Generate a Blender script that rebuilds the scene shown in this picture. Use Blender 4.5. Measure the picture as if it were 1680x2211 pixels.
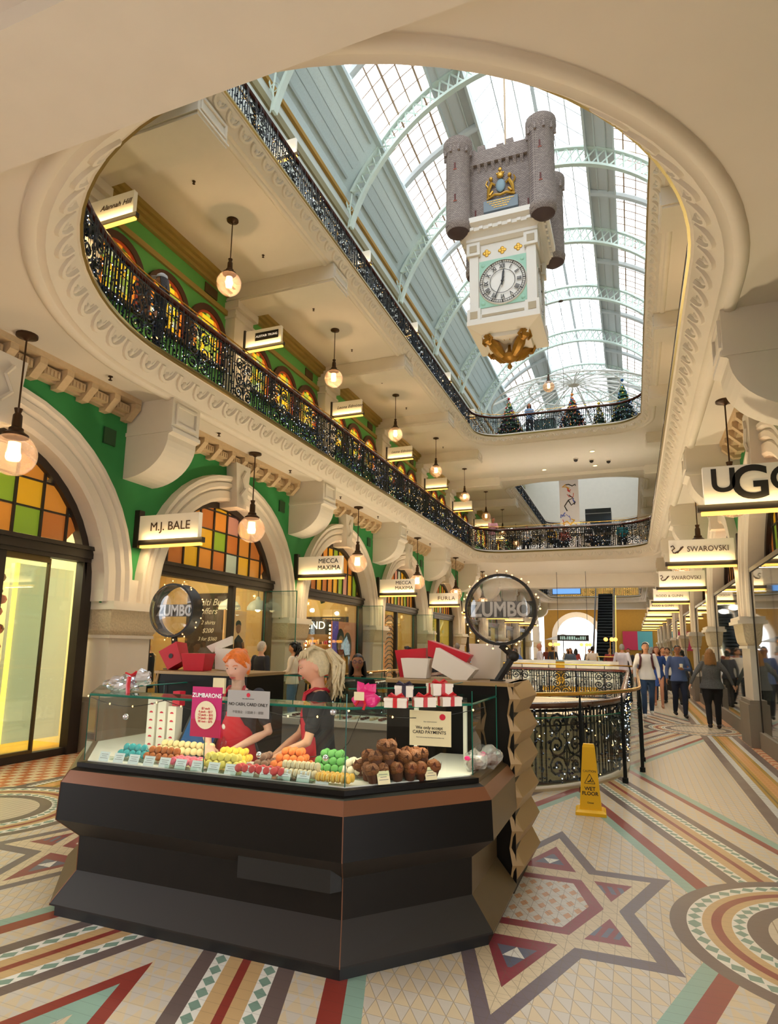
import bpy, math, random
from mathutils import Vector, Matrix, noise
from mathutils.geometry import tessellate_polygon
PI=math.pi
sc=bpy.context.scene
for o in list(bpy.data.objects): bpy.data.objects.remove(o)
# ---------------- camera ----------------
cam=bpy.data.cameras.new('camera'); camo=bpy.data.objects.new('camera',cam); sc.collection.objects.link(camo)
yaw,pitch,roll=math.radians(-21.710),math.radians(9.559),math.radians(0.900)
fw=Vector((math.sin(yaw)*math.cos(pitch),math.cos(yaw)*math.cos(pitch),math.sin(pitch)))
rt=Vector((math.cos(yaw),-math.sin(yaw),0)); up=rt.cross(fw)
r2=rt*math.cos(roll)+up*math.sin(roll); u2=-rt*math.sin(roll)+up*math.cos(roll)
camo.matrix_world=Matrix.Translation((0,0,1.62))@Matrix((r2,u2,-fw)).transposed().to_4x4()
cam.sensor_fit='HORIZONTAL'; cam.sensor_width=36; cam.lens=36*1362.22/1680
cam.shift_x=0.0113; cam.shift_y=0.0354; cam.clip_start=.05; cam.clip_end=500
sc.camera=camo
# ---------------- view, sky ----------------
sc.view_settings.view_transform='Standard'; sc.view_settings.look='None'
sc.view_settings.gamma=1; sc.view_settings.use_curve_mapping=False
sc.view_settings.exposure=0.55
SKY=3.8; LAMP=1.0
w=bpy.data.worlds.new('sky'); sc.world=w; w.use_nodes=True
nt=w.node_tree; nt.nodes.clear()
out=nt.nodes.new('ShaderNodeOutputWorld'); bg=nt.nodes.new('ShaderNodeBackground')
tc=nt.nodes.new('ShaderNodeTexCoord'); nz=nt.nodes.new('ShaderNodeTexNoise'); cr=nt.nodes.new('ShaderNodeValToRGB')
nz.inputs['Scale'].default_value=2.2; nz.inputs['Detail'].default_value=4
cr.color_ramp.elements[0].position=.42; cr.color_ramp.elements[0].color=(.62,.67,.73,1)
cr.color_ramp.elements[1].position=.56; cr.color_ramp.elements[1].color=(.95,.98,1,1)
nt.links.new(tc.outputs['Generated'],nz.inputs['Vector']); nt.links.new(nz.outputs['Fac'],cr.inputs['Fac'])
nt.links.new(cr.outputs['Color'],bg.inputs['Color']); bg.inputs['Strength'].default_value=SKY
nt.links.new(bg.outputs[0],out.inputs[0])
def lamp(name,kind,loc,power,color=(1,.85,.66),size=.2,rot=None,sizey=None,spread=None,label=None):
    l=bpy.data.lights.new(name,kind); l.energy=power*LAMP; l.color=color
    if kind=='AREA':
        l.shape='RECTANGLE'; l.size=size; l.size_y=sizey or size
        if spread: l.spread=spread
    elif kind=='POINT': l.shadow_soft_size=size
    elif kind=='SPOT': l.shadow_soft_size=size; l.spot_size=spread or 1.6; l.spot_blend=.6
    o=bpy.data.objects.new(name,l); o.location=loc
    if rot: o.rotation_euler=rot
    sc.collection.objects.link(o); return o
# ---------------- colours / materials ----------------
def lin(c):
    if isinstance(c,str):
        c=c.lstrip('#'); c=[int(c[i:i+2],16)/255 for i in (0,2,4)]
        c=[x/12.92 if x<=.04045 else ((x+.055)/1.055)**2.4 for x in c]
    return (c[0],c[1],c[2],1)
MATS={}
def mat(name,col=None,rough=.6,metal=0,emit=0,ecol=None,noise_=0,nscale=6,trans=0,alpha=None,bump=0,spec=.5,sheen=0):
    if name in MATS: return MATS[name]
    m=bpy.data.materials.new(name); m.use_nodes=True; nt=m.node_tree; b=nt.nodes['Principled BSDF']
    c=lin(col or '#888888')
    b.inputs['Base Color'].default_value=c; b.inputs['Roughness'].default_value=rough; b.inputs['Metallic'].default_value=metal
    b.inputs['Specular IOR Level'].default_value=spec
    if sheen: b.inputs['Sheen Weight'].default_value=sheen
    if emit:
        b.inputs['Emission Color'].default_value=lin(ecol) if ecol else c; b.inputs['Emission Strength'].default_value=emit
    if noise_ or bump:
        tc=nt.nodes.new('ShaderNodeTexCoord'); n=nt.nodes.new('ShaderNodeTexNoise'); n.inputs['Scale'].default_value=nscale; n.inputs['Detail'].default_value=4
        nt.links.new(tc.outputs['Object'],n.inputs['Vector'])
        if noise_:
            mx=nt.nodes.new('ShaderNodeMix'); mx.data_type='RGBA'
            mx.inputs[6].default_value=tuple(max(0,x*(1-noise_)) for x in c[:3])+(1,); mx.inputs[7].default_value=tuple(min(1,x*(1+noise_)) for x in c[:3])+(1,)
            nt.links.new(n.outputs['Fac'],mx.inputs[0]); nt.links.new(mx.outputs[2],b.inputs['Base Color'])
        if bump:
            bp=nt.nodes.new('ShaderNodeBump'); bp.inputs['Strength'].default_value=bump; bp.inputs['Distance'].default_value=.02
            nt.links.new(n.outputs['Fac'],bp.inputs['Height']); nt.links.new(bp.outputs[0],b.inputs['Normal'])
    MATS[name]=m; return m
def glass(name,tint='#ffffff',refl=.12,rough=.02,opac=0,ocol='#ffffff'):
    if name in MATS: return MATS[name]
    m=bpy.data.materials.new(name); m.use_nodes=True; nt=m.node_tree; nt.nodes.clear(); N=nt.nodes.new; L=nt.links.new
    o=N('ShaderNodeOutputMaterial'); t=N('ShaderNodeBsdfTransparent'); g=N('ShaderNodeBsdfGlossy'); x=N('ShaderNodeMixShader')
    f0=N('ShaderNodeLayerWeight'); f0.inputs[0].default_value=.5; f=N('ShaderNodeMath'); f.operation='POWER'; f.inputs[1].default_value=4; L(f0.outputs['Facing'],f.inputs[0]); a=N('ShaderNodeMath'); a.operation='MULTIPLY_ADD'; a.inputs[1].default_value=.9; a.inputs[2].default_value=.035+refl*.25; a.use_clamp=True
    t.inputs[0].default_value=lin(tint); g.inputs['Roughness'].default_value=rough
    L(f.outputs[0],a.inputs[0]); L(a.outputs[0],x.inputs[0]); L(t.outputs[0],x.inputs[1]); L(g.outputs[0],x.inputs[2])
    last=x
    if opac:
        d=N('ShaderNodeBsdfDiffuse'); d.inputs[0].default_value=lin(ocol); y=N('ShaderNodeMixShader'); y.inputs[0].default_value=opac
        L(x.outputs[0],y.inputs[1]); L(d.outputs[0],y.inputs[2]); last=y
    L(last.outputs[0],o.inputs[0]); MATS[name]=m; return m
# ---------------- mesh builder ----------------
COL=sc.collection
class MB:
    def __init__(s): s.v=[];s.f=[];s.m=[]
    def add(s,vs,fs,mi=0):
        k=len(s.v); s.v+= [tuple(p) for p in vs]; s.f+=[tuple(i+k for i in f) for f in fs]; s.m+=[mi]*len(fs); return s
    def box(s,x0,x1,y0,y1,z0,z1,mi=0):
        vs=[(x,y,z) for z in (z0,z1) for y in (y0,y1) for x in (x0,x1)]
        return s.add(vs,[(0,2,3,1),(4,5,7,6),(0,1,5,4),(2,6,7,3),(0,4,6,2),(1,3,7,5)],mi)
    def quad(s,a,b,c,d,mi=0): return s.add([a,b,c,d],[(0,1,2,3)],mi)
    def prism(s,pts,ax,a,b,mi=0,cap=True):
        n=len(pts)
        def P(p,t):
            return (t,p[0],p[1]) if ax=='x' else (p[0],t,p[1]) if ax=='y' else (p[0],p[1],t)
        vs=[P(p,a) for p in pts]+[P(p,b) for p in pts]
        fs=[(i,(i+1)%n,n+(i+1)%n,n+i) for i in range(n)]
        if cap: fs+=[tuple(range(n-1,-1,-1)),tuple(range(n,2*n))]
        return s.add(vs,fs,mi)
    def poly_holes(s,loops,z,mi=0,flip=False):
        L=[[Vector((p[0],p[1],0)) for p in l] for l in loops]; tris=tessellate_polygon(L)
        vs=[(p.x,p.y,z) for l in L for p in l]
        fs=[]
        for t in tris:
            a,b,c=[Vector(vs[i]) for i in t]; nz=(b-a).cross(c-a).z
            if abs(nz)<1e-12: continue
            fs.append(tuple(t) if (nz>0)!=flip else tuple(reversed(t)))
        return s.add(vs,fs,mi)
    def tube(s,pts,r,n=6,closed=False,mi=0,cap=True,sx=1.0):
        pts=[Vector(p) for p in pts]; N=len(pts)
        rs=r if isinstance(r,(list,tuple)) else [r]*N
        up=None; vs=[]
        for i,p in enumerate(pts):
            a=pts[(i-1)%N] if (closed or i>0) else p; b=pts[(i+1)%N] if (closed or i<N-1) else p
            t=(b-a); t=t.normalized() if t.length>1e-9 else Vector((0,0,1))
            if up is None: up=Vector((0,0,1)) if abs(t.z)<.9 else Vector((1,0,0))
            x=t.cross(up)
            if x.length<1e-6: x=t.cross(Vector((0,1,0)))
            x.normalize(); y=x.cross(t).normalized(); up=y
            for k in range(n):
                q=2*PI*k/n; vs.append(p+(x*math.cos(q)*sx+y*math.sin(q))*rs[i])
        fs=[]
        for i in range(N if closed else N-1):
            j=(i+1)%N
            for k in range(n): fs.append((i*n+k,i*n+(k+1)%n,j*n+(k+1)%n,j*n+k))
        if cap and not closed: fs+=[tuple(range(n-1,-1,-1)),tuple((N-1)*n+k for k in range(n))]
        return s.add(vs,fs,mi)
    def lathe(s,prof,c=(0,0,0),n=16,mi=0,a0=0,a1=2*PI,sx=1,sy=1):
        full=abs(a1-a0-2*PI)<1e-6; M=n if full else n+1; vs=[]
        for r,z in prof:
            for k in range(M):
                q=a0+(a1-a0)*k/n; vs.append((c[0]+r*math.cos(q)*sx,c[1]+r*math.sin(q)*sy,c[2]+z))
        fs=[]
        for i in range(len(prof)-1):
            for k in range(n):
                l=(k+1)%M; fs.append((i*M+k,i*M+l,(i+1)*M+l,(i+1)*M+k))
        return s.add(vs,fs,mi)
    def ball(s,c,r,nu=12,nv=8,mi=0):
        rx,ry,rz=r if isinstance(r,(tuple,list)) else (r,r,r)
        prof=[(math.sin(PI*j/nv),-math.cos(PI*j/nv)) for j in range(nv+1)]
        vs=[(c[0]+rx*p*math.cos(2*PI*k/nu),c[1]+ry*p*math.sin(2*PI*k/nu),c[2]+rz*z) for p,z in prof for k in range(nu)]
        fs=[(j*nu+k,j*nu+(k+1)%nu,(j+1)*nu+(k+1)%nu,(j+1)*nu+k) for j in range(nv) for k in range(nu)]
        return s.add(vs,fs,mi)
    def octa(s,c,r,mi=0):
        x,y,z=c; return s.add([(x+r,y,z),(x-r,y,z),(x,y+r,z),(x,y-r,z),(x,y,z+r),(x,y,z-r)],[(0,2,4),(2,1,4),(1,3,4),(3,0,4),(2,0,5),(1,2,5),(3,1,5),(0,3,5)],mi)
    def loft(s,rings,mi=0,cap=True,closed=True):
        n=len(rings[0]); vs=[p for r in rings for p in r]; fs=[]
        for i in range(len(rings)-1):
            for k in range(n if closed else n-1): fs.append((i*n+k,i*n+(k+1)%n,(i+1)*n+(k+1)%n,(i+1)*n+k))
        if cap and closed: fs+=[tuple(range(n-1,-1,-1)),tuple((len(rings)-1)*n+k for k in range(n))]
        return s.add(vs,fs,mi)
    def merge(s,o,fn=None,mi=None):
        k=len(s.v); s.v+=[tuple(fn(Vector(p))) for p in o.v] if fn else o.v
        s.f+=[tuple(i+k for i in f) for f in o.f]; s.m+=o.m if mi is None else [mi]*len(o.f); return s
    def xf(s,fn): s.v=[tuple(fn(Vector(p))) for p in s.v]; return s
    def mesh(s,name,mats,smooth=False,auto=False):
        me=bpy.data.meshes.new(name); me.from_pydata(s.v,[],s.f)
        for m in (mats if isinstance(mats,(list,tuple)) else [mats]): me.materials.append(m)
        me.polygons.foreach_set('material_index',s.m)
        if smooth: me.polygons.foreach_set('use_smooth',[True]*len(s.f))
        me.update()
        if auto:
            try: me.set_sharp_from_angle(angle=math.radians(40))
            except Exception: pass
        return me
    def build(s,name,mats,parent=None,smooth=False,loc=None,**kw):
        o=bpy.data.objects.new(name,s.mesh(name,mats,smooth,auto=smooth)); COL.objects.link(o)
        if parent: o.parent=parent
        if loc: o.location=loc
        if kw: tag(o,**kw)
        return o
def tag(o,label=None,cat=None,group=None,kind=None):
    if label: o['label']=label
    if cat: o['category']=cat
    if group: o['group']=group
    if kind: o['kind']=kind
    return o
def thing(name,label,cat,loc=(0,0,0),rz=0,group=None,rot=None):
    o=bpy.data.objects.new(name,None); COL.objects.link(o); o.location=loc; o.rotation_euler=rot or (0,0,rz); o.empty_display_size=.1
    return tag(o,label,cat,group)
def S(mb,name,mats,parent=None,smooth=False):
    o=mb.build(name,mats,parent,smooth)
    if not parent: o['kind']='structure'
    return o
def dup(root,loc=None,rz=None,label=None,group=None,scale=None):
    def rec(o,p):
        c=o.copy(); COL.objects.link(c); c.parent=p
        if p: c.matrix_parent_inverse=o.matrix_parent_inverse.copy()
        for ch in o.children: rec(ch,c)
        return c
    r=rec(root,None)
    if loc is not None: r.location=loc
    if rz is not None: r.rotation_euler=(0,0,rz)
    if label: r['label']=label
    if group: r['group']=group
    if scale: r.scale=(scale,)*3
    return r
def text(body,size,material,parent=None,loc=(0,0,0),rot=(PI/2,0,0),name='lettering',ext=.003,align='CENTER',bold=0,sx=1,italic=0,spacing=1):
    cu=bpy.data.curves.new(name,'FONT'); cu.body=body; cu.size=size; cu.extrude=ext; cu.align_x=align; cu.align_y='CENTER'; cu.offset=bold*size; cu.shear=italic
    cu.space_character=spacing; cu.resolution_u=6 if size>.3 else 3
    t=bpy.data.objects.new('tmp',cu); COL.objects.link(t); dg=bpy.context.evaluated_depsgraph_get()
    me=bpy.data.meshes.new_from_object(t.evaluated_get(dg)); bpy.data.objects.remove(t); me.materials.clear(); me.materials.append(material)
    o=bpy.data.objects.new(name,me); COL.objects.link(o); o.location=loc; o.rotation_euler=rot; o.scale=(sx,1,1)
    if parent: o.parent=parent
    return o
X0=-2.75
def mx(x): return 2*X0-x
# materials
M_pl=mat('plaster_cream','#ddd5c8',.75,noise_=.05,nscale=3)
M_ceil=mat('ceiling_paint','#ddd5c9',.85,noise_=.03,nscale=2)
M_white=mat('white_paint','#e6ded2',.6,noise_=.03)
M_green=mat('wall_green','#2f8c4c',.7,noise_=.06,nscale=4)
M_green1=mat('upper_wall_green','#5fae58',.7,noise_=.06)
M_olive=mat('cornice_ochre','#a08a48',.6,noise_=.08)
M_gold=mat('gold_paint','#c2902c',.4,.55)
M_iron=mat('cast_iron','#20262b',.4,.5)
M_wood=mat('handrail_wood','#4a2018',.25,noise_=.25,nscale=20)
M_brass=mat('brass','#c79a45',.22,1)
M_brassd=mat('aged_brass','#8a7a4a',.35,.9)
M_dark=mat('dark_frame','#2c2520',.45)
M_bulbw=mat('bulb_warm','#ffd9a0',.5,emit=6,ecol='#ffd79a')
M_fair1=mat('fairy_light_warm','#ffc880',.5,emit=3.5,ecol='#ffbe70')
M_fair2=mat('fairy_light_white','#ffffff',.3,emit=1.6,ecol='#dfe9ff')
M_fair3=mat('bauble_blue_glitter','#2c3c5c',.12,.9)
M_stone=mat('carved_stone','#cfc0a4',.8,noise_=.2,nscale=30,bump=1.0)
M_plinth=mat('plinth_stone','#8f8577',.7,noise_=.08)
M_glassc=glass('clear_glass','#f4fbf8',.12)
M_glassg=glass('case_glass','#eef8f3',.1)
M_gedge=mat('glass_edge_green','#1c6a58',.15,emit=.05)
M_teal=mat('roof_steel_green','#cfdfd6',.5)
M_cove=mat('cove_blue','#cddfe2',.6,noise_=.12,nscale=25)
M_grey=mat('roof_board_grey','#c6cdcf',.6,noise_=.03)
M_bar=mat('glazing_bar_tan','#a08468',.5)
# ---------------- floor (mosaic shader) ----------------
class E_:
    nt=None
    def __init__(s,k): s.k=k
    @staticmethod
    def op(o,*a,clamp=False):
        n=E_.nt.nodes.new('ShaderNodeMath'); n.operation=o; n.use_clamp=clamp
        for i,x in enumerate(a):
            if isinstance(x,E_): E_.nt.links.new(x.k,n.inputs[i])
            else: n.inputs[i].default_value=x
        return E_(n.outputs[0])
    def __add__(s,b): return E_.op('ADD',s,b)
    __radd__=__add__
    def __sub__(s,b): return E_.op('SUBTRACT',s,b)
    def __rsub__(s,b): return E_.op('SUBTRACT',b,s)
    def __mul__(s,b): return E_.op('MULTIPLY',s,b)
    __rmul__=__mul__
    def __truediv__(s,b): return E_.op('DIVIDE',s,b)
    def __lt__(s,b): return E_.op('LESS_THAN',s,b)
    def __gt__(s,b): return E_.op('GREATER_THAN',s,b)
    def abs(s): return E_.op('ABSOLUTE',s)
    def fract(s): return E_.op('FRACT',s)
    def floor(s): return E_.op('FLOOR',s)
def AND(*a):
    r=a[0]
    for b in a[1:]: r=r*b
    return r
def OR(a,b): return E_.op('MAXIMUM',a,b)
def floor_mat():
    m=bpy.data.materials.new('mosaic_tiles'); m.use_nodes=True; nt=m.node_tree; E_.nt=nt; N=nt.nodes.new; L=nt.links.new
    b=nt.nodes['Principled BSDF']; b.inputs['Roughness'].default_value=.34
    tc=N('ShaderNodeTexCoord'); sp=N('ShaderNodeSeparateXYZ'); L(tc.outputs['Object'],sp.inputs[0])
    X=E_(sp.outputs[0]); Y=E_(sp.outputs[1])
    Xp=(X+2.37).abs(); Yp=(((Y-4.55+5.3+106)/10.6).fract()*10.6-5.3).abs()
    a=(Xp-1.70).abs(); u=a+Yp*.355
    BE,RE,TE,DK,TAN,WH,GD,OR_,BG=[lin(c) for c in ('#cfc0aa','#8f3a30','#8fae9e','#6d5c57','#c9a676','#e8e4da','#b08a2c','#cf9350','#62667a')]
    def mixc(c1,fac,c2):
        n=N('ShaderNodeMix'); n.data_type='RGBA'
        if isinstance(fac,E_): L(fac.k,n.inputs[0])
        else: n.inputs[0].default_value=fac
        for i,c in ((6,c1),(7,c2)):
            if isinstance(c,tuple): n.inputs[i].default_value=c
            else: L(c,n.inputs[i])
        return n.outputs[2]
    # base tiles: right triangles in two beiges
    gx=X/.085; gy=(Y+X*.02)/.125; fx=gx.fract(); fy=gy.fract()
    tri=(fx+fy)>1.0
    col=mixc(lin('#d3bf9e'),tri,lin('#cbc1b4'))
    def line(f,w): return OR(f<w,f>(1-w))
    grout=OR(line(fx,.022),OR(line(fy,.012),((fx+fy-1).abs())<.03))
    def band(v,lo,hi): return (v>lo)*(v<hi)
    def check(v,lo,hi,t):  # green lozenges on white
        w=(hi-lo); p=((v-lo)/w-.5).abs(); q=((t/(w*1.25)).fract()-.5).abs(); return mixc(WH,(p+q)<.46,lin('#7f9a8a'))
    def put(c,mask,new): return mixc(c,mask,new)
    sub=line((Y/.075).fract(),.03)
    grout2=OR(grout*0,sub)
    for lo,hi,c in ((1.12,1.215,TE),(1.215,1.33,RE),(1.505,1.60,DK),(1.68,1.76,TAN),(1.76,1.81,RE),(1.81,1.89,TAN),(1.97,2.06,DK),(2.29,2.37,RE),(2.37,2.47,TE)):
        col=put(col,band(u,lo,hi),c)
    col=put(col,band(u,1.60,1.68),check(u,1.60,1.68,Y)); col=put(col,band(u,1.89,1.97),check(u,1.89,1.97,Y))
    inb=band(u,1.12,2.47)
    # star in the rhombus
    T1=u*0+(Yp<(1.68-a*2.82)); T2=(Yp<.73)*(a<(.6+Yp*.33)); I1=(Yp<(1.44-a*2.8)); I2=(Yp<.62)*(a<(.51+Yp*.32))
    so=OR(T1,T2); si=OR(I1,I2)
    col=put(col,so,lin('#6f6268')); col=put(col,si,lin('#d3c0a0'))
    rh=(Yp<.47)*(a<(.42-Yp*.36)); ri=(Yp<.38)*(a<(.33-Yp*.33)); R2=lin('#8b3a44')
    col=put(col,rh,R2)
    dia=OR(((Xp*9+Yp*5).fract()<.5)*((Xp*9-Yp*5).fract()<.5),E_.op('ADD',u*0,0.0)); col=put(col,ri,mixc(lin('#cfcac2'),dia,lin('#c99a78')))
    tU=(Yp>.62)*(a<(1.19-Yp)/2.8); col=put(col,tU,R2)
    tUi=(Yp>.74)*(Yp<.98)*(a<(1.0-Yp)*.42); col=put(col,tUi,BG); col=put(col,tUi*((Yp<.86)*(a<(Yp-.74)*.5)),WH)
    tR=(Yp<.49)*((a-.46).abs()<(Yp-.14)*.36); col=put(col,tR,R2); col=put(col,tR*band(Yp,.28,.42)*(((a*15+Yp*4).fract())<.5),BG)
    # long strip
    D=Xp
    for lo,hi,c in ((3.50,3.62,DK),(3.62,3.70,WH),(3.70,3.80,GD),(3.80,3.93,OR_),(3.93,3.98,GD),(3.98,4.05,WH),(4.05,4.16,DK)):
        col=put(col,band(D,lo,hi),c)
    col=put(col,OR(band(D,3.62,3.70),band(D,3.98,4.05))*((Y/.06).fract()<.35),lin('#6f7a86'))
    col=put(col,band(D,3.80,3.93)*((((D/.065).fract()-.5).abs()+((Y/.13).fract()-.5).abs())<.42),lin('#d9a468'))
    col=put(col,band(D,3.74,3.76),lin('#6b5a28'))
    ck=((X/.13).floor()+(Y/.13).floor())/2; ckf=(ck.fract())>.25
    col=put(col,D>4.16,mixc(lin('#dcc4a0'),ckf,lin('#c8703a')))
    # circles on the strip every second bay
    cx=Xp-3.55; r=E_.op('SQRT',cx*cx+Yp*Yp); ang=E_.op('ARCTAN2',Yp,cx)
    circ=r<1.05
    inn=mixc(BE,line((Xp/.07).fract(),.05),lin('#9c8468'))
    col=put(col,circ,DK)
    def ring(lo,hi,c):
        nonlocal col
        col=put(col,band(r,lo,hi),c)
    ring(.87,.955,check(r,.87,.955,ang*.9)); ring(.82,.87,TAN); ring(.765,.82,RE); ring(.71,.765,TAN); ring(.63,.71,check(r,.63,.71,ang*.7)); ring(.52,.63,DK)
    col=put(col,r<.52,inn)
    # grout on plain zones, fine joints elsewhere
    plain=(1-OR(circ,OR(inb,OR(so,D>3.5))))
    col=mixc(col,grout*(OR(plain,so*(1-circ))*.48),lin('#6f5c48'))
    col=mixc(col,sub*((1-plain)*.22),lin('#3f3430'))
    nz=N('ShaderNodeTexNoise'); nz.inputs['Scale'].default_value=2.5; nz.inputs['Detail'].default_value=5; L(tc.outputs['Object'],nz.inputs['Vector'])
    hs=N('ShaderNodeHueSaturation'); mr=N('ShaderNodeMapRange'); mr.inputs[3].default_value=.86; mr.inputs[4].default_value=1.12
    L(nz.outputs['Fac'],mr.inputs[0]); L(mr.outputs[0],hs.inputs['Value']); L(col,hs.inputs['Color']); L(hs.outputs[0],b.inputs['Base Color'])
    m2=N('ShaderNodeMapRange'); m2.inputs[3].default_value=.24; m2.inputs[4].default_value=.46; L(nz.outputs['Fac'],m2.inputs[0]); L(m2.outputs[0],b.inputs['Roughness'])
    return m
M_floor=floor_mat()
# ---------------- void outlines ----------------
NSEG=40
def loop_void(o,x0=X0,a=3.5,b=3.6,yc=7.0,yf=28.0,rc=1.2):
    """counter-clockwise loop: near ellipse, right side, far corners, left side; o = offset outward"""
    P=[]
    for k in range(NSEG+1):
        t=PI+PI*k/NSEG; P.append((x0+(a+o)*math.cos(t),yc+(b+o)*math.sin(t)))
    n=int((yf-rc-yc)/.66)
    for k in range(1,n): P.append((x0+a+o,yc+(yf-rc-yc)*k/n))
    for k in range(11):
        t=PI/2*k/10; P.append((x0+a-rc+(rc+o)*math.cos(t),yf-rc+(rc+o)*math.sin(t)))
    m=int((2*a-2*rc)/.66)
    for k in range(1,m): P.append((x0+a-rc-(2*a-2*rc)*k/m,yf+o))
    for k in range(11):
        t=PI/2+PI/2*k/10; P.append((x0-a+rc+(rc+o)*math.cos(t),yf-rc+(rc+o)*math.sin(t)))
    for k in range(1,n): P.append((x0-a-o,yf-rc-(yf-rc-yc)*k/n))
    return P
def sweep(mb,loopf,prof,mi=0,closedprof=False):
    L=[loopf(o) for o,z in prof]; n=len(L[0]); pr=len(prof)
    vs=[(p[0],p[1],prof[i][1]) for i,l in enumerate(L) for p in l]; fs=[]
    for i in range(pr if closedprof else pr-1):
        j=(i+1)%pr
        for k in range(n): fs.append((i*n+k,i*n+(k+1)%n,j*n+(k+1)%n,j*n+k))
    mb.add(vs,fs,mi)
def path_sampler(pts):
    P=[Vector((p[0],p[1])) for p in pts]; n=len(P); cum=[0]
    for i in range(n): cum.append(cum[-1]+(P[(i+1)%n]-P[i]).length)
    import bisect
    def f(s):
        s%=cum[-1]; i=min(bisect.bisect_right(cum,s)-1,n-1); a,b=P[i],P[(i+1)%n]
        t=(s-cum[i])/max(1e-9,(cum[i+1]-cum[i])); p=a.lerp(b,t)
        ia,ib=P[i-1],P[(i+2)%n]; d0=(b-ia).normalized(); d1=(ib-a).normalized(); d=d0.lerp(d1,t).normalized()
        return p,Vector((d.y,-d.x))   # point, outward normal (loop is ccw)
    return f,cum[-1]
BAY=5.3; P0=7.95
ZC1,ZN1,ZF1=5.46,5.87,5.95
ZC2,ZN2,ZF2=10.98,11.31,11.40
YB=-6.0   # building behind the camera
YE=60.0
# ground floor with its own opening
GX=-2.4
def loop_ground(o): return loop_void(o,x0=GX,a=2.12,b=2.5,yc=9.9,yf=22.0,rc=.5)
mb=MB(); mb.poly_holes([[(-13,YB),(8,YB),(8,YE+6),(-13,YE+6)],loop_ground(0.0)[::-1]],0,0)
sweep(mb,loop_ground,[(0,0),(0,-.5),(.25,-.5)],1)
S(mb,'floor',[M_floor,M_plinth])
mb=MB(); sweep(mb,loop_ground,[(.02,.0),(.02,.03),(.16,.03),(.16,0.0)],0); S(mb,'trim_1',[mat('kerb_stone','#c9b79d',.5)])
# lower ground level seen through the opening
mb=MB(); mb.box(-7.5,3,4,30,-5.0,-4.9,0); mb.box(-7.5,-7.4,4,30,-4.9,-.5,1); mb.box(2.9,3,4,30,-4.9,-.5,1); mb.box(-7.5,3,29.9,30,-4.9,-.5,1); mb.box(-7.5,3,4,4.1,-4.9,-.5,1)
mb.poly_holes([[(-7.5,4),(3,4),(3,30),(-7.5,30)],loop_ground(.25)[::-1]],-.5,2,flip=True)
S(mb,'floor',[mat('lower_floor','#9a9288',.3,noise_=.2,nscale=8),mat('lower_wall','#6f6a52',.6,noise_=.4,nscale=3),M_ceil])
# ---------------- gallery slabs ----------------
def slab(zc,zf,xl,xr,yn,holes,name='ceiling'):
    mb=MB(); rect=[(xl,yn),(xr,yn),(xr,YE),(xl,YE)]
    mb.poly_holes([rect]+[h(.45)[::-1] for h in holes],zc,0,flip=True)
    mb.poly_holes([rect]+[h(.1)[::-1] for h in holes],zf,1)
    S(mb,name,[M_ceil,mat('gallery_floor','#9d8a70',.5)])
def loop_second(o): return loop_void(o,a=3.5,b=1.2,yc=37.2,yf=55.0,rc=1.2)
slab(ZC1,ZF1,-9.7,4.2,YB,[loop_void,loop_second]); slab(ZC2,ZF2,-9.7,4.2,YB,[loop_void,loop_second])
def fascia(lf,zc,zn,zf,name):
    mb=MB()
    h=zn-zc
    prof=[(.52,zc),(.50,zc-.03),(.45,zc-.045),(.40,zc-.03),(.38,zc+.0),(.33,zc+.01),(.30,zc+.0),(.27,zc+.03),(.24,zc+.07),(.05,zn-.10),(.05,zn-.07),(.02,zn-.07)]
    sweep(mb,lf,prof,0)
    sweep(mb,lf,[(.02,zn-.07),(-.01,zn-.06),(-.01,zn-.035),(.015,zn-.03),(.0,zn-.015),(.0,zn),(.05,zn+.01)],1)
    sweep(mb,lf,[(.05,zn+.01),(.12,zf),(.3,zf)],0)
    # egg-and-dart relief on the sloping band
    f,T=path_sampler(lf(.15)); N=int(T/.40); d=T/N
    z0,z1=zc+.06,zn-.15; o0,o1=.09,-.055
    for i in range(N):
        pts=[];s0=(i+.5)*d; rec=.07*max(0,min(1,(4.7-f(s0)[0].y)/.5))*(f(s0)[0].x>-3.9)
        for k in range(9):
            q=PI*k/8; ss=s0+math.cos(q)*.15; tt=.95-.75*math.sin(q)
            if k in(0,8): tt=1.0
            p,n=f(ss); oo=o0+(o1-o0)*tt+rec; pts.append((p.x-n.x*-oo,p.y+n.y*oo,z0+(z1-z0)*tt))
        mb.tube(pts,.042,6,mi=0); mb.tube([(a_[0]*.5+pts[4][0]*.2+pts[0][0]*.15+pts[8][0]*.15,a_[1]*.5+pts[4][1]*.2+pts[0][1]*.15+pts[8][1]*.15,a_[2]*.55+pts[0][2]*.45) for a_ in pts],.03,5,mi=0)
        p,n=f(s0); q=Vector((p.x,p.y)); tt=.62; oo=o0+(o1-o0)*tt+.02+rec
        mb.ball((q.x+n.x*oo,q.y+n.y*oo,z0+(z1-z0)*tt),(.055,.055,.07),8,6,0)
    return S(mb,'trim_'+name,[M_pl,M_brassd],smooth=True)
fascia(loop_void,ZC1,ZN1,ZF1,'2'); fascia(loop_void,ZC2,ZN2,ZF2,'3'); fascia(loop_second,ZC1,ZN1,ZF1,'4'); fascia(loop_second,ZC2,ZN2,ZF2,'5')
# bridge beams and end walls
def both(fn):
    fn(lambda x:x); fn(mx)
mb=MB(); mb.box(-7.5,2.0,2.20,3.05,5.32,5.5); mb.box(-7.5,2.0,34.3,35.2,4.8,5.5); mb.box(-9.6,4.1,34.3,35.2,10.8,11.0)
mb.box(-7.5,2.0,55.6,56.3,4.9,5.5)
S(mb,'trim_6',M_pl)
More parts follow.
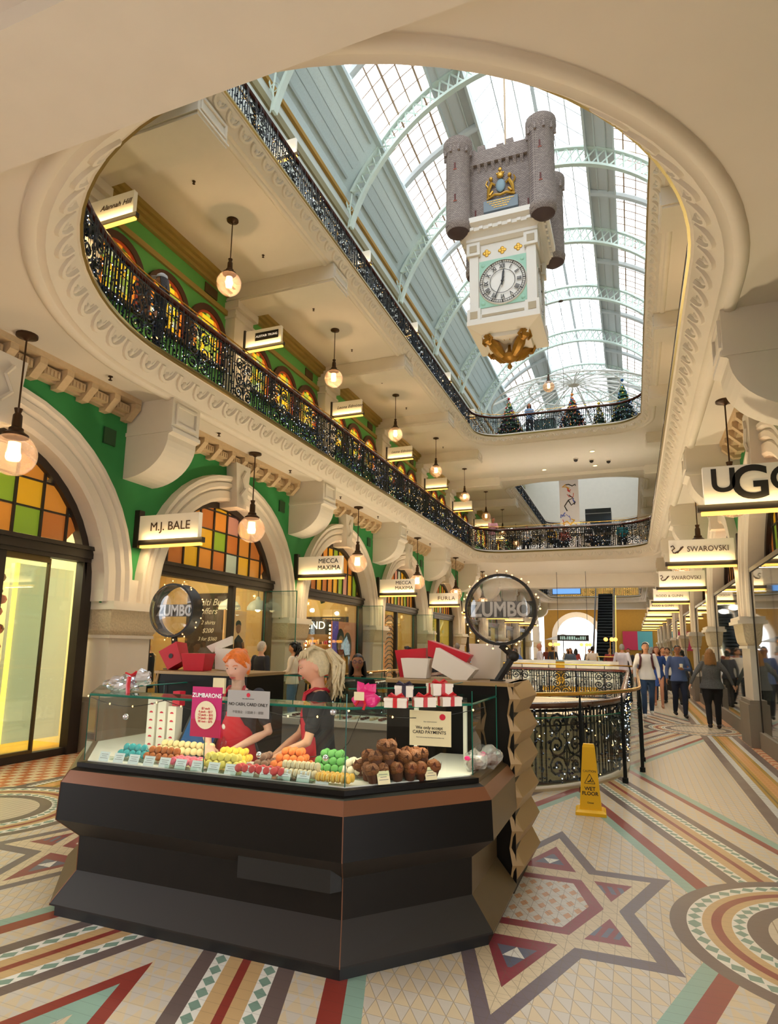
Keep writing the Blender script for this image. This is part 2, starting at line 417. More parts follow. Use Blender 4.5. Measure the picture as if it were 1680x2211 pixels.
# end wall: yellow with arch
mb=MB(); yw=YE-.2; ac=-4.62
pts=[(ac-1.75*math.cos(PI*k/16),2.7+1.75*math.sin(PI*k/16)) for k in range(17)]
for k in range(16): mb.quad((pts[k][0],yw,pts[k][1]),(pts[k+1][0],yw,pts[k+1][1]),(pts[k+1][0],yw,5.46),(pts[k][0],yw,5.46),0)
mb.box(-7.5,ac-1.75,yw,yw+.1,0,5.46,0); mb.box(ac+1.75,2.0,yw,yw+.1,0,5.46,0)
mb.box(-9.7,4.2,YE,YE+.2,5.4,17.5,2)
ring=[];
for r,y in ((1.75,yw+.3),(1.75,yw-.08),(2.2,yw-.08),(2.2,yw)): ring.append([(ac-r*math.cos(PI*k/20),y,2.7+r*math.sin(PI*k/20)) for k in range(21)])
for i in range(3):
    for k in range(20): mb.quad(ring[i][k],ring[i][k+1],ring[i+1][k+1],ring[i+1][k],1)
for sx in (-1,1): mb.box(ac+sx*1.97-.22,ac+sx*1.97+.22,yw-.08,yw+.3,0,2.7,1)
mb.box(ac-2.6,ac+2.6,YE+5.8,YE+6,0,5.4,3)
S(mb,'wall_far',[mat('wall_yellow','#8c6818',.7,noise_=.1),M_pl,M_pl,mat('street_daylight','#ffffff',.5,emit=1.6,ecol='#f2f6ff')])
mb=MB(); mb.box(-13,8,YB-.2,YB,-.1,17.5); S(mb,'wall_sky_block',M_pl)  # unseen wall added behind the camera to keep sky light from leaking in
# ---------------- ground arcade walls ----------------
def arcade(side,NB0,NB1,name):
    """side +1: left wall drawn at x=-7.5, -1: mirrored"""
    g=(lambda x:x) if side>0 else mx
    mb=MB(); xw=-7.5
    def Q(a,b,c,d,mi): mb.quad(*[(g(p[0]),p[1],p[2]) for p in (a,b,c,d)],mi)
    def BX(x0,x1,y0,y1,z0,z1,mi): a,b=g(x0),g(x1); mb.box(min(a,b),max(a,b),y0,y1,z0,z1,mi)
    R=2.05; zc=2.4; NA=24
    for k in range(NB0,NB1):
        yc=P0+BAY*(k+.5); h=BAY/2
        cs=[(yc-R*math.cos(PI*i/NA),zc+R*math.sin(PI*i/NA)) for i in range(NA+1)]
        for i in range(NA): Q((xw,cs[i][0],cs[i][1]),(xw,cs[i+1][0],cs[i+1][1]),(xw,cs[i+1][0],5.46),(xw,cs[i][0],5.46),0)
        Q((xw,yc-h,2.2),(xw,yc-R,2.2),(xw,yc-R,5.46),(xw,yc-h,5.46),0); Q((xw,yc+R,2.2),(xw,yc+h,2.2),(xw,yc+h,5.46),(xw,yc+R,5.46),0)
        # archivolt
        prof=[(0,.36),(0,-.07),(.06,-.10),(.20,-.10),(.22,-.06),(.28,-.13),(.36,-.13),(.38,-.09),(.44,-.15),(.50,-.15),(.52,0)]
        rings=[]
        for dr,dx in prof:
            r=R+dr; row=[(g(xw-dx),yc-r,2.22)] if False else []
            for i in range(-3,NA+4):
                if i<0: y,z=yc-r,2.22+(zc-2.22)*(i+3)/3
                elif i>NA: y,z=yc+r,2.22+(zc-2.22)*(NA+3-i)/3
                else: y,z=yc-r*math.cos(PI*i/NA),zc+r*math.sin(PI*i/NA)
                if abs(y-yc)>h-.0: y=yc+(h if y>yc else -h)
                row.append((g(xw-dx),y,z))
            rings.append(row)
        mb.loft(rings,1,cap=False,closed=False)
        # keystone
        ks=[(yc-.16,zc+R-.12),(yc+.16,zc+R-.12),(yc+.26,zc+R+.78),(yc-.26,zc+R+.78)]
        mb.prism(ks,'x',g(xw-.3),g(xw+.24),1)
        mb.tube([(g(xw+.25),yc-.08,4.6),(g(xw+.26),yc+.06,4.75),(g(xw+.26),yc-.05,4.95),(g(xw+.25),yc+.06,5.1)],.03,5,mi=1)
    for k in range(NB0,NB1+1):
        y=P0+BAY*k
        # pier
        BX(xw-.36,xw+.10,y-.44,y+.44,.75,1.70,1); BX(xw-.36,xw+.2,y-.52,y+.52,0,.72,3); BX(xw-.36,xw+.17,y-.49,y+.49,.72,.79,3)
        BX(xw-.36,xw+.14,y-.48,y+.48,1.67,1.72,1)
        cap=[];
        for t,e in ((1.72,.0),(1.78,.04),(1.9,.06),(2.02,.07),(2.10,.08)):
            x1=xw+.12+e; cap.append([(g(xw-.36),y-.46-e,t),(g(x1),y-.46-e,t),(g(x1),y+.46+e,t),(g(xw-.36),y+.46+e,t)])
        mb.loft(cap,2,cap=False)
        BX(xw-.36,xw+.27,y-.57,y+.57,2.10,2.16,1); BX(xw-.36,xw+.24,y-.55,y+.55,2.16,2.23,1)
        BX(xw-.36,xw+.08,y-.3,y+.3,2.22,2.6,1)
        # bracket corbel under the slab
        c=[];
        x1=xw+.9
        pr=[(xw,5.46),(x1,5.46),(x1,4.98),(x1+.03,4.96),(x1+.03,4.90),(x1-.03,4.88)]
        for i in range(13):
            q=PI/2*i/12; pr.append((xw+(.85)*math.cos(q),4.86-.66*math.sin(q)))
        pr=[(g(a),b) for a,b in pr]
        mb.prism(pr,'y',y-.34,y+.34,1)
        # recessed face panel
        for (ya,yb,za,zb) in ((y-.26,y+.26,5.34,5.38),(y-.26,y+.26,5.04,5.08),(y-.26,y-.22,5.08,5.34),(y+.22,y+.26,5.08,5.34)): BX(x1,x1+.03,ya,yb,za,zb,1)
        BX(xw,x1+.02,y-.36,y+.36,4.90,4.96,1)
        # cornice blocks
        if k<NB1:
            ya,yb=y+.40,y+BAY-.40; BX(xw,xw+.10,ya,yb,5.18,5.46,4); BX(xw,xw+.32,ya,yb,5.38,5.46,4)
            n=10
            for i in range(n+1):
                yy=ya+.04+(yb-ya-.08)*i/n; mb.prism([(g(xw),5.12),(g(xw+.12),5.12),(g(xw+.3),5.3),(g(xw+.3),5.4),(g(xw),5.4)],'y',yy-.06,yy+.06,4)
                if i<n:
                    BX(xw+.1,xw+.2,yy+.1,yy+.36,5.22,5.34,4)
                    for j in range(4): BX(xw+.2,xw+.22,yy+.13+j*.06,yy+.16+j*.06,5.23,5.31,4)
            # round vent
            if side>0:
                BX(xw,xw+.03,yb-.42,yb-.18,4.66,4.92,5)
                mb.lathe([(0,0),(.06,.0),(.09,.02),(.1,.0)],(0,0,0),12,5) if False else None
    return S(mb,name,[M_green,M_pl,M_stone,M_plinth,mat('cornice_stone','#c5ad8a',.8,noise_=.12,nscale=20),mat('vent_dark_green','#1f4a2c',.5)])
arcade(1,-2,9,'wall_left'); arcade(-1,-2,9,'wall_right')
# ---------------- level-one gallery walls ----------------
M_pane=[mat('lit_pane_'+n,c,.3,emit=e,ecol=c) for n,c,e in (('yellow','#e8b41e',.75),('green','#9fb43c',.55),('amber','#d07a1a',.6),('red','#a82c14',.5),('pale','#c9cfa4',.5))]
def upper_wall(side,NB0,NB1,name):
    g=(lambda x:x) if side>0 else mx
    mb=MB(); xw=-9.6; zb,zt=ZF1,ZC2
    def BX(x0,x1,y0,y1,z0,z1,mi): a,b=g(x0),g(x1); mb.box(min(a,b),max(a,b),y0,y1,z0,z1,mi)
    BX(xw-.1,xw,P0+BAY*NB0-.5,P0+BAY*NB1+.5,zb,zt,0)
    for k in range(NB0,NB1+1):
        y=P0+BAY*k
        BX(xw,xw+.3,y-.42,y+.42,zb,10.3,1); BX(xw,xw+.36,y-.46,y+.46,10.05,10.12,1); BX(xw,xw+.42,y-.48,y+.48,10.3,10.5,1)
        # ceiling beam with moulded end
        BX(xw,-6.47,y-.42,y+.42,10.50,10.98,1); BX(xw,-6.44,y-.45,y+.45,10.56,10.60,1)
        for a in ((y-.36,y+.36,10.88,10.92),(y-.36,y+.36,10.66,10.70),(y-.36,y-.32,10.70,10.88),(y+.32,y+.36,10.70,10.88)): BX(-6.47,-6.44,*a,1)
        if k<NB1:
            ya,yb=y+.42,y+BAY-.42
            for x1,z0,z1 in ((.28,10.86,10.98),(.2,10.76,10.86),(.1,10.66,10.76)): BX(xw,xw+x1,ya,yb,z0,z1,2)
            BX(xw,xw+.06,ya,yb,10.14,10.28,2)
            BX(xw,xw+.03,y+BAY-1.35,y+BAY-.85,10.34,10.60,4)
            for j in range(3):
                yc=y+BAY/2+(j-1)*1.5; R=.60; zc=9.28
                for ro,ri,dx,mi in ((.74,.58,.08,3),(.58,.53,.05,5)):
                    rg=[]
                    for r,x in ((ro,0),(ro,dx),(ri,dx),(ri,.0)):
                        rg.append([(g(xw+x),yc-r,8.62)]+[(g(xw+x),yc-r*math.cos(PI*i/16),zc+r*math.sin(PI*i/16)) for i in range(17)]+[(g(xw+x),yc+r,8.62)])
                    mb.loft(rg,mi,cap=False,closed=False)
                # leaded panes
                n=7; s=1.06/n
                for a in range(n):
                    for b in range(-4,6):
                        y0=yc-.53+a*s; z0=zc+b*s; 
                        if b>=0 and math.hypot(max(abs(y0-yc),abs(y0+s-yc)),z0)>.56: 
                            y0c=y0+s/2; z0c=z0+s/2
                            if math.hypot(y0c-yc,z0c-zc)>.53: continue
                        rr=random.Random(a*31+b*7+k*3+j); edge=(a in(0,n-1)) or math.hypot(y0+s/2-yc,max(0,z0+s/2-zc))>.45
                        mi=6+(2 if (edge and rr.random()<.8) else rr.choice([0,0,0,1,1,4]))
                        BX(xw+.005,xw+.02,y0+.008,y0+s-.008,z0+.008,z0+s-.008,mi)
                BX(xw,xw+.012,yc-.56,yc+.56,8.62,9.28,3); BX(xw,xw+.14,yc-.76,yc+.76,8.54,8.62,3)
    return S(mb,name,[M_green1,M_pl,M_olive,mat('window_brown','#4a2a18',.5),mat('vent_dark','#4a3a20',.6),mat('pane_border_red','#9c3a1a',.4,emit=.25)]+M_pane)
upper_wall(1,-2,9,'wall_left'); upper_wall(-1,-2,9,'wall_right')
# ---------------- top level walls, cove, roof ----------------
def top_wall(side,name):
    g=(lambda x:x) if side>0 else mx
    mb=MB(); ya,yb=YB,YE+.2
    pr=[(-9.0,ZF2),(-9.0,16.3),(-8.95,16.32),(-8.95,16.42),(-9.0,16.45),(-9.0,16.7),(-8.93,16.72),(-8.93,17.0),(-9.0,17.02),(-9.0,17.42),(-8.9,17.44),(-8.9,17.6),(-8.95,17.62),(-8.85,17.9)]
    mi=[1,2,2,2,1,3,3,3,1,2,2,2,0]
    for i in range(len(pr)-1):
        a,b=pr[i],pr[i+1]; mb.quad((g(a[0]),ya,a[1]),(g(b[0]),ya,b[1]),(g(b[0]),yb,b[1]),(g(a[0]),yb,a[1]),mi[i])
    a,b=(-8.85,17.9),(-7.68,19.35); mb.quad((g(a[0]),ya,a[1]),(g(b[0]),ya,b[1]),(g(b[0]),yb,b[1]),(g(a[0]),yb,a[1]),0)
    for k in range(-1,10):
        y0=P0+BAY*k+.45; y1=y0+BAY-.9
        for t0,t1 in ((.08,.12),(.86,.90)):
            p=[(g(a[0]+(b[0]-a[0])*t+.06),a[1]+(b[1]-a[1])*t-.03) for t in (t0,t1)]; q=[(g(a[0]+(b[0]-a[0])*t),a[1]+(b[1]-a[1])*t) for t in (t1,t0)]
            mb.prism(p+q,'y',y0,y1,4)
        for j in range(1,4):
            t=.12+.74*j/4; x=a[0]+(b[0]-a[0])*t; z=a[1]+(b[1]-a[1])*t
            mb.tube([(g(x+.01),y0,z),(g(x+.01),y1,z)],.0045,4,mi=5)
        for z0,z1 in ((12.2,14.9),(15.4,16.1)): 
            for ya2,yb2,za,zb in ((y0,y1,z0,z0+.06),(y0,y1,z1-.06,z1),(y0,y0+.06,z0,z1),(y1-.06,y1,z0,z1)):
                xa,xb=g(-9.0),g(-8.96); mb.box(min(xa,xb),max(xa,xb),ya2,yb2,za,zb,2)
    # gutter rim
    mb.prism([(g(-7.72),19.3),(g(-7.55),19.3),(g(-7.55),19.5),(g(-7.85),19.6)],'y',ya,yb,4)
    return S(mb,name,[M_cove,mat('top_wall_pale','#cfd6d0',.7),mat('gilt_band','#b28838',.5,.3),mat('olive_band','#8d8460',.6),mat('cove_trim','#bccdd0',.6),mat('seam_dark','#7d9296',.6)])
top_wall(1,'wall_left'); top_wall(-1,'wall_right')
ZR=14.9; RI,RO,RG=6.26,6.92,7.02
def arcpt(r,dx): return ZR+math.sqrt(max(0,r*r-dx*dx))
def roof():
    bars=MB(); pan=MB(); gl=MB()
    y0,y1=2.65,61.0
    for s in (-1,1):
        xs=[2.95+(4.93-2.95)*i/8 for i in range(9)]
        for i in range(8):
            a,b=xs[i],xs[i+1]; gl.quad((X0+s*a,y0,arcpt(RG,a)),(X0+s*b,y0,arcpt(RG,b)),(X0+s*b,y1,arcpt(RG,b)),(X0+s*a,y1,arcpt(RG,a)),0)
        # longitudinal bars
        for i,dx in enumerate((3.3,3.75,4.2,4.55)):
            z=arcpt(RG,dx)-.05; w=.035 if i%2 else .06
            bars.box(X0+s*dx-w/2,X0+s*dx+w/2,y0,y1,z-.03,z+.03,1)
        # opaque boarded strip
        za,zb=arcpt(RG,1.9)-.05,arcpt(RG,2.95)-.1
        pan.quad((X0+s*1.9,y0,za),(X0+s*2.95,y0,zb),(X0+s*2.95,y1,zb),(X0+s*1.9,y1,za),0)
        for t in (.33,.72):
            dx=1.9+1.05*t; z=za+(zb-za)*t; pan.box(X0+s*dx-.02,X0+s*dx+.02,y0,y1,z-.05,z,1)
        for dx,z,w,h in ((1.9,za,.09,.22),(2.95,zb,.07,.14),(2.25,za-.02,.05,.1)): pan.box(X0+s*dx-w/2,X0+s*dx+w/2,y0,y1,z-h,z+.05,1)
        # raised skylight
        gl.quad((X0+s*1.9,y0,22.1),(X0,y0,24.1),(X0,y1,24.1),(X0+s*1.9,y1,22.1),0)
        pan.box(X0+s*1.9-.04,X0+s*1.9+.04,y0,y1,21.7,22.2,1)
        for t in (.35,.68):
            x=X0+s*1.9*(1-t); z=22.1+2*t; bars.box(x-.02,x+.02,y0,y1,z-.06,z-.02,0)
    bars.box(X0-.07,X0+.07,y0,y1,23.95,24.08,0)
    # cross bars
    y=y0
    k=0
    while y<y1:
        for s in (-1,1):
            pts=[(X0+s*dx,y,arcpt(RG,dx)-.05) for dx in [2.95+i*.33 for i in range(7)]]; bars.tube(pts,.02,4,mi=1)
        if k%2==0:
            bars.tube([(X0-1.9,y,22.07),(X0,y,24.05),(X0+1.9,y,22.07)],.022,4,mi=0)
        y+=BAY/10; k+=1
    # end gable
    seg=[(-4.93+9.86*i/16) for i in range(17)]
    gl.add([(X0+d,y1,arcpt(RG,d)) for d in seg]+[(X0+d,y1,19.3) for d in seg],[(i,i+1,18+i,17+i) for i in range(16)],0)
    S(gl,'window_1',glass('roof_glass','#ffffff',.02,.3,opac=.18,ocol='#e8eef2')); S(pan,'ceiling',[M_grey,mat('roof_steel_pale','#c3cccb',.5)]); S(bars,'trim_7',[mat('skylight_bar','#b9bfbf',.5),M_bar])
    # extra rounded mid-bay rib of the roof, on the glass
    mid=MB()
    for k in range(-1,10):
        y=P0+BAY*(k+.5)
        for s in (-1,1): mid.tube([(X0+s*dx,y,arcpt(RG,dx)-.12) for dx in [1.9+i*.303 for i in range(11)]],.16,8,mi=0)
    S(mid,'trim_8',[M_grey],smooth=True)
roof()
def truss():
    m=MB()
    def rr_(a,o): s=max(0,min(1,(math.sin(a)-.62)/.38)); return (6.60+.40*s) if o else (6.12+.13*s)
    def ln(o,a0,a1,n,w,t):
        pa=[(rr_(a,o)*math.cos(a),ZR+rr_(a,o)*math.sin(a)) for a in [a0+(a1-a0)*i/n for i in range(n+1)]]
        rings=[]
        for (x,z) in pa:
            d=Vector((x,z-ZR)).normalized()
            rings.append([(x-d.x*t/2,-w/2,z-d.y*t/2),(x+d.x*t/2,-w/2,z+d.y*t/2),(x+d.x*t/2,w/2,z+d.y*t/2),(x-d.x*t/2,w/2,z-d.y*t/2)])
        m.loft(rings,0)
    a0=math.asin(1.5/RI); ln(0,a0,PI-a0,48,.2,.10); b0=math.asin(3.0/RO); ln(1,b0,PI-b0,44,.2,.10)
    N=40
    for i in range(N):
        t0=b0+(PI-2*b0)*i/N; t1=b0+(PI-2*b0)*(i+1)/N
        for q in (0,1):
            ra,rb=rr_(t0,q),rr_(t1,1-q); m.tube([(ra*math.cos(t0),0,ZR+ra*math.sin(t0)),(rb*math.cos(t1),0,ZR+rb*math.sin(t1))],.035,4)
    for s in (-1,1):
        m.tube([(s*RI*math.cos(a0),0,ZR+1.5),(s*6.0,0,16.9),(s*6.2,0,17.6)],.03,4)
        m.tube([(s*5.95,0,17.75),(s*6.02,0,17.1),(s*6.12*math.cos(a0),0,16.4)],.035,4)
        ring=[(s*5.98+.14*math.cos(q),0,17.2+.14*math.sin(q)) for q in [2*PI*j/10 for j in range(10)]]; m.tube(ring,.02,4,closed=True)
    return m.mesh('roof_truss',M_teal)
tme=truss()
for k in range(0,11):
    o=bpy.data.objects.new('trim_9',tme); COL.objects.link(o); o.location=(X0,P0+BAY*k,0); o['kind']='structure'
# spoked steel dome ring far down the hall
mb=MB(); hub=Vector((X0,40,18.5))
mb.lathe([(0,.25),(.35,.2),(.45,0),(.35,-.25),(0,-.3)],hub,14)
for k in range(18):
    q=2*PI*k/18
    for dz in (0,-.28):
        pts=[(hub.x+r*math.cos(q),hub.y+r*math.sin(q),hub.z+dz-(r/5.2)**2*1.6*(1 if dz==0 else .85)) for r in (.4,1.6,2.8,4,5.2)]; mb.tube(pts,.05 if dz==0 else .03,5)
for r in (2.8,5.2): mb.tube([(hub.x+r*math.cos(2*PI*k/36),hub.y+r*math.sin(2*PI*k/36),hub.z-(r/5.2)**2*1.6) for k in range(36)],.05,5,closed=True)
S(mb,'trim_10',mat('white_steel','#eef0ec',.5),smooth=True)
# ---------------- railings ----------------
def spiral(mb,c,r0,turns,s,mi=0,w=.011,start=0):
    pts=[]
    n=int(9*turns)
    for i in range(n+1):
        t=i/n; q=start+s*2*PI*turns*t; r=r0*(1-.82*t); pts.append((c[0]+r*math.cos(q),0,c[1]+r*math.sin(q)))
    mb.tube(pts,w,4,mi=mi,cap=False)
def panel_scroll(L,H):
    m=MB(); cx=L/2
    m.tube([(0.02,0,.06),(.02,0,H)],.013,4); m.tube([(L-.02,0,.06),(L-.02,0,H)],.013,4)
    r=min(.15,L*.22); rows=int(H/(2*r)+.2)
    for j in range(rows):
        z=.1+(j+.5)*(H-.16)/rows
        for s in (-1,1):
            spiral(m,(cx+s*r*1.02,z),r*.95,1.6,s*(1 if j%2 else -1),start=(PI if s<0 else 0)+PI,w=.016)
            m.ball((cx+s*r*1.02,0,z),.022,5,4)
    m.tube([(cx,0,.06),(cx,0,H)],.012,4)
    for j in range(rows+1):
        z=.1+j*(H-.16)/rows; m.tube([(cx+.05*math.cos(q),0,z+.05*math.sin(q)) for q in [2*PI*i/8 for i in range(8)]],.008,4,closed=True)
    return m
def panel_bars(L,H,n=8):
    m=MB()
    for i in range(n):
        x=L*(i+.5)/n; m.tube([(x,0,.06),(x,0,H*.45),(x,0,H)],[.015,.015,.015],4)
        if i%2: m.ball((x,0,H*.5),(.022,.022,.035),5,4)
    return m
def railing(name,label,lf,z0,ztop,off,nlights,seed,hr=.045,brass=True,s_rng=None,group=None):
    t=thing(name,label,'railing',(0,0,0),group=group)
    f,T=path_sampler(lf(off)); H=ztop-z0-.06
    pts=[]
    n=int(T/.3)
    hp=[f(T*i/n)[0] for i in range(n)]
    m=MB(); m.tube([(p.x,p.y,ztop-.02) for p in hp],hr,8,closed=True,sx=1.3); m.build('handrail',M_wood,t,True)
    m=MB(); m.tube([(p.x,p.y,z0+.05) for p in hp],.02,4,closed=True); m.tube([(p.x,p.y,ztop-.08) for p in hp],.018,4,closed=True); m.tube([(p.x,p.y,z0+H*.78) for p in hp],.01,4,closed=True); m.build('iron_rail',M_iron,t)
    if brass:
        hb=[f(T*i/n) for i in range(n)]
        m=MB(); m.tube([(p.x+d.x*.05,p.y+d.y*.05,ztop+.13) for p,d in hb],.011,6,closed=True); m.build('brass_rail',M_brass,t,True)
    N=int(T/1.3); L=T/N
    ps=panel_scroll(L*.5,H); pb=panel_bars(L*.5,H)
    base=MB(); base.merge(ps); base.merge(pb,lambda p:Vector((p.x+L*.5,p.y,p.z)))
    for i in range(N):
        q=MB()
        def fn(p,i=i):
            c,d=f(i*L+p.x); return (c.x+d.x*p.y,c.y+d.y*p.y,z0+p.z)
        q.merge(base,fn); q.build('railing_panel',M_iron,t)
    rr=random.Random(seed); m=MB()
    for i in range(nlights):
        s=rr.random()*T; c,d=f(s); z=z0+.04+(H-.02)*rr.random()**1.15; o=rr.uniform(-.05,.03)
        k=rr.random(); mi=0 if k<.08 else 1 if k<.26 else 2
        m.octa((c.x-d.x*o,c.y-d.y*o,z),rr.uniform(.008,.014)*(1.7 if mi==2 else .85),mi)
    # hanging icicle wires
    for i in range(int(nlights/9)):
        s=rr.random()*T; c,d=f(s); l=rr.uniform(.3,.9)*H; m.tube([(c.x-d.x*.06,c.y-d.y*.06,ztop-.05),(c.x-d.x*.07,c.y-d.y*.07,ztop-.05-l)],.004,3,mi=3,cap=False)
    o=m.build('string_lights',[M_fair1,M_fair2,M_fair3,M_dark],t); o['kind']='stuff'
    return t
R1=railing('gallery_railing','black iron railing with wood handrail and string lights around the nearer first-floor opening',loop_void,ZF1-.04,6.92,.22,13000,1,s_rng=None)
R2=railing('gallery_railing','ornate black iron gallery railing glittering with lights, around the nearer opening of the top floor',loop_void,ZF2-.05,12.28,.22,9000,2)
R3=railing('gallery_railing','iron gallery railing full of small lights around the far first-floor opening, beyond the bridge',loop_second,ZF1-.04,6.92,.2,2200,3)
R4=railing('gallery_railing','iron gallery railing of the far top-floor opening, seen beyond the bridge',loop_second,ZF2-.05,12.28,.2,1600,4)
# big flare bulbs seen near the curve of the first-floor railing
# ground-floor balustrade
R5=railing('balustrade','curved scrolled iron balustrade with dark red wooden handrail around the ground-floor opening',loop_ground,0.03,.97,.10,5200,5,hr=.04,brass=False)
f,T=path_sampler(loop_ground(.34)); 
t=thing('glass_barrier','clear curved glass barrier with a round brass rail and black posts outside the balustrade','barrier',(0,0,0))
n=int(T/.25); m=MB(); m.tube([(f(T*i/n)[0].x,f(T*i/n)[0].y,1.10) for i in range(n)],.024,8,closed=True); m.build('brass_rail',M_brass,t,True)
np_=int(T/.88)
sp=None
for i in range(np_):
    p,d=f(T*i/np_); m=MB(); m.tube([(p.x,p.y,.035),(p.x,p.y,.8),(p.x,p.y,1.08)],[.026,.024,.010],6); m.tube([(p.x,p.y,.0),(p.x,p.y,.06)],.04,6); m.tube([(p.x-.05*d.y,p.y+.05*d.x,.78),(p.x+.05*d.y,p.y-.05*d.x,.78)],.012,5)
    m.build('post',M_iron,t)
m=MB()
for i in range(np_):
    a=[f(T*(i+.06+.88*j/4)/np_)[0] for j in range(5)]
    for j in range(4): m.quad((a[j].x,a[j].y,.10),(a[j+1].x,a[j+1].y,.10),(a[j+1].x,a[j+1].y,.84),(a[j].x,a[j].y,.84),0)
    m.tube([(q.x,q.y,.84) for q in a],.006,4,mi=1)
m.build('glass_panels',[M_glassc,M_gedge],t)
# ---------------- pendant lamps ----------------
M_bronze=mat('pendant_bronze','#4a3626',.4,.7)
M_globe=glass('pendant_globe','#ffe9cf',.05,.02,opac=.2,ocol='#ffeedd')
def make_pendant(drop):
    t=thing('pendant_lamp','x','lamp')
    m=MB(); m.lathe([(0,0),(.13,0),(.13,-.03),(.05,-.05),(.02,-.08),(0,-.08)],n=16); m.build('ceiling_rose',M_bronze,t,True)
    m=MB(); m.tube([(0,0,-.05),(0,0,-drop+.35)],.012,6); m.build('rod',M_bronze,t,True)
    m=MB(); z=-drop; m.lathe([(0,z+.55),(.05,z+.54),(.035,z+.48),(.055,z+.45),(.06,z+.3),(.085,z+.28),(.085,z+.25),(.12,z+.22),(.15,z+.2),(.15,z+.17),(0,z+.17)],n=16); hold=m.build('lamp_holder',M_bronze,t,True)
    m=MB(); r=.27; m.lathe([(r*math.sin(a),z-.05+r*math.cos(a)) for a in [math.radians(32+148*i/16) for i in range(17)]],n=24); m.build('glass_globe',M_globe,t,True)
    m=MB(); m.lathe([(0,z+.1),(.07,z+.1),(.075,z-.02),(.07,z-.13),(0,z-.13)],n=12); m.build('bulb',mat('pendant_bulb','#fff0d0',.5,emit=4,ecol='#ffcf98'),hold,True)
    return t
pen1=make_pendant(1.53); pen2=make_pendant(1.5)
ordn=['nearest','second','third','fourth','fifth','sixth','seventh','eighth']
first=True
for k in range(-1,8):
    y=P0+BAY*(k+.5)
    for side in (1,-1):
        x=-7.0 if side>0 else mx(-7.0)
        lab='bronze pendant lamp with clear globe over the %s ground-floor aisle, %s in its row'%('left' if side>0 else 'right',(ordn+['ninth'])[k+1])
        if k<0 and side<0: continue
        if k<0: lab='bronze pendant lamp with glowing globe cut by the left edge of the view'
        o=pen1 if first else dup(pen1); first=False
        o.location=(x,y,ZC1); o['label']=lab; o['group']='ground-floor pendant lamps'
        if k<5: lamp('pendant_light','POINT',(x,y,ZC1-1.55),95,(1,.82,.6),.09)
first=True
for k in range(0,8):
    y=P0+BAY*(k+.5)
    for side in (1,-1):
        if side<0 and k>2: continue
        x=-7.9 if side>0 else mx(-7.9)
        o=pen2 if first else dup(pen2); first=False
        o.location=(x,y,ZC2); o['label']='bronze pendant lamp with lit globe in the %s first-floor gallery, %s in its row'%('left' if side>0 else 'right',ordn[k]); o['group']='first-floor pendant lamps'
        if k<5: lamp('pendant_light','POINT',(x,y,ZC2-1.55),210,(1,.80,.54),.09)
for (x,y,z,l) in ((-3.14,29.15,13.9,'long-stemmed glass globe lamp hanging from the roof, right below the great clock'),(-2.9,34.45,13.6,'small long-stemmed globe lamp hanging just above the far top-floor railing')):
    o=make_pendant(21.1-z); o.location=(x,y,21.1); tag(o,l,None,'roof pendant lamps')
# ---------------- hanging shop signs ----------------
M_signp=mat('sign_acrylic','#efe8dc',.35,emit=.05,ecol='#ffe6b4')
def sign_mat():
    m=bpy.data.materials.new('edge_lit_sign'); m.use_nodes=True; nt=m.node_tree; b=nt.nodes['Principled BSDF']
    return m
M_tube=mat('sign_tube_light','#ffd07a',.4,emit=1.6,ecol='#ffb850')
M_ink=mat('sign_ink','#4a3524',.5); M_inkb=mat('sign_ink_black','#1c1a18',.5)
def shop_sign(label,yc,side,xw,z0,Wd,Hh,lines,ink=None,bar=1.35,group='ground-floor hanging shop signs',plate=None,glow=12):
    """sign board perpendicular to the wall; z0 = top of the bar"""
    sg=1 if side>0 else -1; bx=xw
    t=thing('shop_sign',label,'sign',(bx,yc,z0),group=group)
    m=MB(); X=lambda a:sg*a
    def BX(a,b,*r): m.box(min(X(a),X(b)),max(X(a),X(b)),*r)
    BX(0,.10,-.06,.06,-.12,.50); m.build('wall_bracket',M_dark,t)
    m=MB(); BX(0.08,bar,-.04,.04,-.08,0); arm=m.build('arm',M_dark,t)
    m=MB(); BX(.12,bar-.04,-.03,.03,-.125,-.085); m.build('tube_light',M_tube,arm)
    m=MB(); BX(bar-.08-Wd,bar-.08,-.045,.045,0.0,Hh); o=m.build('panel',M_signp,t)
    ctr=X(bar-.08-Wd/2)
    for (s,sz,dx,dz,kw) in lines: text(s,sz,ink or M_ink,o,(ctr+dx,-.05,Hh/2+dz),**kw)
    lamp('sign_light','AREA',(bx+X(bar*.55),yc,z0-.15),glow*.6,(1,.7,.36),1.1,(0,0,0),.06)
    lamp('sign_light','AREA',(bx+X(bar*.55),yc-.12,z0+.02),glow*.14,(1,.68,.28),1.1,(math.radians(115),0,0),.06)
    return t
WL,WR=-7.5,2.0
ys=[P0+BAY*k for k in range(0,10)]
yR=[8.35]+[P0+BAY*k+.12 for k in range(1,10)]
ff=dict(sx=1)
shop_sign('cream hanging sign with two initials and a short name in serif capitals, left wall, nearest',ys[0]+.05,1,WL,3.25,1.2,.40,[('M.J. BALE',.2,.05,0,{})])
shop_sign('cream hanging sign with two lines of thin black capitals, left wall, larger of the pair',ys[1]+.05,1,WL,3.27,1.15,.42,[('MECCA',.155,.22,.09,{}),('MAXIMA',.155,.24,-.07,{})],M_inkb)
shop_sign('cream hanging sign with two lines of black capitals, left wall, smaller of the pair',ys[2]+.05,1,WL,3.27,1.15,.42,[('MECCA',.155,.22,.09,{}),('MAXIMA',.155,.24,-.07,{})],M_inkb)
shop_sign('cream hanging sign with five wide-spaced serif capitals, left wall behind the right lollipop sign',ys[3]+.05,1,WL,3.27,1.15,.42,[('FURLA',.21,.12,0,{'spacing':1.2})])
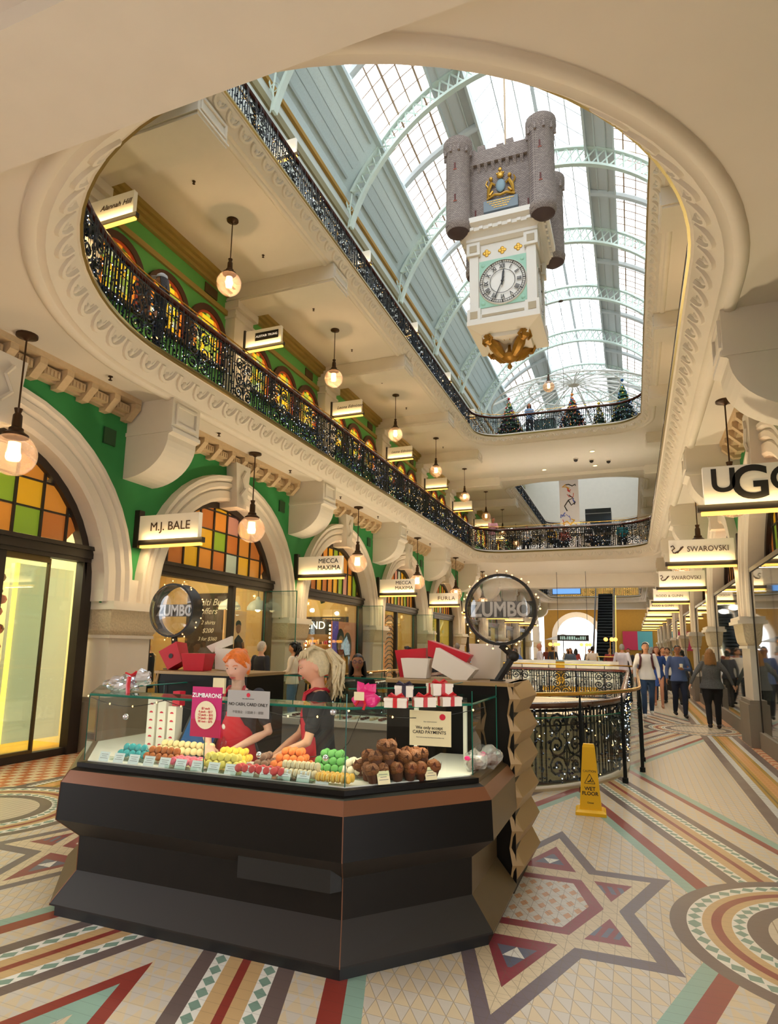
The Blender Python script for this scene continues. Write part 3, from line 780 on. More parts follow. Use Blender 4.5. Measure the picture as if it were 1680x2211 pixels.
shop_sign('large cream hanging sign with three overlapping heavy letters, right wall, nearest',yR[0],-1,WR,3.35,1.05,.46,[('U',.40,-.31,.04,{'bold':.022}),('G',.56,-.03,-.01,{'bold':.022}),('G',.42,.32,.02,{'bold':.02})],M_inkb,1.2,glow=9)
for i,lab in ((1,'larger, second along the right wall'),(2,'smaller, third along the right wall')):
    t=shop_sign('cream hanging sign with swan emblem and one word, '+lab,yR[i],-1,WR,3.31,1.12,.42,[('SWAROVSKI',.15,.11,.02,{'sx':.86})],None,1.34)
    m=MB(); c=-.80
    m.tube([(c+.09,0,.28),(c+.02,0,.17),(c-.06,0,.17),(c-.08,0,.22),(c-.03,0,.26),(c-.06,0,.31),(c-.1,0,.29)],.012,5); m.tube([(c-.04,0,.16),(c+.05,0,.21),(c+.12,0,.29)],.015,5,sx=.4)
    o=m.build('emblem',M_ink,t); o.location=(-.33,-.05,0)
for i,lab in ((3,'fourth along the right wall'),(4,'fifth along the right wall')):
    t=shop_sign('cream hanging sign with small emblem over capitals, '+lab,yR[i],-1,WR,3.31,1.12,.42,[('RODD & GUNN',.12,-.05,-.05,{})],None,1.34)
    m=MB(); m.ball((-.75,-.05,.33),(.06,.012,.025),8,5); m.tube([(-.8,-.05,.33),(-.86,-.05,.36)],.01,4); o=m.build('emblem',M_ink,t)
for i in range(5,10):
    shop_sign('small glowing hanging sign far along the right wall, number %s from the large nearest one'%['six','seven','eight','nine','ten'][i-5],yR[i],-1,WR,3.31,1.12,.42,[],None,1.34,glow=8)
for i in range(4,8):
    shop_sign('small blank hanging sign deep along the left wall, %s behind the large bubble sign'%['first','second','third','fourth'][i-4],ys[i],1,WL,3.27,1.12,.42,[('SHOP',.12,.1,0,{})] if False else [],None,1.34,glow=8)
# first-floor signs
up=[('Alannah Hill',{'italic':.35},'glowing hanging sign with script lettering, first floor, nearest the curved railing',0),('ALISTAIR TRUNG',None,'glowing hanging sign with white capitals on a small black plate, first floor',1),('Leona Edmiston',{'italic':.35},'glowing hanging sign with thin script, first floor, larger of two alike',2),('Leona Edmiston',{'italic':.35},'glowing hanging sign with thin script, first floor, smaller of two alike',3)]
for s,kw,lab,k in up:
    y=P0+BAY*k+.05
    if kw is None:
        t=shop_sign(lab,y,1,-9.35,9.38,1.08,.46,[],None,1.28,'first-floor hanging shop signs',glow=14)
        m=MB(); m.box(.42,1.12,-.06,-.046,.14,.36); m.build('plate',M_inkb,t); text(s,.085,mat('sign_white','#f4efe4',.5,emit=.3),t,(.77,-.064,.25))
    else: shop_sign(lab,y,1,-9.35,9.38,1.08,.46,[(s,.15,.12,.02,kw)],M_ink,1.28,'first-floor hanging shop signs',glow=14)
for k in range(4,8):
    shop_sign('small glowing blank hanging sign on the far first-floor wall, %s beyond the script signs'%ordn[k-4],P0+BAY*k+.05,1,-9.35,9.38,1.08,.46,[],None,1.28,'first-floor hanging shop signs',glow=12)
for k in range(1,6):
    shop_sign('white hanging sign above the top-floor railing, %s from the top left'%(ordn[k-1].replace('nearest','first')),P0+BAY*k,1,-9.0,14.85,.95,.45,[('THE MOOR' if False else 'SALON',.1,0,0,{})] if False else [],None,1.15,'top-floor hanging shop signs',glow=10)
# ---------------- sprinklers and ceiling fittings ----------------
def sprinkler(x,y,z,lab,g):
    t=thing('sprinkler',lab,'sprinkler',(x,y,z),group=g)
    m=MB(); m.lathe([(0,0),(.035,0),(.035,-.01),(.012,-.015),(.012,-.05),(.03,-.055),(.03,-.06),(0,-.06)],n=8); m.build('head',M_bronze,t); return t
s0=None
for k in range(0,5):
    for j in (0,1):
        y=P0+BAY*k-1.3+j*2.65
        for x,z,g in ((-6.95,ZC1,'ground-floor ceiling sprinklers'),(-7.95,ZC2,'first-floor ceiling sprinklers')):
            sprinkler(x,y,z,'small bronze sprinkler head on the %s ceiling, %s one of %s bay'%('lower left' if z<6 else 'upper left','nearer' if j==0 else 'further',['the first','the second','the third','the fourth','the fifth'][k]),g)
for (x,y) in ((-1.38,30.77),(-3.95,33.31),(-1.39,33.34)):
    t=thing('downlight','round lit downlight in the bridge ceiling, %s'%('nearest the railing' if y<31 else 'left one' if x<-3 else 'right of the rear pair'),'light',(x,y,ZC2),group='downlights under the bridge')
    m=MB(); m.lathe([(.10,0),(.14,0),(.14,-.02),(.10,-.02)],n=16); m.build('rim',M_white,t); m=MB(); m.lathe([(0,-.012),(.10,-.012)],n=16); m.build('lens',mat('downlight_lens','#ffe9a8',.4,emit=5,ecol='#ffdf8a'),t)
    lamp('downlight','SPOT',(x,y,ZC2-.05),60,(1,.85,.6),.08,(0,0,0),spread=2.0)
for i,(x,y) in enumerate(((-2.22,31.76),(-1.5,32.17),(-.71,32.53))):
    t=thing('dome_camera','small dark dome camera on the bridge ceiling, %s of three'%['left','middle','right'][i],'camera',(x,y,ZC2),group='dome cameras'); m=MB(); m.lathe([(0,0),(.12,0),(.12,-.06),(0,-.06)],n=12); m.build('base',M_white,t); m=MB(); m.ball((0,0,-.08),(.1,.1,.1),12,8); m.build('dome',M_inkb,t,True)
# ---------------- shopfronts ----------------
M_fl=[mat('fanlight_'+n,c,.25,emit=e,ecol=c) for n,c,e in (('yellow','#c8961c',.3),('orange','#b0662a',.25),('green','#7d9a2a',.25),('pale','#a8b49a',.25),('rose','#b8806a',.25),('amber','#c07c2c',.3))]
def fan_light(k,side,style,seed,nm):
    g=(lambda x:x) if side>0 else mx
    yc=P0+BAY*(k+.5); x=-7.78; R=1.98; zc=2.4; zt=3.06
    m=MB()
    def BX(x0,x1,*r): a,b=g(x0),g(x1); m.box(min(a,b),max(a,b),*r)
    # frame arch
    rg=[]
    for r,xx in ((2.07,x-.05),(2.07,x+.10),(1.93,x+.10),(1.93,x-.05)):
        rg.append([(g(xx),yc-r,0)]+[(g(xx),yc-r*math.cos(PI*i/24),zc+r*math.sin(PI*i/24)) for i in range(25)]+[(g(xx),yc+r,0)])
    m.loft(rg,0,cap=False,closed=False)
    BX(x-.06,x+.16,yc-R,yc+R,2.86,2.98,0); BX(x-.06,x+.2,yc-R,yc+R,2.98,3.04,0); BX(x-.06,x+.13,yc-R,yc+R,2.80,2.86,0)
    rr=random.Random(seed)
    nc=9 if style else 12; w=2*R/nc
    for i in range(nc):
        y0=yc-R+i*w
        zs=[zt]
        hs=.40 if style else .62
        j=0
        while True:
            za=zt+j*hs; zb=za+hs
            ym=max(abs(y0-yc),abs(y0+w-yc)); ymin=min(abs(y0-yc),abs(y0+w-yc)); 
            top=zc+math.sqrt(max(0,R*R-ymin*ymin))
            if za>top-.03: break
            mi=1+rr.choice([0,1,1,5,5,1,0,2,3,4,5])
            # clip to the circle
            def lim(y,z): return min(z,zc+math.sqrt(max(0,R*R-(y-yc)**2)))
            c=[(y0+.015,za+.015),(y0+w-.015,za+.015)]
            up_=[(y,lim(y,zb-.015)) for y in (y0+w-.015,y0+w*.75,y0+w*.5,y0+w*.25,y0+.015)]
            up_=[p for p in up_ if p[1]>za+.03]
            if up_ and lim(c[0][0],9)>za+.02 or (up_ and lim(c[1][0],9)>za+.02):
                lo=[p for p in c if lim(p[0],9)>=p[1]]
                poly=lo+up_
                if len(poly)>=3: m.prism(poly,'x',g(x),g(x+.02),mi)
            j+=1
            BX(x-.01,x+.045,max(y0,yc-math.sqrt(max(0,R*R-(zb-zc)**2)) if R>abs(zb-zc) else yc),min(y0+w,yc+math.sqrt(max(0,R*R-(zb-zc)**2)) if R>abs(zb-zc) else yc),zb-.012,zb+.012,0) if R>abs(zb-zc) and y0+w>yc-math.sqrt(R*R-(zb-zc)**2) and y0<yc+math.sqrt(R*R-(zb-zc)**2) else None
        if i: 
            tz=zc+math.sqrt(max(0,R*R-(y0-yc)**2)); BX(x-.01,x+.05,y0-.018,y0+.018,zt,tz,0)
    return S(m,nm,[M_dark]+M_fl)
def plain_front(k,side,nm,mull=(),glassm=None,inner=0):
    """glazing under the transom"""
    g=(lambda x:x) if side>0 else mx
    yc=P0+BAY*(k+.5); x=-7.78; m=MB()
    def BX(x0,x1,y0,y1,z0,z1,mi): a,b=g(x0),g(x1); m.box(min(a,b),max(a,b),y0,y1,z0,z1,mi)
    for y in (yc-1.93,yc+1.87): BX(x-.05,x+.1,y,y+.06,0,2.85,0)
    for y in mull: BX(x-.05,x+.08,yc+y-.05,yc+y+.05,0,2.85,0)
    BX(x-.04,x+.06,yc-1.9,yc+1.9,0,.10,0)
    ys_=[-1.88]+list(mull)+[1.88]
    for a,b in zip(ys_[:-1],ys_[1:]): BX(x-.004,x+.004,yc+a,yc+b,.1,2.85,1)
    return S(m,nm,[M_dark,glassm or M_glassc])
def shop_room(k,side,wallc,depth=3.6,light=60,lcol=(1,.8,.5),z=3.9,nm='wall_shop',floorc='#b58a3c'):
    g=(lambda x:x) if side>0 else mx
    yc=P0+BAY*(k+.5); m=MB(); x1=-7.86; x0=x1-depth
    a,b=sorted((g(x0),g(x1))); y0,y1=yc-2.6,yc+2.6
    m.quad((a,y0,0.004),(b,y0,0.004),(b,y1,0.004),(a,y1,0.004),1); m.quad((a,y0,z),(a,y1,z),(b,y1,z),(b,y0,z),2)
    m.quad((g(x0),y0,0),(g(x0),y1,0),(g(x0),y1,z),(g(x0),y0,z),0)
    m.quad((a,y0,0),(b,y0,0),(b,y0,z),(a,y0,z),0); m.quad((a,y1,0),(b,y1,0),(b,y1,z),(a,y1,z),0)
    S(m,nm,[mat('shop_wall_'+wallc,wallc,.7),mat('shop_floor_'+floorc,floorc,.35),mat('shop_ceiling','#e6dcc6',.8)])
    lamp('shop_light','AREA',(g((x0+x1)/2),yc,z-.06),light,lcol,2.2,(0,0,0),3.5)
# left side
fan_light(-1,1,1,3,'window_2'); fan_light(0,1,1,5,'window_3')
for k in range(1,8): fan_light(k,1,0,7+k,'window_%d'%(k+3))
plain_front(-1,1,'window_11',(-.9,.55)); shop_room(-1,1,'#d8cfa8',light=230,lcol=(1,.9,.6),floorc='#d9a21c')
plain_front(0,1,'window_12',(.55,)); shop_room(0,1,'#d0ac6c',light=110,lcol=(1,.84,.58))
plain_front(1,1,'window_13',()); shop_room(1,1,'#caa562',light=130,lcol=(1,.86,.6))
for k in range(2,8): plain_front(k,1,'window_%d'%(12+k),(-.1,)); shop_room(k,1,['#c9a24e','#d8c14a'][k%2],light=100,lcol=(1,.88,.55))
# right side: tall reflective glass set between the piers
M_mirror=glass('shopfront_glass','#dfeae2',.9,.03)
for k in range(-1,9): plain_front(k,-1,'window_%d'%(21+k),(),M_mirror); shop_room(k,-1,['#8fb0a8','#a89a78'][k%2],light=110,lcol=(1,.95,.85),nm='wall_shop')
for k in range(-1,9): fan_light(k,-1,0,40+k,'window_%d'%(31+k))
for k in range(0,6):   # projecting showcase glass on the right
    m=MB(); y=P0+BAY*(k+.5); x=1.98
    m.box(x-.02,x+.0,y-1.95,y+1.95,.28,3.0,0); m.box(x-.06,x+.3,y-2.05,y+2.05,0,.28,1); m.box(x-.04,x+.02,y-1.98,y+1.98,2.98,3.05,2)
    for s in (-1,1): m.box(x-.03,x+.02,y+s*1.96-.02,y+s*1.96+.02,.28,3.0,2)
    S(m,'window_%d'%(41+k),[M_mirror,M_plinth,M_dark])
# extra real light: shop ceiling washers over both ground aisles and the galleries
for k in range(-2,8):
    y=P0+BAY*(k+.5)
    for x in (-6.9,mx(-6.9)):
        pass
# ---------------- confectionery kiosk ----------------
KX=-2.355
M_kb=mat('kiosk_dark_brown','#0d0906',.4,noise_=.2,nscale=12,spec=.2); M_kg=mat('kiosk_grained','#16110c',.5,noise_=.3,nscale=9,spec=.2); M_kc=mat('kiosk_copper_band','#7c5038',.32,.45)
M_kf=mat('kiosk_bronze_facet','#5c4a30',.35,.35,noise_=.1,nscale=14); M_kz=mat('kiosk_gold_zigzag','#a5875c',.4,.2); M_kw=mat('kiosk_white_deck','#ece6dc',.4)
M_kp=mat('kiosk_plinth','#0c0a09',.5)
# half outline (relative to kx), from front centre to the side
fr=[(.955,3.07),(1.565,3.76),(1.565,4.53)]
def outline(d):
    """octagonal front outline inset/outset by d, left to right"""
    c=math.cos(math.radians(22.5)); k=.4142
    R=[(.955+d*k,3.07-d),(1.565+d,3.76-d*k),(1.565+d,4.53)]
    return [(KX-x,y) for x,y in R[::-1]]+[(KX+x,y) for x,y in R]
k=thing('display_counter','faceted dark brown octagonal kiosk counter with a copper band and glass display case','counter',(0,0,0))
prof=[(-.03,0,4),(-.03,.065,4),(0.0,.065,5),(0,.075,5),(-.13,.23,1),(-.13,.43,6),(0.01,.55,0),(0,.765,3),(-.045,.83,0),(-.08,.845,0),(-.08,.872,0),(-.16,.872,0)]
m=MB(); rows=[[(x,y,z) for x,y in outline(d)] for d,z,_ in prof]
for i in range(len(prof)-1):
    for j in range(5): m.quad(rows[i][j],rows[i][j+1],rows[i+1][j+1],rows[i+1][j],(2 if (j in(0,1,4) and prof[i][2] in (0,1,5,6)) else prof[i][2]))
# vent panel in the front
m.prism([(KX+.28,3.075+.118),(KX+.9,3.075+.118),(KX+.86,3.14),(KX+.30,3.14)],'z',.37,.50,4)
m.build('body',[M_kb,M_kg,M_kf,M_kc,M_kp,mat('kiosk_flare_brown','#180e06',.6,noise_=.1),mat('kiosk_soffit_grey','#2a241e',.55,noise_=.2)],k)
# copper corner trim
m=MB()
for x,y in (outline(-.13)[2],outline(-.13)[3]): pass
for j in (2,3):
    m=MB(); m.tube([rows[i][j] for i in range(2,9)],.003,4); m.build('edge_trim',M_kc,k)
# deck and display case
m=MB(); o=outline(-.14); inn=[(KX-1.05,4.5),(KX-1.05,3.92),(KX-.78,3.62),(KX+.78,3.62),(KX+1.05,3.92),(KX+1.05,4.5)]
P=[(x,y) for x,y in o]+inn[::-1]; m.prism(P[::-1],'z',.85,.878,0); m.build('display_deck',M_kw,k)
m=MB(); m.prism(P[::-1],'z',.2,.84,0); m.build('inner_cabinet',M_kw,k)
ZT=1.28
og=outline(-.12)
def gp(a,b,z0,z1,mb): mb.quad((a[0],a[1],z0),(b[0],b[1],z0),(b[0],b[1],z1),(a[0],a[1],z1),0)
for j,nm in ((0,'left side'),(1,'left corner'),(2,'front'),(3,'right corner'),(4,'right side')):
    a,b=og[j],og[j+1]
    segs=[(a,((a[0]+b[0])/2,(a[1]+b[1])/2)),(((a[0]+b[0])/2,(a[1]+b[1])/2),b)] if j==2 else [(a,b)]
    for p,q in segs:
        m=MB(); gp(p,q,.88,ZT,m); dx=Vector((q[0]-p[0],q[1]-p[1])).normalized()
        for e in (p,q): m.tube([(e[0],e[1],.88),(e[0],e[1],ZT)],.0035,4,mi=1)
        m.tube([(p[0],p[1],ZT),(q[0],q[1],ZT)],.004,4,mi=1)
        m.build('glass_pane',[M_glassg,M_gedge],k)
# glass shelf on top
oi=outline(-.36); 
m=MB(); sh=og+oi[::-1]; m.prism(sh[::-1],'z',ZT,ZT+.010,0); m.tube([(x,y,ZT+.005) for x,y in og],.0055,4,mi=1); m.tube([(x,y,ZT+.005) for x,y in oi],.0055,4,mi=1); m.build('glass_top',[M_glassg,M_gedge],k)
# upstand panes above the top shelf
m=MB()
for j in (3,4): gp(oi[j],oi[j+1],ZT+.01,1.37,m); m.tube([(oi[j][0],oi[j][1],1.37),(oi[j+1][0],oi[j+1][1],1.37)],.004,4,mi=1)
for j in (3,4,5): m.tube([(og[j][0],og[j][1],.88),(og[j][0],og[j][1],1.36)],.003,4,mi=1)
m.build('glass_upstand',[M_glassg,M_gedge],k)
m=MB()
for x,y in ((KX+1.05,3.95),(KX+1.28,4.3)): m.box(x-.012,x+.012,y-.012,y+.012,.88,ZT,0)
m.build('shelf_post',M_kw,k)
# rear towers with zigzag edge
def tower(s,label):
    t=thing('kiosk_tower',label,'cabinet',(0,0,0))
    m=MB(); x0,x1=KX+s*.62,KX+s*1.56; y0,y1=4.55,5.15
    m.box(min(x0,x1),max(x0,x1),y0,y1,.06,1.35,0); m.box(min(x0,x1)-.01,max(x0,x1)+.01,y0-.01,y1+.01,1.35,1.375,1); m.box(min(x0,x1)+.02,max(x0,x1)-.02,y0+.02,y1,0,.06,2)
    m.build('body',[M_kb,M_kz,M_kp],t)
    m=MB(); n=6; dz=1.30/n
    pts=[]
    for i in range(2*n+1):
        z=1.375-i*dz/2; pts.append((z,(.045 if i%2 else -.015)))
    xo=KX+s*1.565
    for i in range(2*n):
        (za,ea),(zb,eb)=pts[i],pts[i+1]
        a0,b0=xo+s*(ea+.0),xo+s*(eb+.0)
        m.add([(xo-s*.045+s*(ea+.01)*.3,y0-.012,za),(a0,y0+.02,za),(b0,y0+.02,zb),(xo-s*.045+s*(eb+.01)*.3,y0-.012,zb),(xo+s*(ea+.03),y1,za),(xo+s*(eb+.03),y1,zb)],[(0,1,2,3),(1,4,5,2)],0)
        m.add([(xo-s*.045+s*(ea+.01)*.3,y0-.012,za),(a0,y0+.02,za),(b0,y0+.02,zb),(xo-s*.045+s*(eb+.01)*.3,y0-.012,zb),(xo-s*.06,y1,za),(xo-s*.06,y1,zb),(xo+s*(ea+.03),y1,za)],[(0,3,5,4),(0,4,6,1)],0)
    m.build('zigzag_edge',M_kz,t)
    return t
tower(1,'tall dark cabinet with golden zigzag edge under the large round sign')
tower(-1,'tall dark cabinet under the smaller round sign, left rear of the kiosk')
# rear counter
t=thing('rear_counter','white rear counter of the kiosk with a glass shelf of chocolates','counter',(0,0,0))
m=MB(); m.prism([(KX-1.05,5.75),(KX+1.05,5.75),(KX+1.4,5.3),(KX+1.55,5.3),(KX+1.1,6.2),(KX-1.1,6.2),(KX-1.55,5.3),(KX-1.4,5.3)],'z',0,.84,0); m.prism([(KX-1.07,5.70),(KX+1.07,5.70),(KX+1.1,6.25),(KX-1.1,6.25)],'z',.84,.90,1); m.build('body',[mat('counter_grey','#b9b2aa',.4),M_kw],t)
m=MB(); m.box(KX-1.05,KX+1.05,5.8,6.15,1.30,1.31,0); m.box(KX-1.05,KX+1.05,5.795,5.80,1.30,1.312,1); m.box(KX-1.05,KX+1.05,6.145,6.15,.9,1.31,0)
for x in (-1.05,-.35,.35,1.05): m.box(KX+x-.006,KX+x+.006,5.8,6.15,.9,1.3,0); m.tube([(KX+x,5.8,.9),(KX+x,5.8,1.3)],.005,4,mi=1)
m.build('glass_case',[M_glassg,M_gedge],t)
# chocolates along the rear case
rr=random.Random(4); chm=[]
for c in ('#5a3018','#d8c49a','#7a3a22','#e8dcc0'):
    m=MB(); m.box(-.018,.018,-.015,.015,0,.02); chm.append(m.mesh('chocolate',mat('choc'+c,c,.4)))
for i in range(60):
    o=bpy.data.objects.new('chocolate',chm[i%4]); COL.objects.link(o); o.location=(KX-.95+1.9*((i%20)+.5)/20,5.88+.06*(i//20),.902); tag(o,'small chocolates laid in rows in the rear glass case of the kiosk','chocolate','chocolates in the rear case')
# ---- macarons ----
def maca_mesh(c,f):
    m=MB(); r=.0235
    m.lathe([(0,-.0145),(.012,-.014),(.019,-.0115),(.0235,-.006),(.0245,-.003),(.0225,-.0028)],n=12,mi=0)
    m.lathe([(.0225,-.0028),(.0220,0),(.0225,.0028)],n=12,mi=1)
    m.lathe([(.0225,.0028),(.0245,.003),(.0235,.006),(.019,.0115),(.012,.014),(0,.0145)],n=12,mi=0)
    return m.mesh('macaron',[mat('macaron_'+c,c,.5),mat('macaron_fill_'+f,f,.6)],True)
def macs(col,fill,cx,cy,nx,ny,layers,style,lab,grp,z0=.892,yaw=0):
    me=maca_mesh(col,fill); rr=random.Random(lab); sx=.029 if style=='roll' else .047; sy=.047 if style=='roll' else .034
    for l in range(layers):
        for i in range(nx-(l if style!='roll' else 0)):
            for j in range(ny-l):
                dx=(i-(nx-1-(l if style!='roll' else 0))/2)*sx; dy=(j-(ny-1-l)/2)*sy+l*.008
                x=cx+dx*math.cos(yaw)-dy*math.sin(yaw); y=cy+dx*math.sin(yaw)+dy*math.cos(yaw)
                o=bpy.data.objects.new('macaron',me); COL.objects.link(o)
                o.location=(x,y,z0+.024+l*.036+rr.uniform(-.001,.001))
                if style=='roll': o.rotation_euler=(0,PI/2+rr.uniform(-.08,.08),yaw+rr.uniform(-.1,.1))
                else: o.rotation_euler=(math.radians(62)+rr.uniform(-.12,.12),rr.uniform(-.15,.15),yaw+rr.uniform(-.25,.25))
                tag(o,lab,'macaron',grp)
P_=[('#2aa5ae','#c8ecec',-3.00,3.34,5,2,2,'lean','turquoise macarons piled at the left end of the case','turquoise macarons'),
('#e9d09a','#f6ead0',-2.78,3.58,10,2,2,'lean','cream macarons in a long double row behind the brown ones, left half of the case','cream macarons at the back left'),
('#b5622a','#6a3418',-2.76,3.33,6,2,2,'lean','caramel brown macarons next to the turquoise ones','caramel brown macarons'),
('#ef6f86','#fbe0d8',-2.52,3.28,5,3,1,'lean','loose pink and rose macarons between the brown and yellow piles','pink macarons'),
('#f3c63a','#f9e7a0',-2.36,3.50,5,3,2,'lean','bright yellow macarons behind the lemon ones','bright yellow macarons'),
('#e6d465','#f7efba',-2.30,3.30,6,3,2,'lean','pale lemon macarons piled behind the glass joint','pale lemon macarons'),
('#8a6450','#d8c0a8',-2.09,3.44,2,4,2,'lean','mocha brown macarons beside the orange pile','mocha brown macarons'),
('#ef7d35','#f6c08a',-1.92,3.46,5,4,3,'lean','orange macarons stacked in a pyramid at the middle of the case','orange macarons'),
('#cc3a3e','#f4b0a8',-2.00,3.25,7,2,1,'lean','red macarons lying in front of the orange pyramid','red macarons'),
('#62a852','#c6efb4',-1.68,3.50,5,4,3,'lean','bright green macarons stacked behind the cream rolls','bright green macarons'),
('#e6d2ac','#f4e8d2',-1.76,3.27,8,2,2,'roll','cream macarons standing on edge in rolls, in front of the green ones','cream macaron rolls'),
('#f0b94a','#f8dc9a',-1.53,3.24,7,2,1,'roll','golden yellow macarons in rolls near the glass corner','golden macaron rolls'),
('#efe2c8','#fbf4e4',-1.46,3.50,6,4,2,'lean','ivory macarons piled between the green ones and the muffins','ivory macarons')]
for a in P_: macs(*a[:8],a[8],a[9])
# trays
tm=M_glassc
for i,(cx,cy,w,d,l) in enumerate(((-3.0,3.34,.27,.13,'turquoise'),(-2.76,3.33,.22,.13,'caramel'),(-2.52,3.28,.23,.16,'pink'),(-2.30,3.30,.2,.16,'lemon'),(-1.92,3.46,.25,.18,'orange'),(-2.0,3.25,.34,.1,'red'),(-1.68,3.5,.23,.2,'green'),(-1.76,3.27,.22,.12,'cream roll'),(-1.46,3.5,.3,.2,'ivory'))):
    m=MB(); m.box(cx-w/2,cx+w/2,cy-d/2,cy+d/2,.8785,.884); m.box(cx-w/2,cx+w/2,cy-d/2-.006,cy-d/2,.8785,.90); m.box(cx-w/2,cx+w/2,cy+d/2,cy+d/2+.006,.8785,.90)
    m.build('display_tray',M_glassc,None,label='clear plastic tray under the %s macarons'%l,cat='tray',group='macaron trays')
# price cards along the front
M_card=mat('card_white','#eef2f5',.5); M_cardy=mat('card_cream','#e9dcb0',.5); M_txt=mat('card_text','#6b6b70',.6)
def card(x,y,z,w,h,rz,lab,grp,mm,tilt=-.35):
    t=thing('price_card',lab,'card',(x,y,z),group=grp,rot=(tilt,0,rz)); m=MB(); m.box(-w/2,w/2,-.001,.001,0,h); m.build('sheet',mm,t)
    m=MB()
    for i,(ww) in enumerate((.7,.5,.75)): m.box(-w*ww/2,w*ww/2,-.0016,-.001,h*(.72-.2*i),h*(.76-.2*i)); m.build('print',M_txt,t) if i==2 else None
    return t
fl=['turquoise','turquoise','caramel','caramel','pink','pink','lemon','lemon','lemon','red','red','cream roll','cream roll','golden']
for i in range(14):
    x=-3.13+i*.118
    if i==9: x+=.0
    card(x,3.212,.879,.078,.058,0,'small white price card by the %s macarons, %s'%(fl[i],['first from the left','second from the left','third from the left','fourth from the left','fifth from the left','sixth from the left','seventh from the left','eighth from the left','just right of the glass joint','left one by the red macarons','right one by the red macarons','left one by the cream rolls','right one by the cream rolls','last before the glass corner'][i]),'price cards',M_card)
# ---- muffins ----
def muffin():
    t=thing('muffin','x','muffin'); m=MB()
    prof=[];n=20
    vs=[]
    for j,(r,z) in enumerate(((.0,0),(.024,0),(.030,.03),(.036,.055),(.040,.068))):
        for q in range(n): a=2*PI*q/n; vs.append((r*math.cos(a),r*math.sin(a),z+((.026 if q%5==0 else 0) if j==4 else 0)))
    m.add(vs,[(j*n+q,j*n+(q+1)%n,(j+1)*n+(q+1)%n,(j+1)*n+q) for j in range(4) for q in range(n)],0); m.build('paper_case',mat('muffin_paper','#5a2c16',.7),t)
    m=MB(); m.ball((0,0,.062),(.040,.040,.034),16,10); m.v=[(x+.003*noise.noise(Vector((x,y,z))*60),y,z+.006*noise.noise(Vector((x,y,z))*70)) for x,y,z in m.v]
    m.build('crust',mat('muffin_crust','#80481f',.6,noise_=.5,nscale=60,bump=.6),t,True); return t
mf=muffin(); rr=random.Random(3); first=True
grid=[]
dirn=Vector((.61,.69)).normalized(); nrm=Vector((-dirn.y,dirn.x))
base=Vector((KX+1.0,3.28))
for l,(n1,n2) in enumerate(((6,3),(5,2),(2,1))):
    for i in range(n1):
        for j in range(n2):
            p=base+dirn*(.06+.075*(i+.5*l))+nrm*(.05+.075*(j+.5*l)); z=.880+.06*l
            o=mf if first else dup(mf); first=False
            o.location=(p.x,p.y,z); o.rotation_euler=(rr.uniform(-.35,.35),rr.uniform(-.35,.35),rr.uniform(0,6)); tag(o,'dark brown muffins with cracked tops heaped in the right corner of the case','muffin','muffins in the case'); o.scale=(1.08,)*3
for i,s in enumerate((.10,.40)):
    p=base+dirn*s-nrm*.0; card(p.x,p.y,.879,.075,.07,math.atan2(dirn.y,dirn.x),'cream price card in front of the muffins, %s one'%('left','right')[i],'muffin price cards',M_cardy)
# ---- notices ----
M_pink=mat('poster_magenta','#c4146a',.4); M_red=mat('poster_red','#d01c3a',.4); M_cream=mat('poster_cream','#efe2bc',.5); M_wt=mat('print_white','#ffffff',.5)
t=thing('price_poster','magenta price poster with white heading and cream disc in the case','poster',(-2.345,3.176,1.08),rot=(0,0,0))
m=MB(); m.box(-.105,.105,-.002,.002,0,.285); sh_=m.build('sheet',M_pink,t); m=MB(); m.box(-.105,.105,-.0032,-.002,0,.10,0); m.build('lower_panel',mat('poster_crimson','#b81448',.4),t)
m=MB(); m.lathe([(0,0),(.074,0),(.074,.002),(0,.002)],n=28); m.xf(lambda p:Vector((p.x,-.0045-p.z,.125+p.y*1.08))); dc_=m.build('disc',M_cream,sh_)
text('ZUMBARONS',.034,M_wt,sh_,(0,-.004,.235),ext=.0005,bold=.02)
text('$3 each\n6 pack – $17\n12 pack – $33\n24 pack – $65\n30 rect – $75',.0185,M_red,sh_,(0,-.0075,.125),ext=.0005,bold=.01)
t=thing('notice','grey paper notice with small pink dot, in two scripts, between the staff','notice',(-2.06,3.176,1.205),rot=(0,0,.0))
m=MB(); m.box(-.14,.14,-.002,.002,0,.15); m.build('sheet',mat('notice_grey','#aaa6a2',.5),t)
m=MB(); m.lathe([(0,0),(.012,0),(.012,.001),(0,.001)],n=16); m.xf(lambda p:Vector((p.x,-.003-p.z,.125+p.y))); m.build('dot',M_red,t)
text('NO CASH, CARD ONLY',.0245,M_inkb,t,(0,-.003,.072),ext=.0005,bold=.008); text('不收现金 · 只能刷卡 · 谢谢',.018,mat('faded_ink','#84807c',.6),t,(0,-.003,.028),ext=.0005)
text('dear valued customer',.009,M_txt,t,(0,-.003,.104),ext=.0005)
a=math.atan2(.69,.61)*0
t=thing('notice','cream paper notice with red dot about card payments, hanging above the muffins','notice',(-1.075,3.50,1.075),rot=(0,0,.10))
m=MB(); m.box(-.118,.118,-.002,.002,0,.19); m.build('sheet',M_cardy,t)
m=MB(); m.lathe([(0,0),(.017,0),(.017,.001),(0,.001)],n=16); m.xf(lambda p:Vector((p.x+.07,-.003-p.z,.158+p.y))); m.build('dot',M_red,t)
text('We only accept\nCARD PAYMENTS',.024,M_inkb,t,(-.005,-.003,.085),ext=.0005,bold=.01); text('Dear valued customers',.008,M_txt,t,(0,-.003,.13),ext=.0005); text('Please note we accept Visa, Mastercard and Eftpos only',.007,M_txt,t,(0,-.003,.045),ext=.0005)
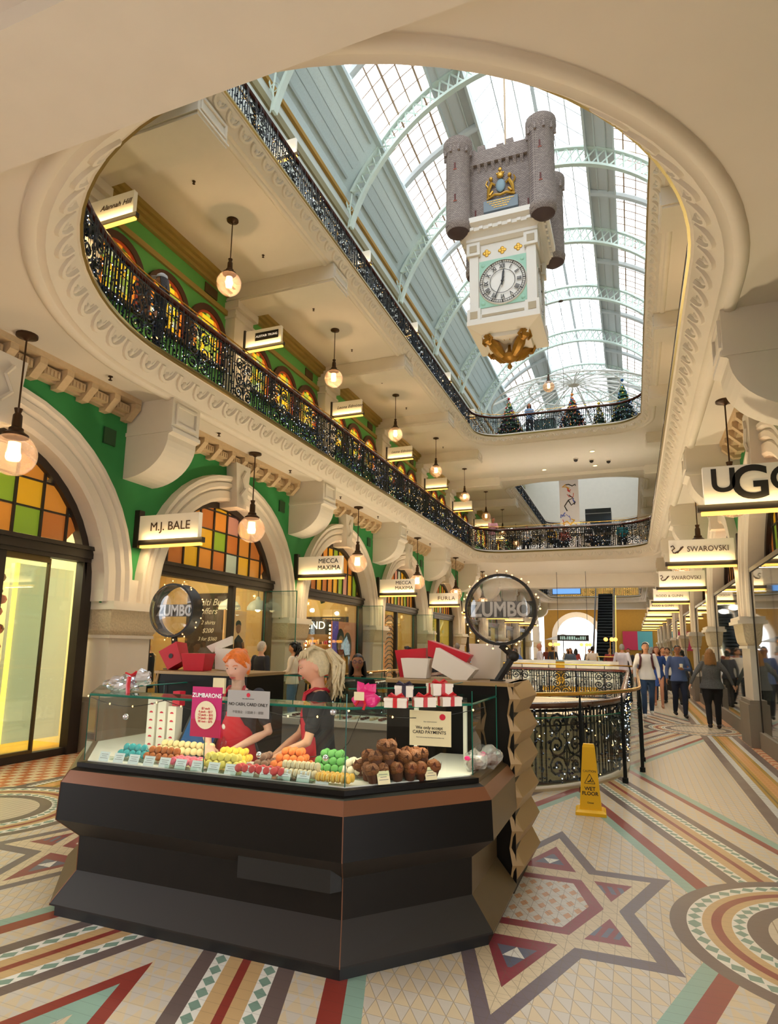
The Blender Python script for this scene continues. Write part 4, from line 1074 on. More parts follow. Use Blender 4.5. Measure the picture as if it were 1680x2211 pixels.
# ---- things inside and on the case ----
t=thing('tablet','black-framed tablet till with dark blue screen tilted inside the left of the case','tablet',(-2.83,3.72,.90),rot=(math.radians(-18),math.radians(14),.12))
m=MB(); m.box(-.13,.13,-.008,.008,0,.22); m.build('casing',M_inkb,t); m=MB(); m.box(-.115,.115,-.0095,-.008,.015,.205); m.build('screen',mat('screen_blue','#27507f',.1,emit=.25),t)
m=MB(); m.box(-.03,.03,0,.12,-.0,.02); m.build('stand',M_inkb,t)
M_box=mat('box_white','#efe6d8',.5); 
for i,(x,n,h) in enumerate(((-3.22,6,.37),(-3.13,5,.33),(-3.04,5,.30))):
    t=thing('carton_stack','tall cream carton with a column of red half-dots, %s of three'%['left','middle','right'][i],'carton',(x+.02,3.70,.879),group='dotted cartons')
    m=MB(); m.box(-.035,.035,0,.07,0,h); m.build('carton',M_box,t)
    m=MB()
    for j in range(n):
        z=.03+j*.055
        m.prism([(.015*math.cos(PI*q/8),z+.012*math.sin(PI*q/8)) for q in range(9)],'y',-.002,0)
    m.build('red_dots',M_red,t)
m=MB(); m.box(-.03,.03,-.03,.03,0,.10); m.build('gift_box',M_red,None,loc=(-3.0,3.74,1.182),label='small red box standing on the right dotted carton',cat='box')
# gift boxes with ribbons on glass shelf
M_rib=mat('ribbon_red','#c81e28',.35); M_ribp=mat('ribbon_navy','#2c2238',.4); M_ribk=mat('ribbon_pink','#e0287a',.35)
def gift(x,y,z,w,d,h,rz,rib,lab):
    t=thing('gift_box',lab,'gift box',(x,y,z),rz,group='white gift boxes on the glass shelf'); m=MB(); m.box(-w/2,w/2,-d/2,d/2,0,h*.8); m.box(-w/2-.003,w/2+.003,-d/2-.003,d/2+.003,h*.72,h); m.build('box',M_box,t)
    m=MB(); e=.0015
    m.box(-.011,.011,-d/2-.003-e,d/2+.003+e,-e*0,h+e); m.box(-w/2-.003-e,w/2+.003+e,-.011,.011,0,h+e); rb_=m.build('ribbon',rib,t)
    m=MB()
    for s in (-1,1): m.tube([(0,0,h+.004),(s*.03,.005,h+.022),(s*.045,0,h+.010),(0,0,h+.004)],.006,5,sx=1.6)
    m.build('bow',rib,rb_,True)
zt=1.2905
gift(-1.22,3.34,zt,.12,.09,.05,.2,M_rib,'low white gift box with red ribbon, left of the front row by the pink flowers')
gift(-1.10,3.46,zt,.12,.09,.05,.5,M_rib,'low white gift box with red ribbon, middle of the front row')
gift(-.99,3.58,zt,.12,.09,.05,.75,M_rib,'low white gift box with red ribbon, right end of the front row')
gift(-1.21,3.44,zt+.05,.10,.085,.06,.3,M_ribp,'white gift box with dark bow on top of the left front boxes')
gift(-1.05,3.60,zt+.055,.12,.10,.065,.7,M_rib,'white gift box with red ribbon on top of the right front boxes')
# pink wrapped gift
def crumple(name,mats,lab,cat,c,r,seed,amp,parent=None,n=(26,18)):
    m=MB(); m.ball((0,0,0),r,*n); m.v=[tuple(Vector(p)+Vector(p).normalized()*amp*noise.noise(Vector(p)*22+Vector((seed,0,0)))*1.6) for p in m.v]
    return m.build(name,mats,parent,False,loc=c,**({'label':lab,'cat':cat} if lab else {}))
t=thing('wrapped_gift','round gift in hot pink paper with big petals on the glass shelf','gift',(-1.40,3.33,zt+.035))
crumple('wrapping',M_ribk,None,None,(0,0,0),(.085,.06,.045),3,.012,t)
rr=random.Random(8)
for i in range(9):
    a=rr.uniform(0,2*PI); l=rr.uniform(.06,.11); el=rr.uniform(.5,1.3); d=Vector((math.cos(a)*math.cos(el),math.sin(a)*math.cos(el)*.6,math.sin(el))); sd=d.cross(Vector((0,1,.2))).normalized()
    m=MB(); b=Vector((0,0,.02)); m.add([b-sd*.01,b+sd*.01,b+d*l*.6+sd*.032,b+d*l,b+d*l*.6-sd*.032,b+d*l*.5+Vector((0,-.012,0))],[(0,1,5),(1,2,5),(2,3,5),(3,4,5),(4,0,5)]); m.build('petal',M_ribk,t)
m=MB(); m.tube([(0,-.05,.02),(.03,-.07,-.02),(.02,-.075,-.05)],.008,4); m.tube([(0,-.05,.02),(-.03,-.07,-.03)],.008,4); m.build('bow',M_rib,t)
m=MB(); m.box(-.03,.03,-.09,-.088,-.0,.045); m.build('tag',M_cardy,t)
# silver cellophane bag
M_foil=mat('silver_foil','#cfd0d6',.18,.85,noise_=.2,nscale=30)
t=thing('foil_parcel','silver foil parcel with red ribbon lying on the glass shelf at the left end','parcel',(-3.20,3.42,zt+.05))
crumple('foil_body',M_foil,None,None,(-.02,0,0),(.13,.08,.05),5,.022,t); crumple('foil_end',M_foil,None,None,(.14,.02,.045),(.07,.03,.05),9,.03,t)
m=MB(); m.tube([(.085,-.05,.05),(.10,-.075,0),(.11,-.08,-.06)],.009,5,sx=1.6); m.tube([(.08,-.03,.06),(.09,.03,.07)],.012,5); m.tube([(.03,-.03,.075),(.08,-.03,.06),(.12,-.03,.085)],.007,5); m.build('ribbon',M_rib,t,True)
# cellophane bags in the right side of the case
M_cello=glass('cellophane','#ffffff',.6,.12,opac=.15)
for i,(x,y,l) in enumerate(((-.93,3.95,'behind the muffins'),(-.88,4.15,'at the right end of the case'))):
    t=thing('cellophane_bag','clear cellophane bag with pink sticker %s'%l,'bag',(x,y,.94),group='cellophane bags'); wrp=crumple('wrap',M_cello,None,None,(0,0,0),(.07,.07,.06),i*3+1,.02,t,(16,10)); crumple('content',mat('bag_brown','#5a3420',.6),None,None,(0,0,-.02),(.05,.05,.035),i+4,.01,t,(10,8))
    m=MB(); m.ball((-.03,-.065,.02),(.018,.004,.014),10,6); m.build('sticker',M_ribk,wrp)
# red / white open boxes on the towers
def obox(x,y,z,w,d,h,rot,body,lab,grp,lid=None,dot=False):
    t=thing('cake_box',lab,'box',(x,y,z),group=grp,rot=rot); m=MB(); tp=.8
    m.loft([[(-w/2*tp,-d/2*tp,0),(w/2*tp,-d/2*tp,0),(w/2*tp,d/2*tp,0),(-w/2*tp,d/2*tp,0)],[(-w/2,-d/2,h),(w/2,-d/2,h),(w/2,d/2,h),(-w/2,d/2,h)]],0); m.build('box',body,t)
    if lid: m=MB(); m.box(-w/2-.004,w/2+.004,-d/2-.004,d/2+.004,h,h+.03); m.build('lid',lid,t)
    if dot: m=MB(); m.lathe([(0,0),(.022,0),(.022,.002),(0,.002)],n=16); m.xf(lambda p:Vector((p.x,-d/2*.9-.004-p.z,h*.5+p.y))); m.build('sticker',M_inkb,t)
    return t
M_rbox=mat('box_red','#c8142c',.4)
G1='boxes on the left tower'; G2='boxes on the right tower'
obox(-3.86,4.78,1.41,.20,.16,.19,(-.1,math.radians(-28),.1),M_rbox,'tall red cake box leaning left with black round sticker on the left tower',G1,dot=True)
obox(-3.62,4.74,1.378,.24,.18,.15,(0,0,.1),M_rbox,'squat red cake box beside the leaning one on the left tower',G1)
obox(-3.46,4.98,1.378,.26,.16,.19,(0,math.radians(6),.2),M_box,'cream cake box behind the red ones on the left tower',G1)
obox(-3.55,5.0,1.575,.24,.16,.07,(0,math.radians(-24),.5),M_box,'cream box lid tilted on top of the cream box on the left tower',G1)
obox(-1.58,4.80,1.378,.22,.18,.15,(0,0,0.05),M_box,'small cream cake box with red lining at the left of the right tower',G2)
obox(-1.66,4.95,1.378,.26,.10,.22,(0,math.radians(-5),.1),M_rbox,'red box back standing behind the small cream box on the right tower',G2)
obox(-1.33,4.82,1.40,.34,.20,.15,(0,math.radians(28),.05),M_box,'large cream cake box tipped to the right on the right tower',G2)
obox(-1.38,4.94,1.50,.36,.18,.12,(0,math.radians(18),.05),M_rbox,'flat red box lying slanted behind the tipped cream box',G2)
obox(-1.08,5.04,1.378,.26,.12,.27,(0,0,0),M_box,'upright cream box standing behind the arm of the large round sign',G2)
# lollipop signs
M_lens=glass('bubble_glass','#fafbfc',.35,.02)
def lolli(c,r,depth,rz,lab,foot,elbow,rot_z):
    t=thing('round_sign',lab,'sign',c,rot=(0,0,rot_z))
    m=MB(); ring=[(r*.97,-depth),(r*1.06,-depth),(r*1.06,depth),(r*.97,depth),(r*.97,-depth)]
    m.lathe(ring,n=48); m.xf(lambda p:Vector((p.x,p.z,p.y))); m.build('rim',M_inkb,t,True)
    for s in (-1,1):
        m=MB(); m.lathe([(r*math.sin(a),s*(depth+ (math.cos(a)-.0)*r*.32)) for a in [PI/2*(1-i/10) for i in range(11)]],n=40); m.xf(lambda p:Vector((p.x,p.z,p.y))); m.build('bubble',M_lens,t,True)
    m=MB(); hh=r*.24; w_=math.sqrt(r*r-hh*hh); m.box(-w_,w_,-.006,.006,-hh,hh); m.build('band',mat('sign_band_black','#171413',.35),t)
    text('ZUMBO',r*.60,mat('sign_letter_silver','#b9b2aa',.35,.3),t,(0,-.012,-.005),ext=.006,bold=.03,sx=.84); 
    m=MB(); rr=random.Random(5)
    for i in range(26):
        a=2*PI*i/26+rr.uniform(-.08,.08); e=r*1.05+rr.uniform(.005,.03); y=rr.uniform(-depth,depth); m.octa((e*math.cos(a),y,e*math.sin(a)),.008,0); m.tube([(r*1.04*math.cos(a),y,r*1.04*math.sin(a)),(e*math.cos(a),y,e*math.sin(a))],.002,3,mi=1)
    o=m.build('fairy_lights',[M_fair1,M_inkb],t); o['kind']='stuff'
    m=MB(); F=Vector(foot)-Vector(c); El=Vector(elbow)-Vector(c); m.tube([(0,0,-r*1.04),El],.028,6); m.tube([El,F+Vector((0,0,.0))],.028,6); m.ball(El,.042,10,8); m.box(F.x-.05,F.x+.05,F.y-.04,F.y+.04,F.z-.002,F.z+.008); m.build('arm',M_inkb,t,True)
    return t
lolli((-.92,4.8,1.905),.255,.03,0,'large round bubble sign with black lettered band on a bent arm, right tower',(-.95,4.8,1.377),(-.83,4.8,1.56),0)
lolli((-3.95,4.8,1.915),.235,.07,0,'smaller round bubble sign with black lettered band, left tower of the kiosk',(-3.97,4.8,1.377),(-3.93,4.8,1.55),0)
# purple block under right side shelf, misc
t=thing('glass_bottle','clear ribbed water bottle standing behind the case glass near the notice','bottle',(-2.62,3.78,.9)); m=MB(); m.lathe([(0,0),(.03,0),(.034,.03),(.022,.09),(.012,.11),(.012,.13),(0,.13)],n=14); m.build('body',M_glassc,t,True); m=MB(); m.ball((0,0,.16),.03,12,8); m.build('stopper',mat('pearl','#e6e0da',.2),t,True)
t=thing('folded_card','white folded card on a clear stand behind the glass top, left of centre','card',(-2.58,3.62,1.291)); m=MB(); m.box(-.045,.045,-.01,.01,0,.10); m.build('card',M_cardy,t)
t=thing('card_holder','clear acrylic card holder behind the magenta poster','holder',(-2.46,3.64,1.291)); m=MB(); m.box(-.05,.05,-.02,.02,0,.09); m.build('block',M_glassc,t)
M_kiosk_l=lamp('case_light','AREA',(-2.35,3.42,1.275),4,(1,.86,.62),1.8,(0,0,0),.05); lamp('case_light','AREA',(-1.05,3.70,1.275),2.2,(1,.86,.62),.6,(0,0,math.radians(48)),.05)
# string lights across the case
m=MB(); pts=[]
for i in range(41):
    u=i/40; x=-3.28+u*2.45; y=3.20 if x<-1.45 else 3.20+(x+1.45)*1.0; pts.append((x,y-.004,1.272-.05*abs(math.sin(u*PI*4))))
m.tube(pts,.0022,4,mi=1)
for i in range(0,41,3): m.octa(pts[i],.007,0)
for px,pz in ((-2.92,1.13),(-1.63,1.02)): pass
m.tube([(-1.50,3.55,1.26),(-1.60,3.56,1.05),(-1.66,3.56,.98),(-1.85,3.55,.95),(-2.02,3.55,.94)],.002,4,mi=1)
o=m.build('string_lights',[M_fair1,M_inkb],None,label='thin wire of tiny warm lights looped along the top of the kiosk glass',cat='string lights')
for (x,y,z,l) in ((-1.53,3.195,1.262,'silver bauble at the right front shelf edge'),(-2.96,3.194,1.16,'silver bauble low on the left of the case'),(-2.05,3.30,.985,'silver bauble before the mocha macarons'),(-1.62,3.30,1.0,'grey bauble hanging over the green macarons')):
    m=MB(); m.ball((0,0,0),.018,12,8); m.build('bauble',M_foil,None,True,loc=(x,y,z),label=l,cat='bauble',group='baubles on the kiosk')
# wet floor sign
t=thing('wet_floor_sign','yellow caution cone sign standing on the mosaic floor right of the kiosk','sign',(-.47,7.0,0),rz=.06)
My=mat('sign_yellow','#ffc808',.4); m=MB()
m.loft([[(-.145,-.13,0),(.145,-.13,0),(.145,.13,0),(-.145,.13,0)],[(-.145,-.13,.03),(.145,-.13,.03),(.145,.13,.03),(-.145,.13,.03)],[(-.12,-.10,.05),(.12,-.10,.05),(.12,.10,.05),(-.12,.10,.05)]]); m.build('foot',My,t)
m=MB(); m.loft([[(-.105,-.08,.05),(.105,-.08,.05),(.105,.08,.05),(-.105,.08,.05)],[(-.06,-.035,.64),(.06,-.035,.64),(.06,.035,.64),(-.06,.035,.64)],[(-.05,-.025,.67),(.05,-.025,.67),(.05,.025,.67),(-.05,.025,.67)]]); m.build('panel',My,t)
tl=math.atan2(.045,.59)
def onf(z): return -.08+.045*(z-.05)/.59-.002
for s,sz,z in (('CAUTION',.028,.41),('WET',.048,.245),('FLOOR',.048,.20),('Oates',.026,.115)): text(s,sz,M_inkb,t,(0,onf(z),z),rot=(PI/2-tl,0,0),ext=.0006,bold=.02 if sz>.04 else .0)
m=MB(); a=[(0,.385),(-.05,.295),(.05,.295)]
for i in range(3):
    p,q=a[i],a[(i+1)%3]; m.tube([(p[0],onf(p[1]),p[1]),(q[0],onf(q[1]),q[1])],.0022,4)
m.tube([(-.02,onf(.31),.31),(.0,onf(.318),.318),(.012,onf(.335),.335)],.005,5); m.tube([(.0,onf(.32),.32),(.022,onf(.31),.31),(.03,onf(.325),.325)],.003,4); m.ball((.018,onf(.345),.345),.006,6,5); m.build('pictogram',M_inkb,t)
# ---------------- great hanging clock ----------------
def clock():
    cx,cy=X0,16.2
    t=thing('hanging_clock','great hanging clock with a grey stone castle over a white case','clock',(cx,cy,9.05))
    t0=Vector((cx,cy,9.05))
    def B(m,n,mt,sm=False,par=None):
        m.xf(lambda p:p-Vector((0,0,9.05))); return m.build(n,mt,par or t,sm)
    MW=mat('clock_white','#e9e4dc',.5); MM=mat('clock_mint','#9fd0ba',.5); MG=mat('clock_gold','#c89a3c',.35,.6); 
    st=mat('castle_stone','#a09290',.8,noise_=.15,nscale=14)
    nt=st.node_tree; b=nt.nodes['Principled BSDF']; br=nt.nodes.new('ShaderNodeTexBrick'); tc=nt.nodes.new('ShaderNodeTexCoord'); mp=nt.nodes.new('ShaderNodeMapping')
    br.inputs['Scale'].default_value=7; br.inputs['Color1'].default_value=lin('#b0a299'); br.inputs['Color2'].default_value=lin('#958882'); br.inputs['Mortar'].default_value=lin('#665a5a'); br.inputs['Mortar Size'].default_value=.035
    sp=nt.nodes.new('ShaderNodeSeparateXYZ'); cb=nt.nodes.new('ShaderNodeCombineXYZ'); ad=nt.nodes.new('ShaderNodeMath'); nt.links.new(tc.outputs['Object'],sp.inputs[0]); nt.links.new(sp.outputs[0],ad.inputs[0]); nt.links.new(sp.outputs[1],ad.inputs[1]); nt.links.new(ad.outputs[0],cb.inputs[0]); nt.links.new(sp.outputs[2],cb.inputs[1]); nt.links.new(cb.outputs[0],br.inputs['Vector']); nt.links.new(br.outputs['Color'],b.inputs['Base Color'])
    bp=nt.nodes.new('ShaderNodeBump'); bp.inputs['Strength'].default_value=.6; bp.inputs['Distance'].default_value=.02; nt.links.new(br.outputs['Fac'],bp.inputs['Height']); bp.invert=True; nt.links.new(bp.outputs[0],b.inputs['Normal'])
    h=.88
    m=MB(); m.box(-.82,.82,-.82,.82,10.25,12.4,0)
    for sx in (-1,1):
        for sy in (-1,1):
            x,y=sx*.76,sy*.76
            m.box(x-.12,x+.12,y-.12,y+.12,10.1,12.45,0); 
            for z in (10.28,12.2): m.box(x-.18,x+.18,y-.18,y+.18,z-.18,z+.18,0); [m.box(x-.10,x+.10,y+s*.185-.005,y+s*.185+.005,z-.10,z+.10,1) for s in (-1,1)]
    m.box(-.9,.9,-.9,.9,10.1,10.3,0); m.box(-.55,.55,-.91,-.9,10.2,10.27,1)
    # cornice
    m.loft([[(-a,-a,z),(a,-a,z),(a,a,z),(-a,a,z)] for a,z in ((.86,12.35),(.95,12.42),(.95,12.5),(1.05,12.6),(1.1,12.62),(1.1,12.72),(1.22,12.8),(1.22,12.95),(.9,13.05))],0)
    for i in range(9):
        for s in (-1,1):
            c=-1.0+2.0*i/8; m.box(c-.05,c+.05,s*1.1-.05,s*1.1+.05,12.62,12.7,0); m.box(s*1.1-.05,s*1.1+.05,c-.05,c+.05,12.62,12.7,0)
    # underside steps
    m.loft([[(-a,-a,z),(a,-a,z),(a,a,z),(-a,a,z)] for a,z in ((.6,9.75),(.62,9.85),(.85,9.95),(.95,10.0),(.95,10.12))],0)
    B(m,'clock_case',[MW,mat('case_inset_tan','#b9a98c',.6)])  # second material: tan corner squares and base strip
    m=MB()
    for (nx,ny) in ((0,-1),(1,0),(-1,0),(0,1)):
        def R(p): 
            return Vector((p[0]*(-ny)+p[1]*(-nx)*-1*-1, 0,0))
    # mint face panels on four sides
    for q in range(4):
        rot=Matrix.Rotation(q*PI/2,4,'Z'); s=MB(); s.box(-.62,.62,-.835,-.82,10.5,11.85,0); m.merge(s,lambda p:rot@p)
    B(m,'face_panel',MM)
    for q in range(4):
        rot=Matrix.Rotation(q*PI/2,4,'Z')
        s=MB(); s.lathe([(0,0),(.60,0),(.62,-.03),(.64,0),(.64,.02)],n=48); s.xf(lambda p:rot@Vector((p.x,-.845+p.z,11.15+p.y))); f=B(s,'dial',mat('dial_white','#efece6',.4),True)
        if q in (0,1):
            k=MB()
            for rr_ in (.60,.53,.33): 
                k.tube([(rr_*math.cos(2*PI*i/64),0,rr_*math.sin(2*PI*i/64)) for i in range(64)],.007,4,closed=True)
            for i in range(60):
                a=2*PI*i/60; k.tube([(.53*math.cos(a),0,.53*math.sin(a)),(.60*math.cos(a),0,.60*math.sin(a))],.005 if i%5 else .012,4)
            k.xf(lambda p:rot@Vector((p.x,-.885,p.z+11.15))); B(k,'minute_ring',M_inkb,par=f)
            if q==0:
                for i,nm in enumerate(['XII','I','II','III','IIII','V','VI','VII','VIII','IX','X','XI']):
                    a=PI/2-2*PI*i/12; o=text(nm,.17,M_inkb,f,(.43*math.cos(a),-.885,11.15-9.05+.43*math.sin(a)),rot=(PI/2,0,0),name='numeral',ext=.004,bold=.02,sx=.72); o.rotation_euler=(PI/2,-(a-PI/2),0)
            k=MB()
            def hand(a,l,w):
                d=Vector((math.cos(a),0,math.sin(a))); p=Vector((-d.z,0,d.x)); k.add([-d*.12+p*w*.6,-d*.12-p*w*.6,d*l*.7-p*w,d*l,d*l*.7+p*w],[(0,1,2,3,4)])
            hand(math.radians(83),.36,.03); hand(math.radians(245),.55,.014); k.ball((0,0,0),.04,10,6)
            k.xf(lambda p:rot@Vector((p.x,-.90+p.y*.3,p.z+11.15))); B(k,'hands',M_inkb,par=f)
    for x in (-.42,0,.42):
        m=MB()
        for a in range(4): m.ball((x+.06*math.cos(a*PI/2),-.825,12.08+.06*math.sin(a*PI/2)),(.055,.01,.055),10,4)
        m.ball((x,-.828,12.08),(.05,.01,.05),8,4); B(m,'gilt_quatrefoil',MG,True)
    for sx in (-1,1):
        for z in (10.62,11.72): m=MB(); m.ball((sx*.52,-.84,z),(.06,.015,.06),6,4); B(m,'corner_leaf',MM,True)
    # castle
    m=MB(); m.box(-.86,.86,-.86,.86,12.9,15.0,0)
    for s in (-1,1):
        m.box(-.92,.92,s*.9-.06,s*.9+.06,14.72,15.12,0); m.box(s*.9-.06,s*.9+.06,-.92,.92,14.72,15.12,0)
        for i in range(9):
            c=-.78+1.56*i/8; m.prism([(s*.86,14.5),(s*.97,14.72),(s*.86,14.72)],'x',c-.045,c+.045,0) ; m.prism([(s*.86,14.5),(s*.97,14.72),(s*.86,14.72)],'y',c-.045,c+.045,0)
    for i in range(7):
        c=-.78+1.56*i/6; rr_=.12+.1*math.sin(i*2.1); m.box(c-.1,c+.1,-.9,.9,15.1,15.12+max(0,rr_),0)
    m.box(-.4,.4,-.4,.4,15.0,15.45,0)
    B(m,'castle_keep',[st])
    for sx in (-1,1):
        for sy in (-1,1):
            s=MB(); s.lathe([(.30,12.64),(.34,12.74),(.35,12.84),(.33,12.9),(.33,14.95),(.40,15.1),(.40,15.32),(.34,15.34),(.34,15.25),(0,15.25)],(sx*1.12,sy*1.12,0),20)
            for i in range(10): a=2*PI*i/10; s.prism([(0,0)],'z',0,0,0,cap=False) if False else s.box(sx*1.12+.36*math.cos(a)-.03,sx*1.12+.36*math.cos(a)+.03,sy*1.12+.36*math.sin(a)-.03,sy*1.12+.36*math.sin(a)+.03,14.9,15.1,0)
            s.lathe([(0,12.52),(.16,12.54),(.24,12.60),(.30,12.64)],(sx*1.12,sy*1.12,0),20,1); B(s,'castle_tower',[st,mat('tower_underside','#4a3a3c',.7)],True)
    SL=[mat('slit_red','#5e2018',.6),mat('slit_brick','#a35a48',.7)]
    for sx in (-1,1):
        for z in (13.5,14.45):
            m=MB(); m.box(sx*1.12-.02,sx*1.12+.02,-1.12-.345,-1.12-.32,z-.09,z+.09,0); m.box(sx*1.12-.045,sx*1.12+.045,-1.12-.34,-1.12-.32,z-.12,z-.09,1); B(m,'arrow_slit',SL)
    for x,z in ((-.7,13.3),(.72,13.3)): m=MB(); m.box(x-.02,x+.02,-.875,-.86,z-.1,z+.1,0); B(m,'arrow_slit',SL)
    m=MB(); m.box(-.46,.46,-.95,-.86,13.22,13.54,0); B(m,'plaque',mat('plaque_grey_blue','#77858f',.5))
    m=MB(); rb=random.Random(4)
    for r_ in range(4):
        wd=(.36,.30,.24,.18)[r_]; x=-wd
        while x<wd-.02: l=rb.uniform(.02,.07); m.box(x,min(wd,x+l),-.958,-.95,13.48-r_*.065,13.505-r_*.065); x+=l+.018
    B(m,'gilt_inscription',MG)
    m=MB(); rr_=random.Random(2)
    m.ball((0,-.90,13.72),(.12,.04,.17),12,8,1)
    for s in (-1,1):
        m.tube([(s*.33,-.9,13.48),(s*.30,-.92,13.66),(s*.22,-.93,13.8),(s*.14,-.92,13.74)],[.03,.05,.05,.03],6); m.ball((s*.24,-.94,13.90),.055,8,6); m.tube([(s*.3,-.9,13.7),(s*.38,-.9,13.82),(s*.34,-.9,13.9)],.02,5); m.tube([(s*.2,-.92,13.6),(s*.28,-.94,13.5)],.03,5)
    m.tube([(-.36,-.9,13.44),(-.15,-.93,13.5),(0,-.94,13.46),(.15,-.93,13.5),(.36,-.9,13.44)],.03,6)
    m.ball((0,-.93,13.95),(.09,.05,.07),10,6)
    for s in (-.08,-.03,.03,.08): m.ball((s,-.93,14.03-abs(s)*.3),.03,6,5)
    m.ball((0,-.94,14.1),(.05,.03,.05),8,6)
    m.xf(lambda p:Vector((p.x*1.05,p.y,13.62+(p.z-13.44)*1.2)))
    B(m,'crest',[MG,mat('crest_blue','#7f9aa8',.5)],True)
    # gilded figures leaning out below the case
    MGo=mat('gilded_figure','#a87c34',.38,.55,noise_=.3,nscale=14,bump=.5)
    def fig(sx,sy):
        m=MB(); A=Vector((sx*.14,sy*.14,9.40)); T=Vector((sx*.56,sy*.56,10.12))
        def L(u,o=0,w=0): p=A.lerp(T,u); return p+Vector((sx*o,sy*o,-o))+Vector((-sy*w,sx*w,0))*.7
        m.tube([L(0,.0),L(.2,.03),L(.38,.04),L(.5,.05),L(.62,.08),L(.74,.07),L(.80,.06)],[.09,.14,.15,.12,.15,.13,.06],8)
        m.ball(L(.88,.09),(.07,.07,.085),10,8); m.tube([L(.82,.1,.02),L(.95,.02,.05),L(1.02,-.02,.0)],[.05,.05,.03],6)
        for s in (-1,1):
            m.tube([L(.74,.07,s*.1),L(.60,.10,s*.2),L(.5,.14,s*.10)],[.045,.04,.03],6)
            m.tube([L(.76,-.02,s*.08),L(1.0,-.06,s*.22),L(.75,-.10,s*.30),L(.35,-.08,s*.2)],[.03,.07,.07,.02],6,sx=.5)
        return m
    for sx in (-1,1):
        for sy in (-1,1): B(fig(sx,sy),'gilded_figure',MGo,True)
    m=MB(); m.lathe([(0,9.05),(.05,9.08),(.07,9.13),(.05,9.18),(.03,9.2),(.03,9.24),(.15,9.30),(.24,9.38),(.25,9.42),(.22,9.46),(.1,9.5),(.05,9.6),(.03,9.8),(0,9.8)],n=18); B(m,'finial',MGo,True)
    m=MB(); m.tube([(0,0,15.3),(0,0,23.9)],.03,6,mi=0); B(m,'hanging_rod',mat('rod_tan','#c2a888',.4))
clock()
# ---------------- people ----------------
def evalmesh(mb,vox,smooth=4,name='body'):
    me=mb.mesh(name,[]); me.materials.clear(); o=bpy.data.objects.new('tmp',me); COL.objects.link(o)
    r=o.modifiers.new('r','REMESH'); r.mode='VOXEL'; r.voxel_size=vox
    if smooth: s=o.modifiers.new('s','SMOOTH'); s.iterations=smooth; s.factor=.5
    dg=bpy.context.evaluated_depsgraph_get(); me2=bpy.data.meshes.new_from_object(o.evaluated_get(dg)); bpy.data.objects.remove(o)
    me2.polygons.foreach_set('use_smooth',[True]*len(me2.polygons)); return me2
def ell(c,rx,ry,n=14,rz=0):
    return [(c[0]+rx*math.cos(2*PI*k/n),c[1]+ry*math.sin(2*PI*k/n)*(1.0 if math.sin(2*PI*k/n)<0 else .9),c[2]) for k in range(n)]
def limb(mb,pts,rs,n=10):
    # rounded ends
    P=[Vector(p) for p in pts]; mb.ball(P[0],rs[0],n,6); mb.ball(P[-1],rs[-1],n,6)
    for p,r in zip(P[1:-1],rs[1:-1]): mb.ball(p,r,n,6)
    mb.tube(P,rs,n)
def bez(a,b,c,n=4): return [Vector(a).lerp(Vector(b),i/n).lerp(Vector(b).lerp(Vector(c),i/n),i/n) for i in range(n+1)]
def head_mesh(mb,c,s=1.0,R=None,detail=True):
    nu,nv=(40,32) if detail else (20,16); vs=[]
    base=MB(); base.ball((0,0,0),(1,1,1),nu,nv)
    def g(x,z,cx,cz,w): return math.exp(-((x-cx)**2+(z-cz)**2)/(w*w))
    out=[]
    for x,y,z in base.v:
        X=x*.075; Z=z*.112; Yy=y*.094
        if z<-.1: X*=1-.36*((-z-.1)/.9)**1.3; 
        if z<0 and y<0: Yy*=1-.05*(-z)
        if z<-.2 and y>0: Yy*=1-.45*(-z-.2)
        if z>0: X*=1+.04*z
        if y<0:
            f=-.012*0
            f-=.020*g(X,Z,0,-.022,.012)+.010*g(X,Z,0,-.006,.012)           # nose
            f+=.009*g(abs(X),Z,.032,.012,.016)                              # eye sockets
            f-=.005*g(X,Z,0,.034,.03)                                        # brow
            f-=.006*g(X,Z,0,-.055,.014)                                      # lips
            f+=.004*g(X,Z,0,-.070,.010); f-=.008*g(X,Z,0,-.092,.018)         # chin
            f-=.004*g(abs(X),Z,.042,-.022,.02)
            Yy+=f
        out.append(Vector((X,Yy,Z)))
    base.v=out
    for s_ in (-1,1): base.ball((s_*.078,.008,-.008),(.010,.020,.031),8,6)
    T=R or Matrix.Identity(4)
    mb.merge(base,lambda p:T@(p*s)+Vector(c))
def hand_mesh(mb,w,d,palm,s=1.0,curl=.5,side=1,detail=True):
    """w wrist, d pointing direction, palm: palm normal"""
    w=Vector(w); d=Vector(d).normalized(); pn=Vector(palm); pn=(pn-d*pn.dot(d)).normalized(); a=d.cross(pn)*side
    L=.085*s
    for k in (-1,0,1): limb(mb,[w+a*k*.012,w+d*L*.55+a*k*.020,w+d*L+a*k*.024],[.019*s,.018*s,.013*s],8)
    for i,(o,l) in enumerate(((-.033,.068),(-.011,.078),(.011,.074),(.032,.060))):
        b=w+d*L*.95+a*o*s; u=d*math.cos(curl*.6)+pn*math.sin(curl*.6); v=d*math.cos(curl*1.6)+pn*math.sin(curl*1.6); x=d*math.cos(curl*2.4)+pn*math.sin(curl*2.4)
        p1=b+u*l*.42*s; p2=p1+v*l*.32*s; p3=p2+x*l*.26*s; limb(mb,[b,p1,p2,p3],[.0095*s,.0085*s,.008*s,.0065*s],8 if detail else 5)
    b=w+d*L*.3-a*.028*s; q1=b+(d*.6-a*.7+pn*.35).normalized()*.036*s; q2=q1+(d*.85-a*.25+pn*.4).normalized()*.030*s; limb(mb,[b,q1,q2],[.013*s,.011*s,.008*s],8 if detail else 5)
MS={}
def skin(c): return mat('skin_'+c,c,.5,noise_=.04,nscale=10,spec=.35)
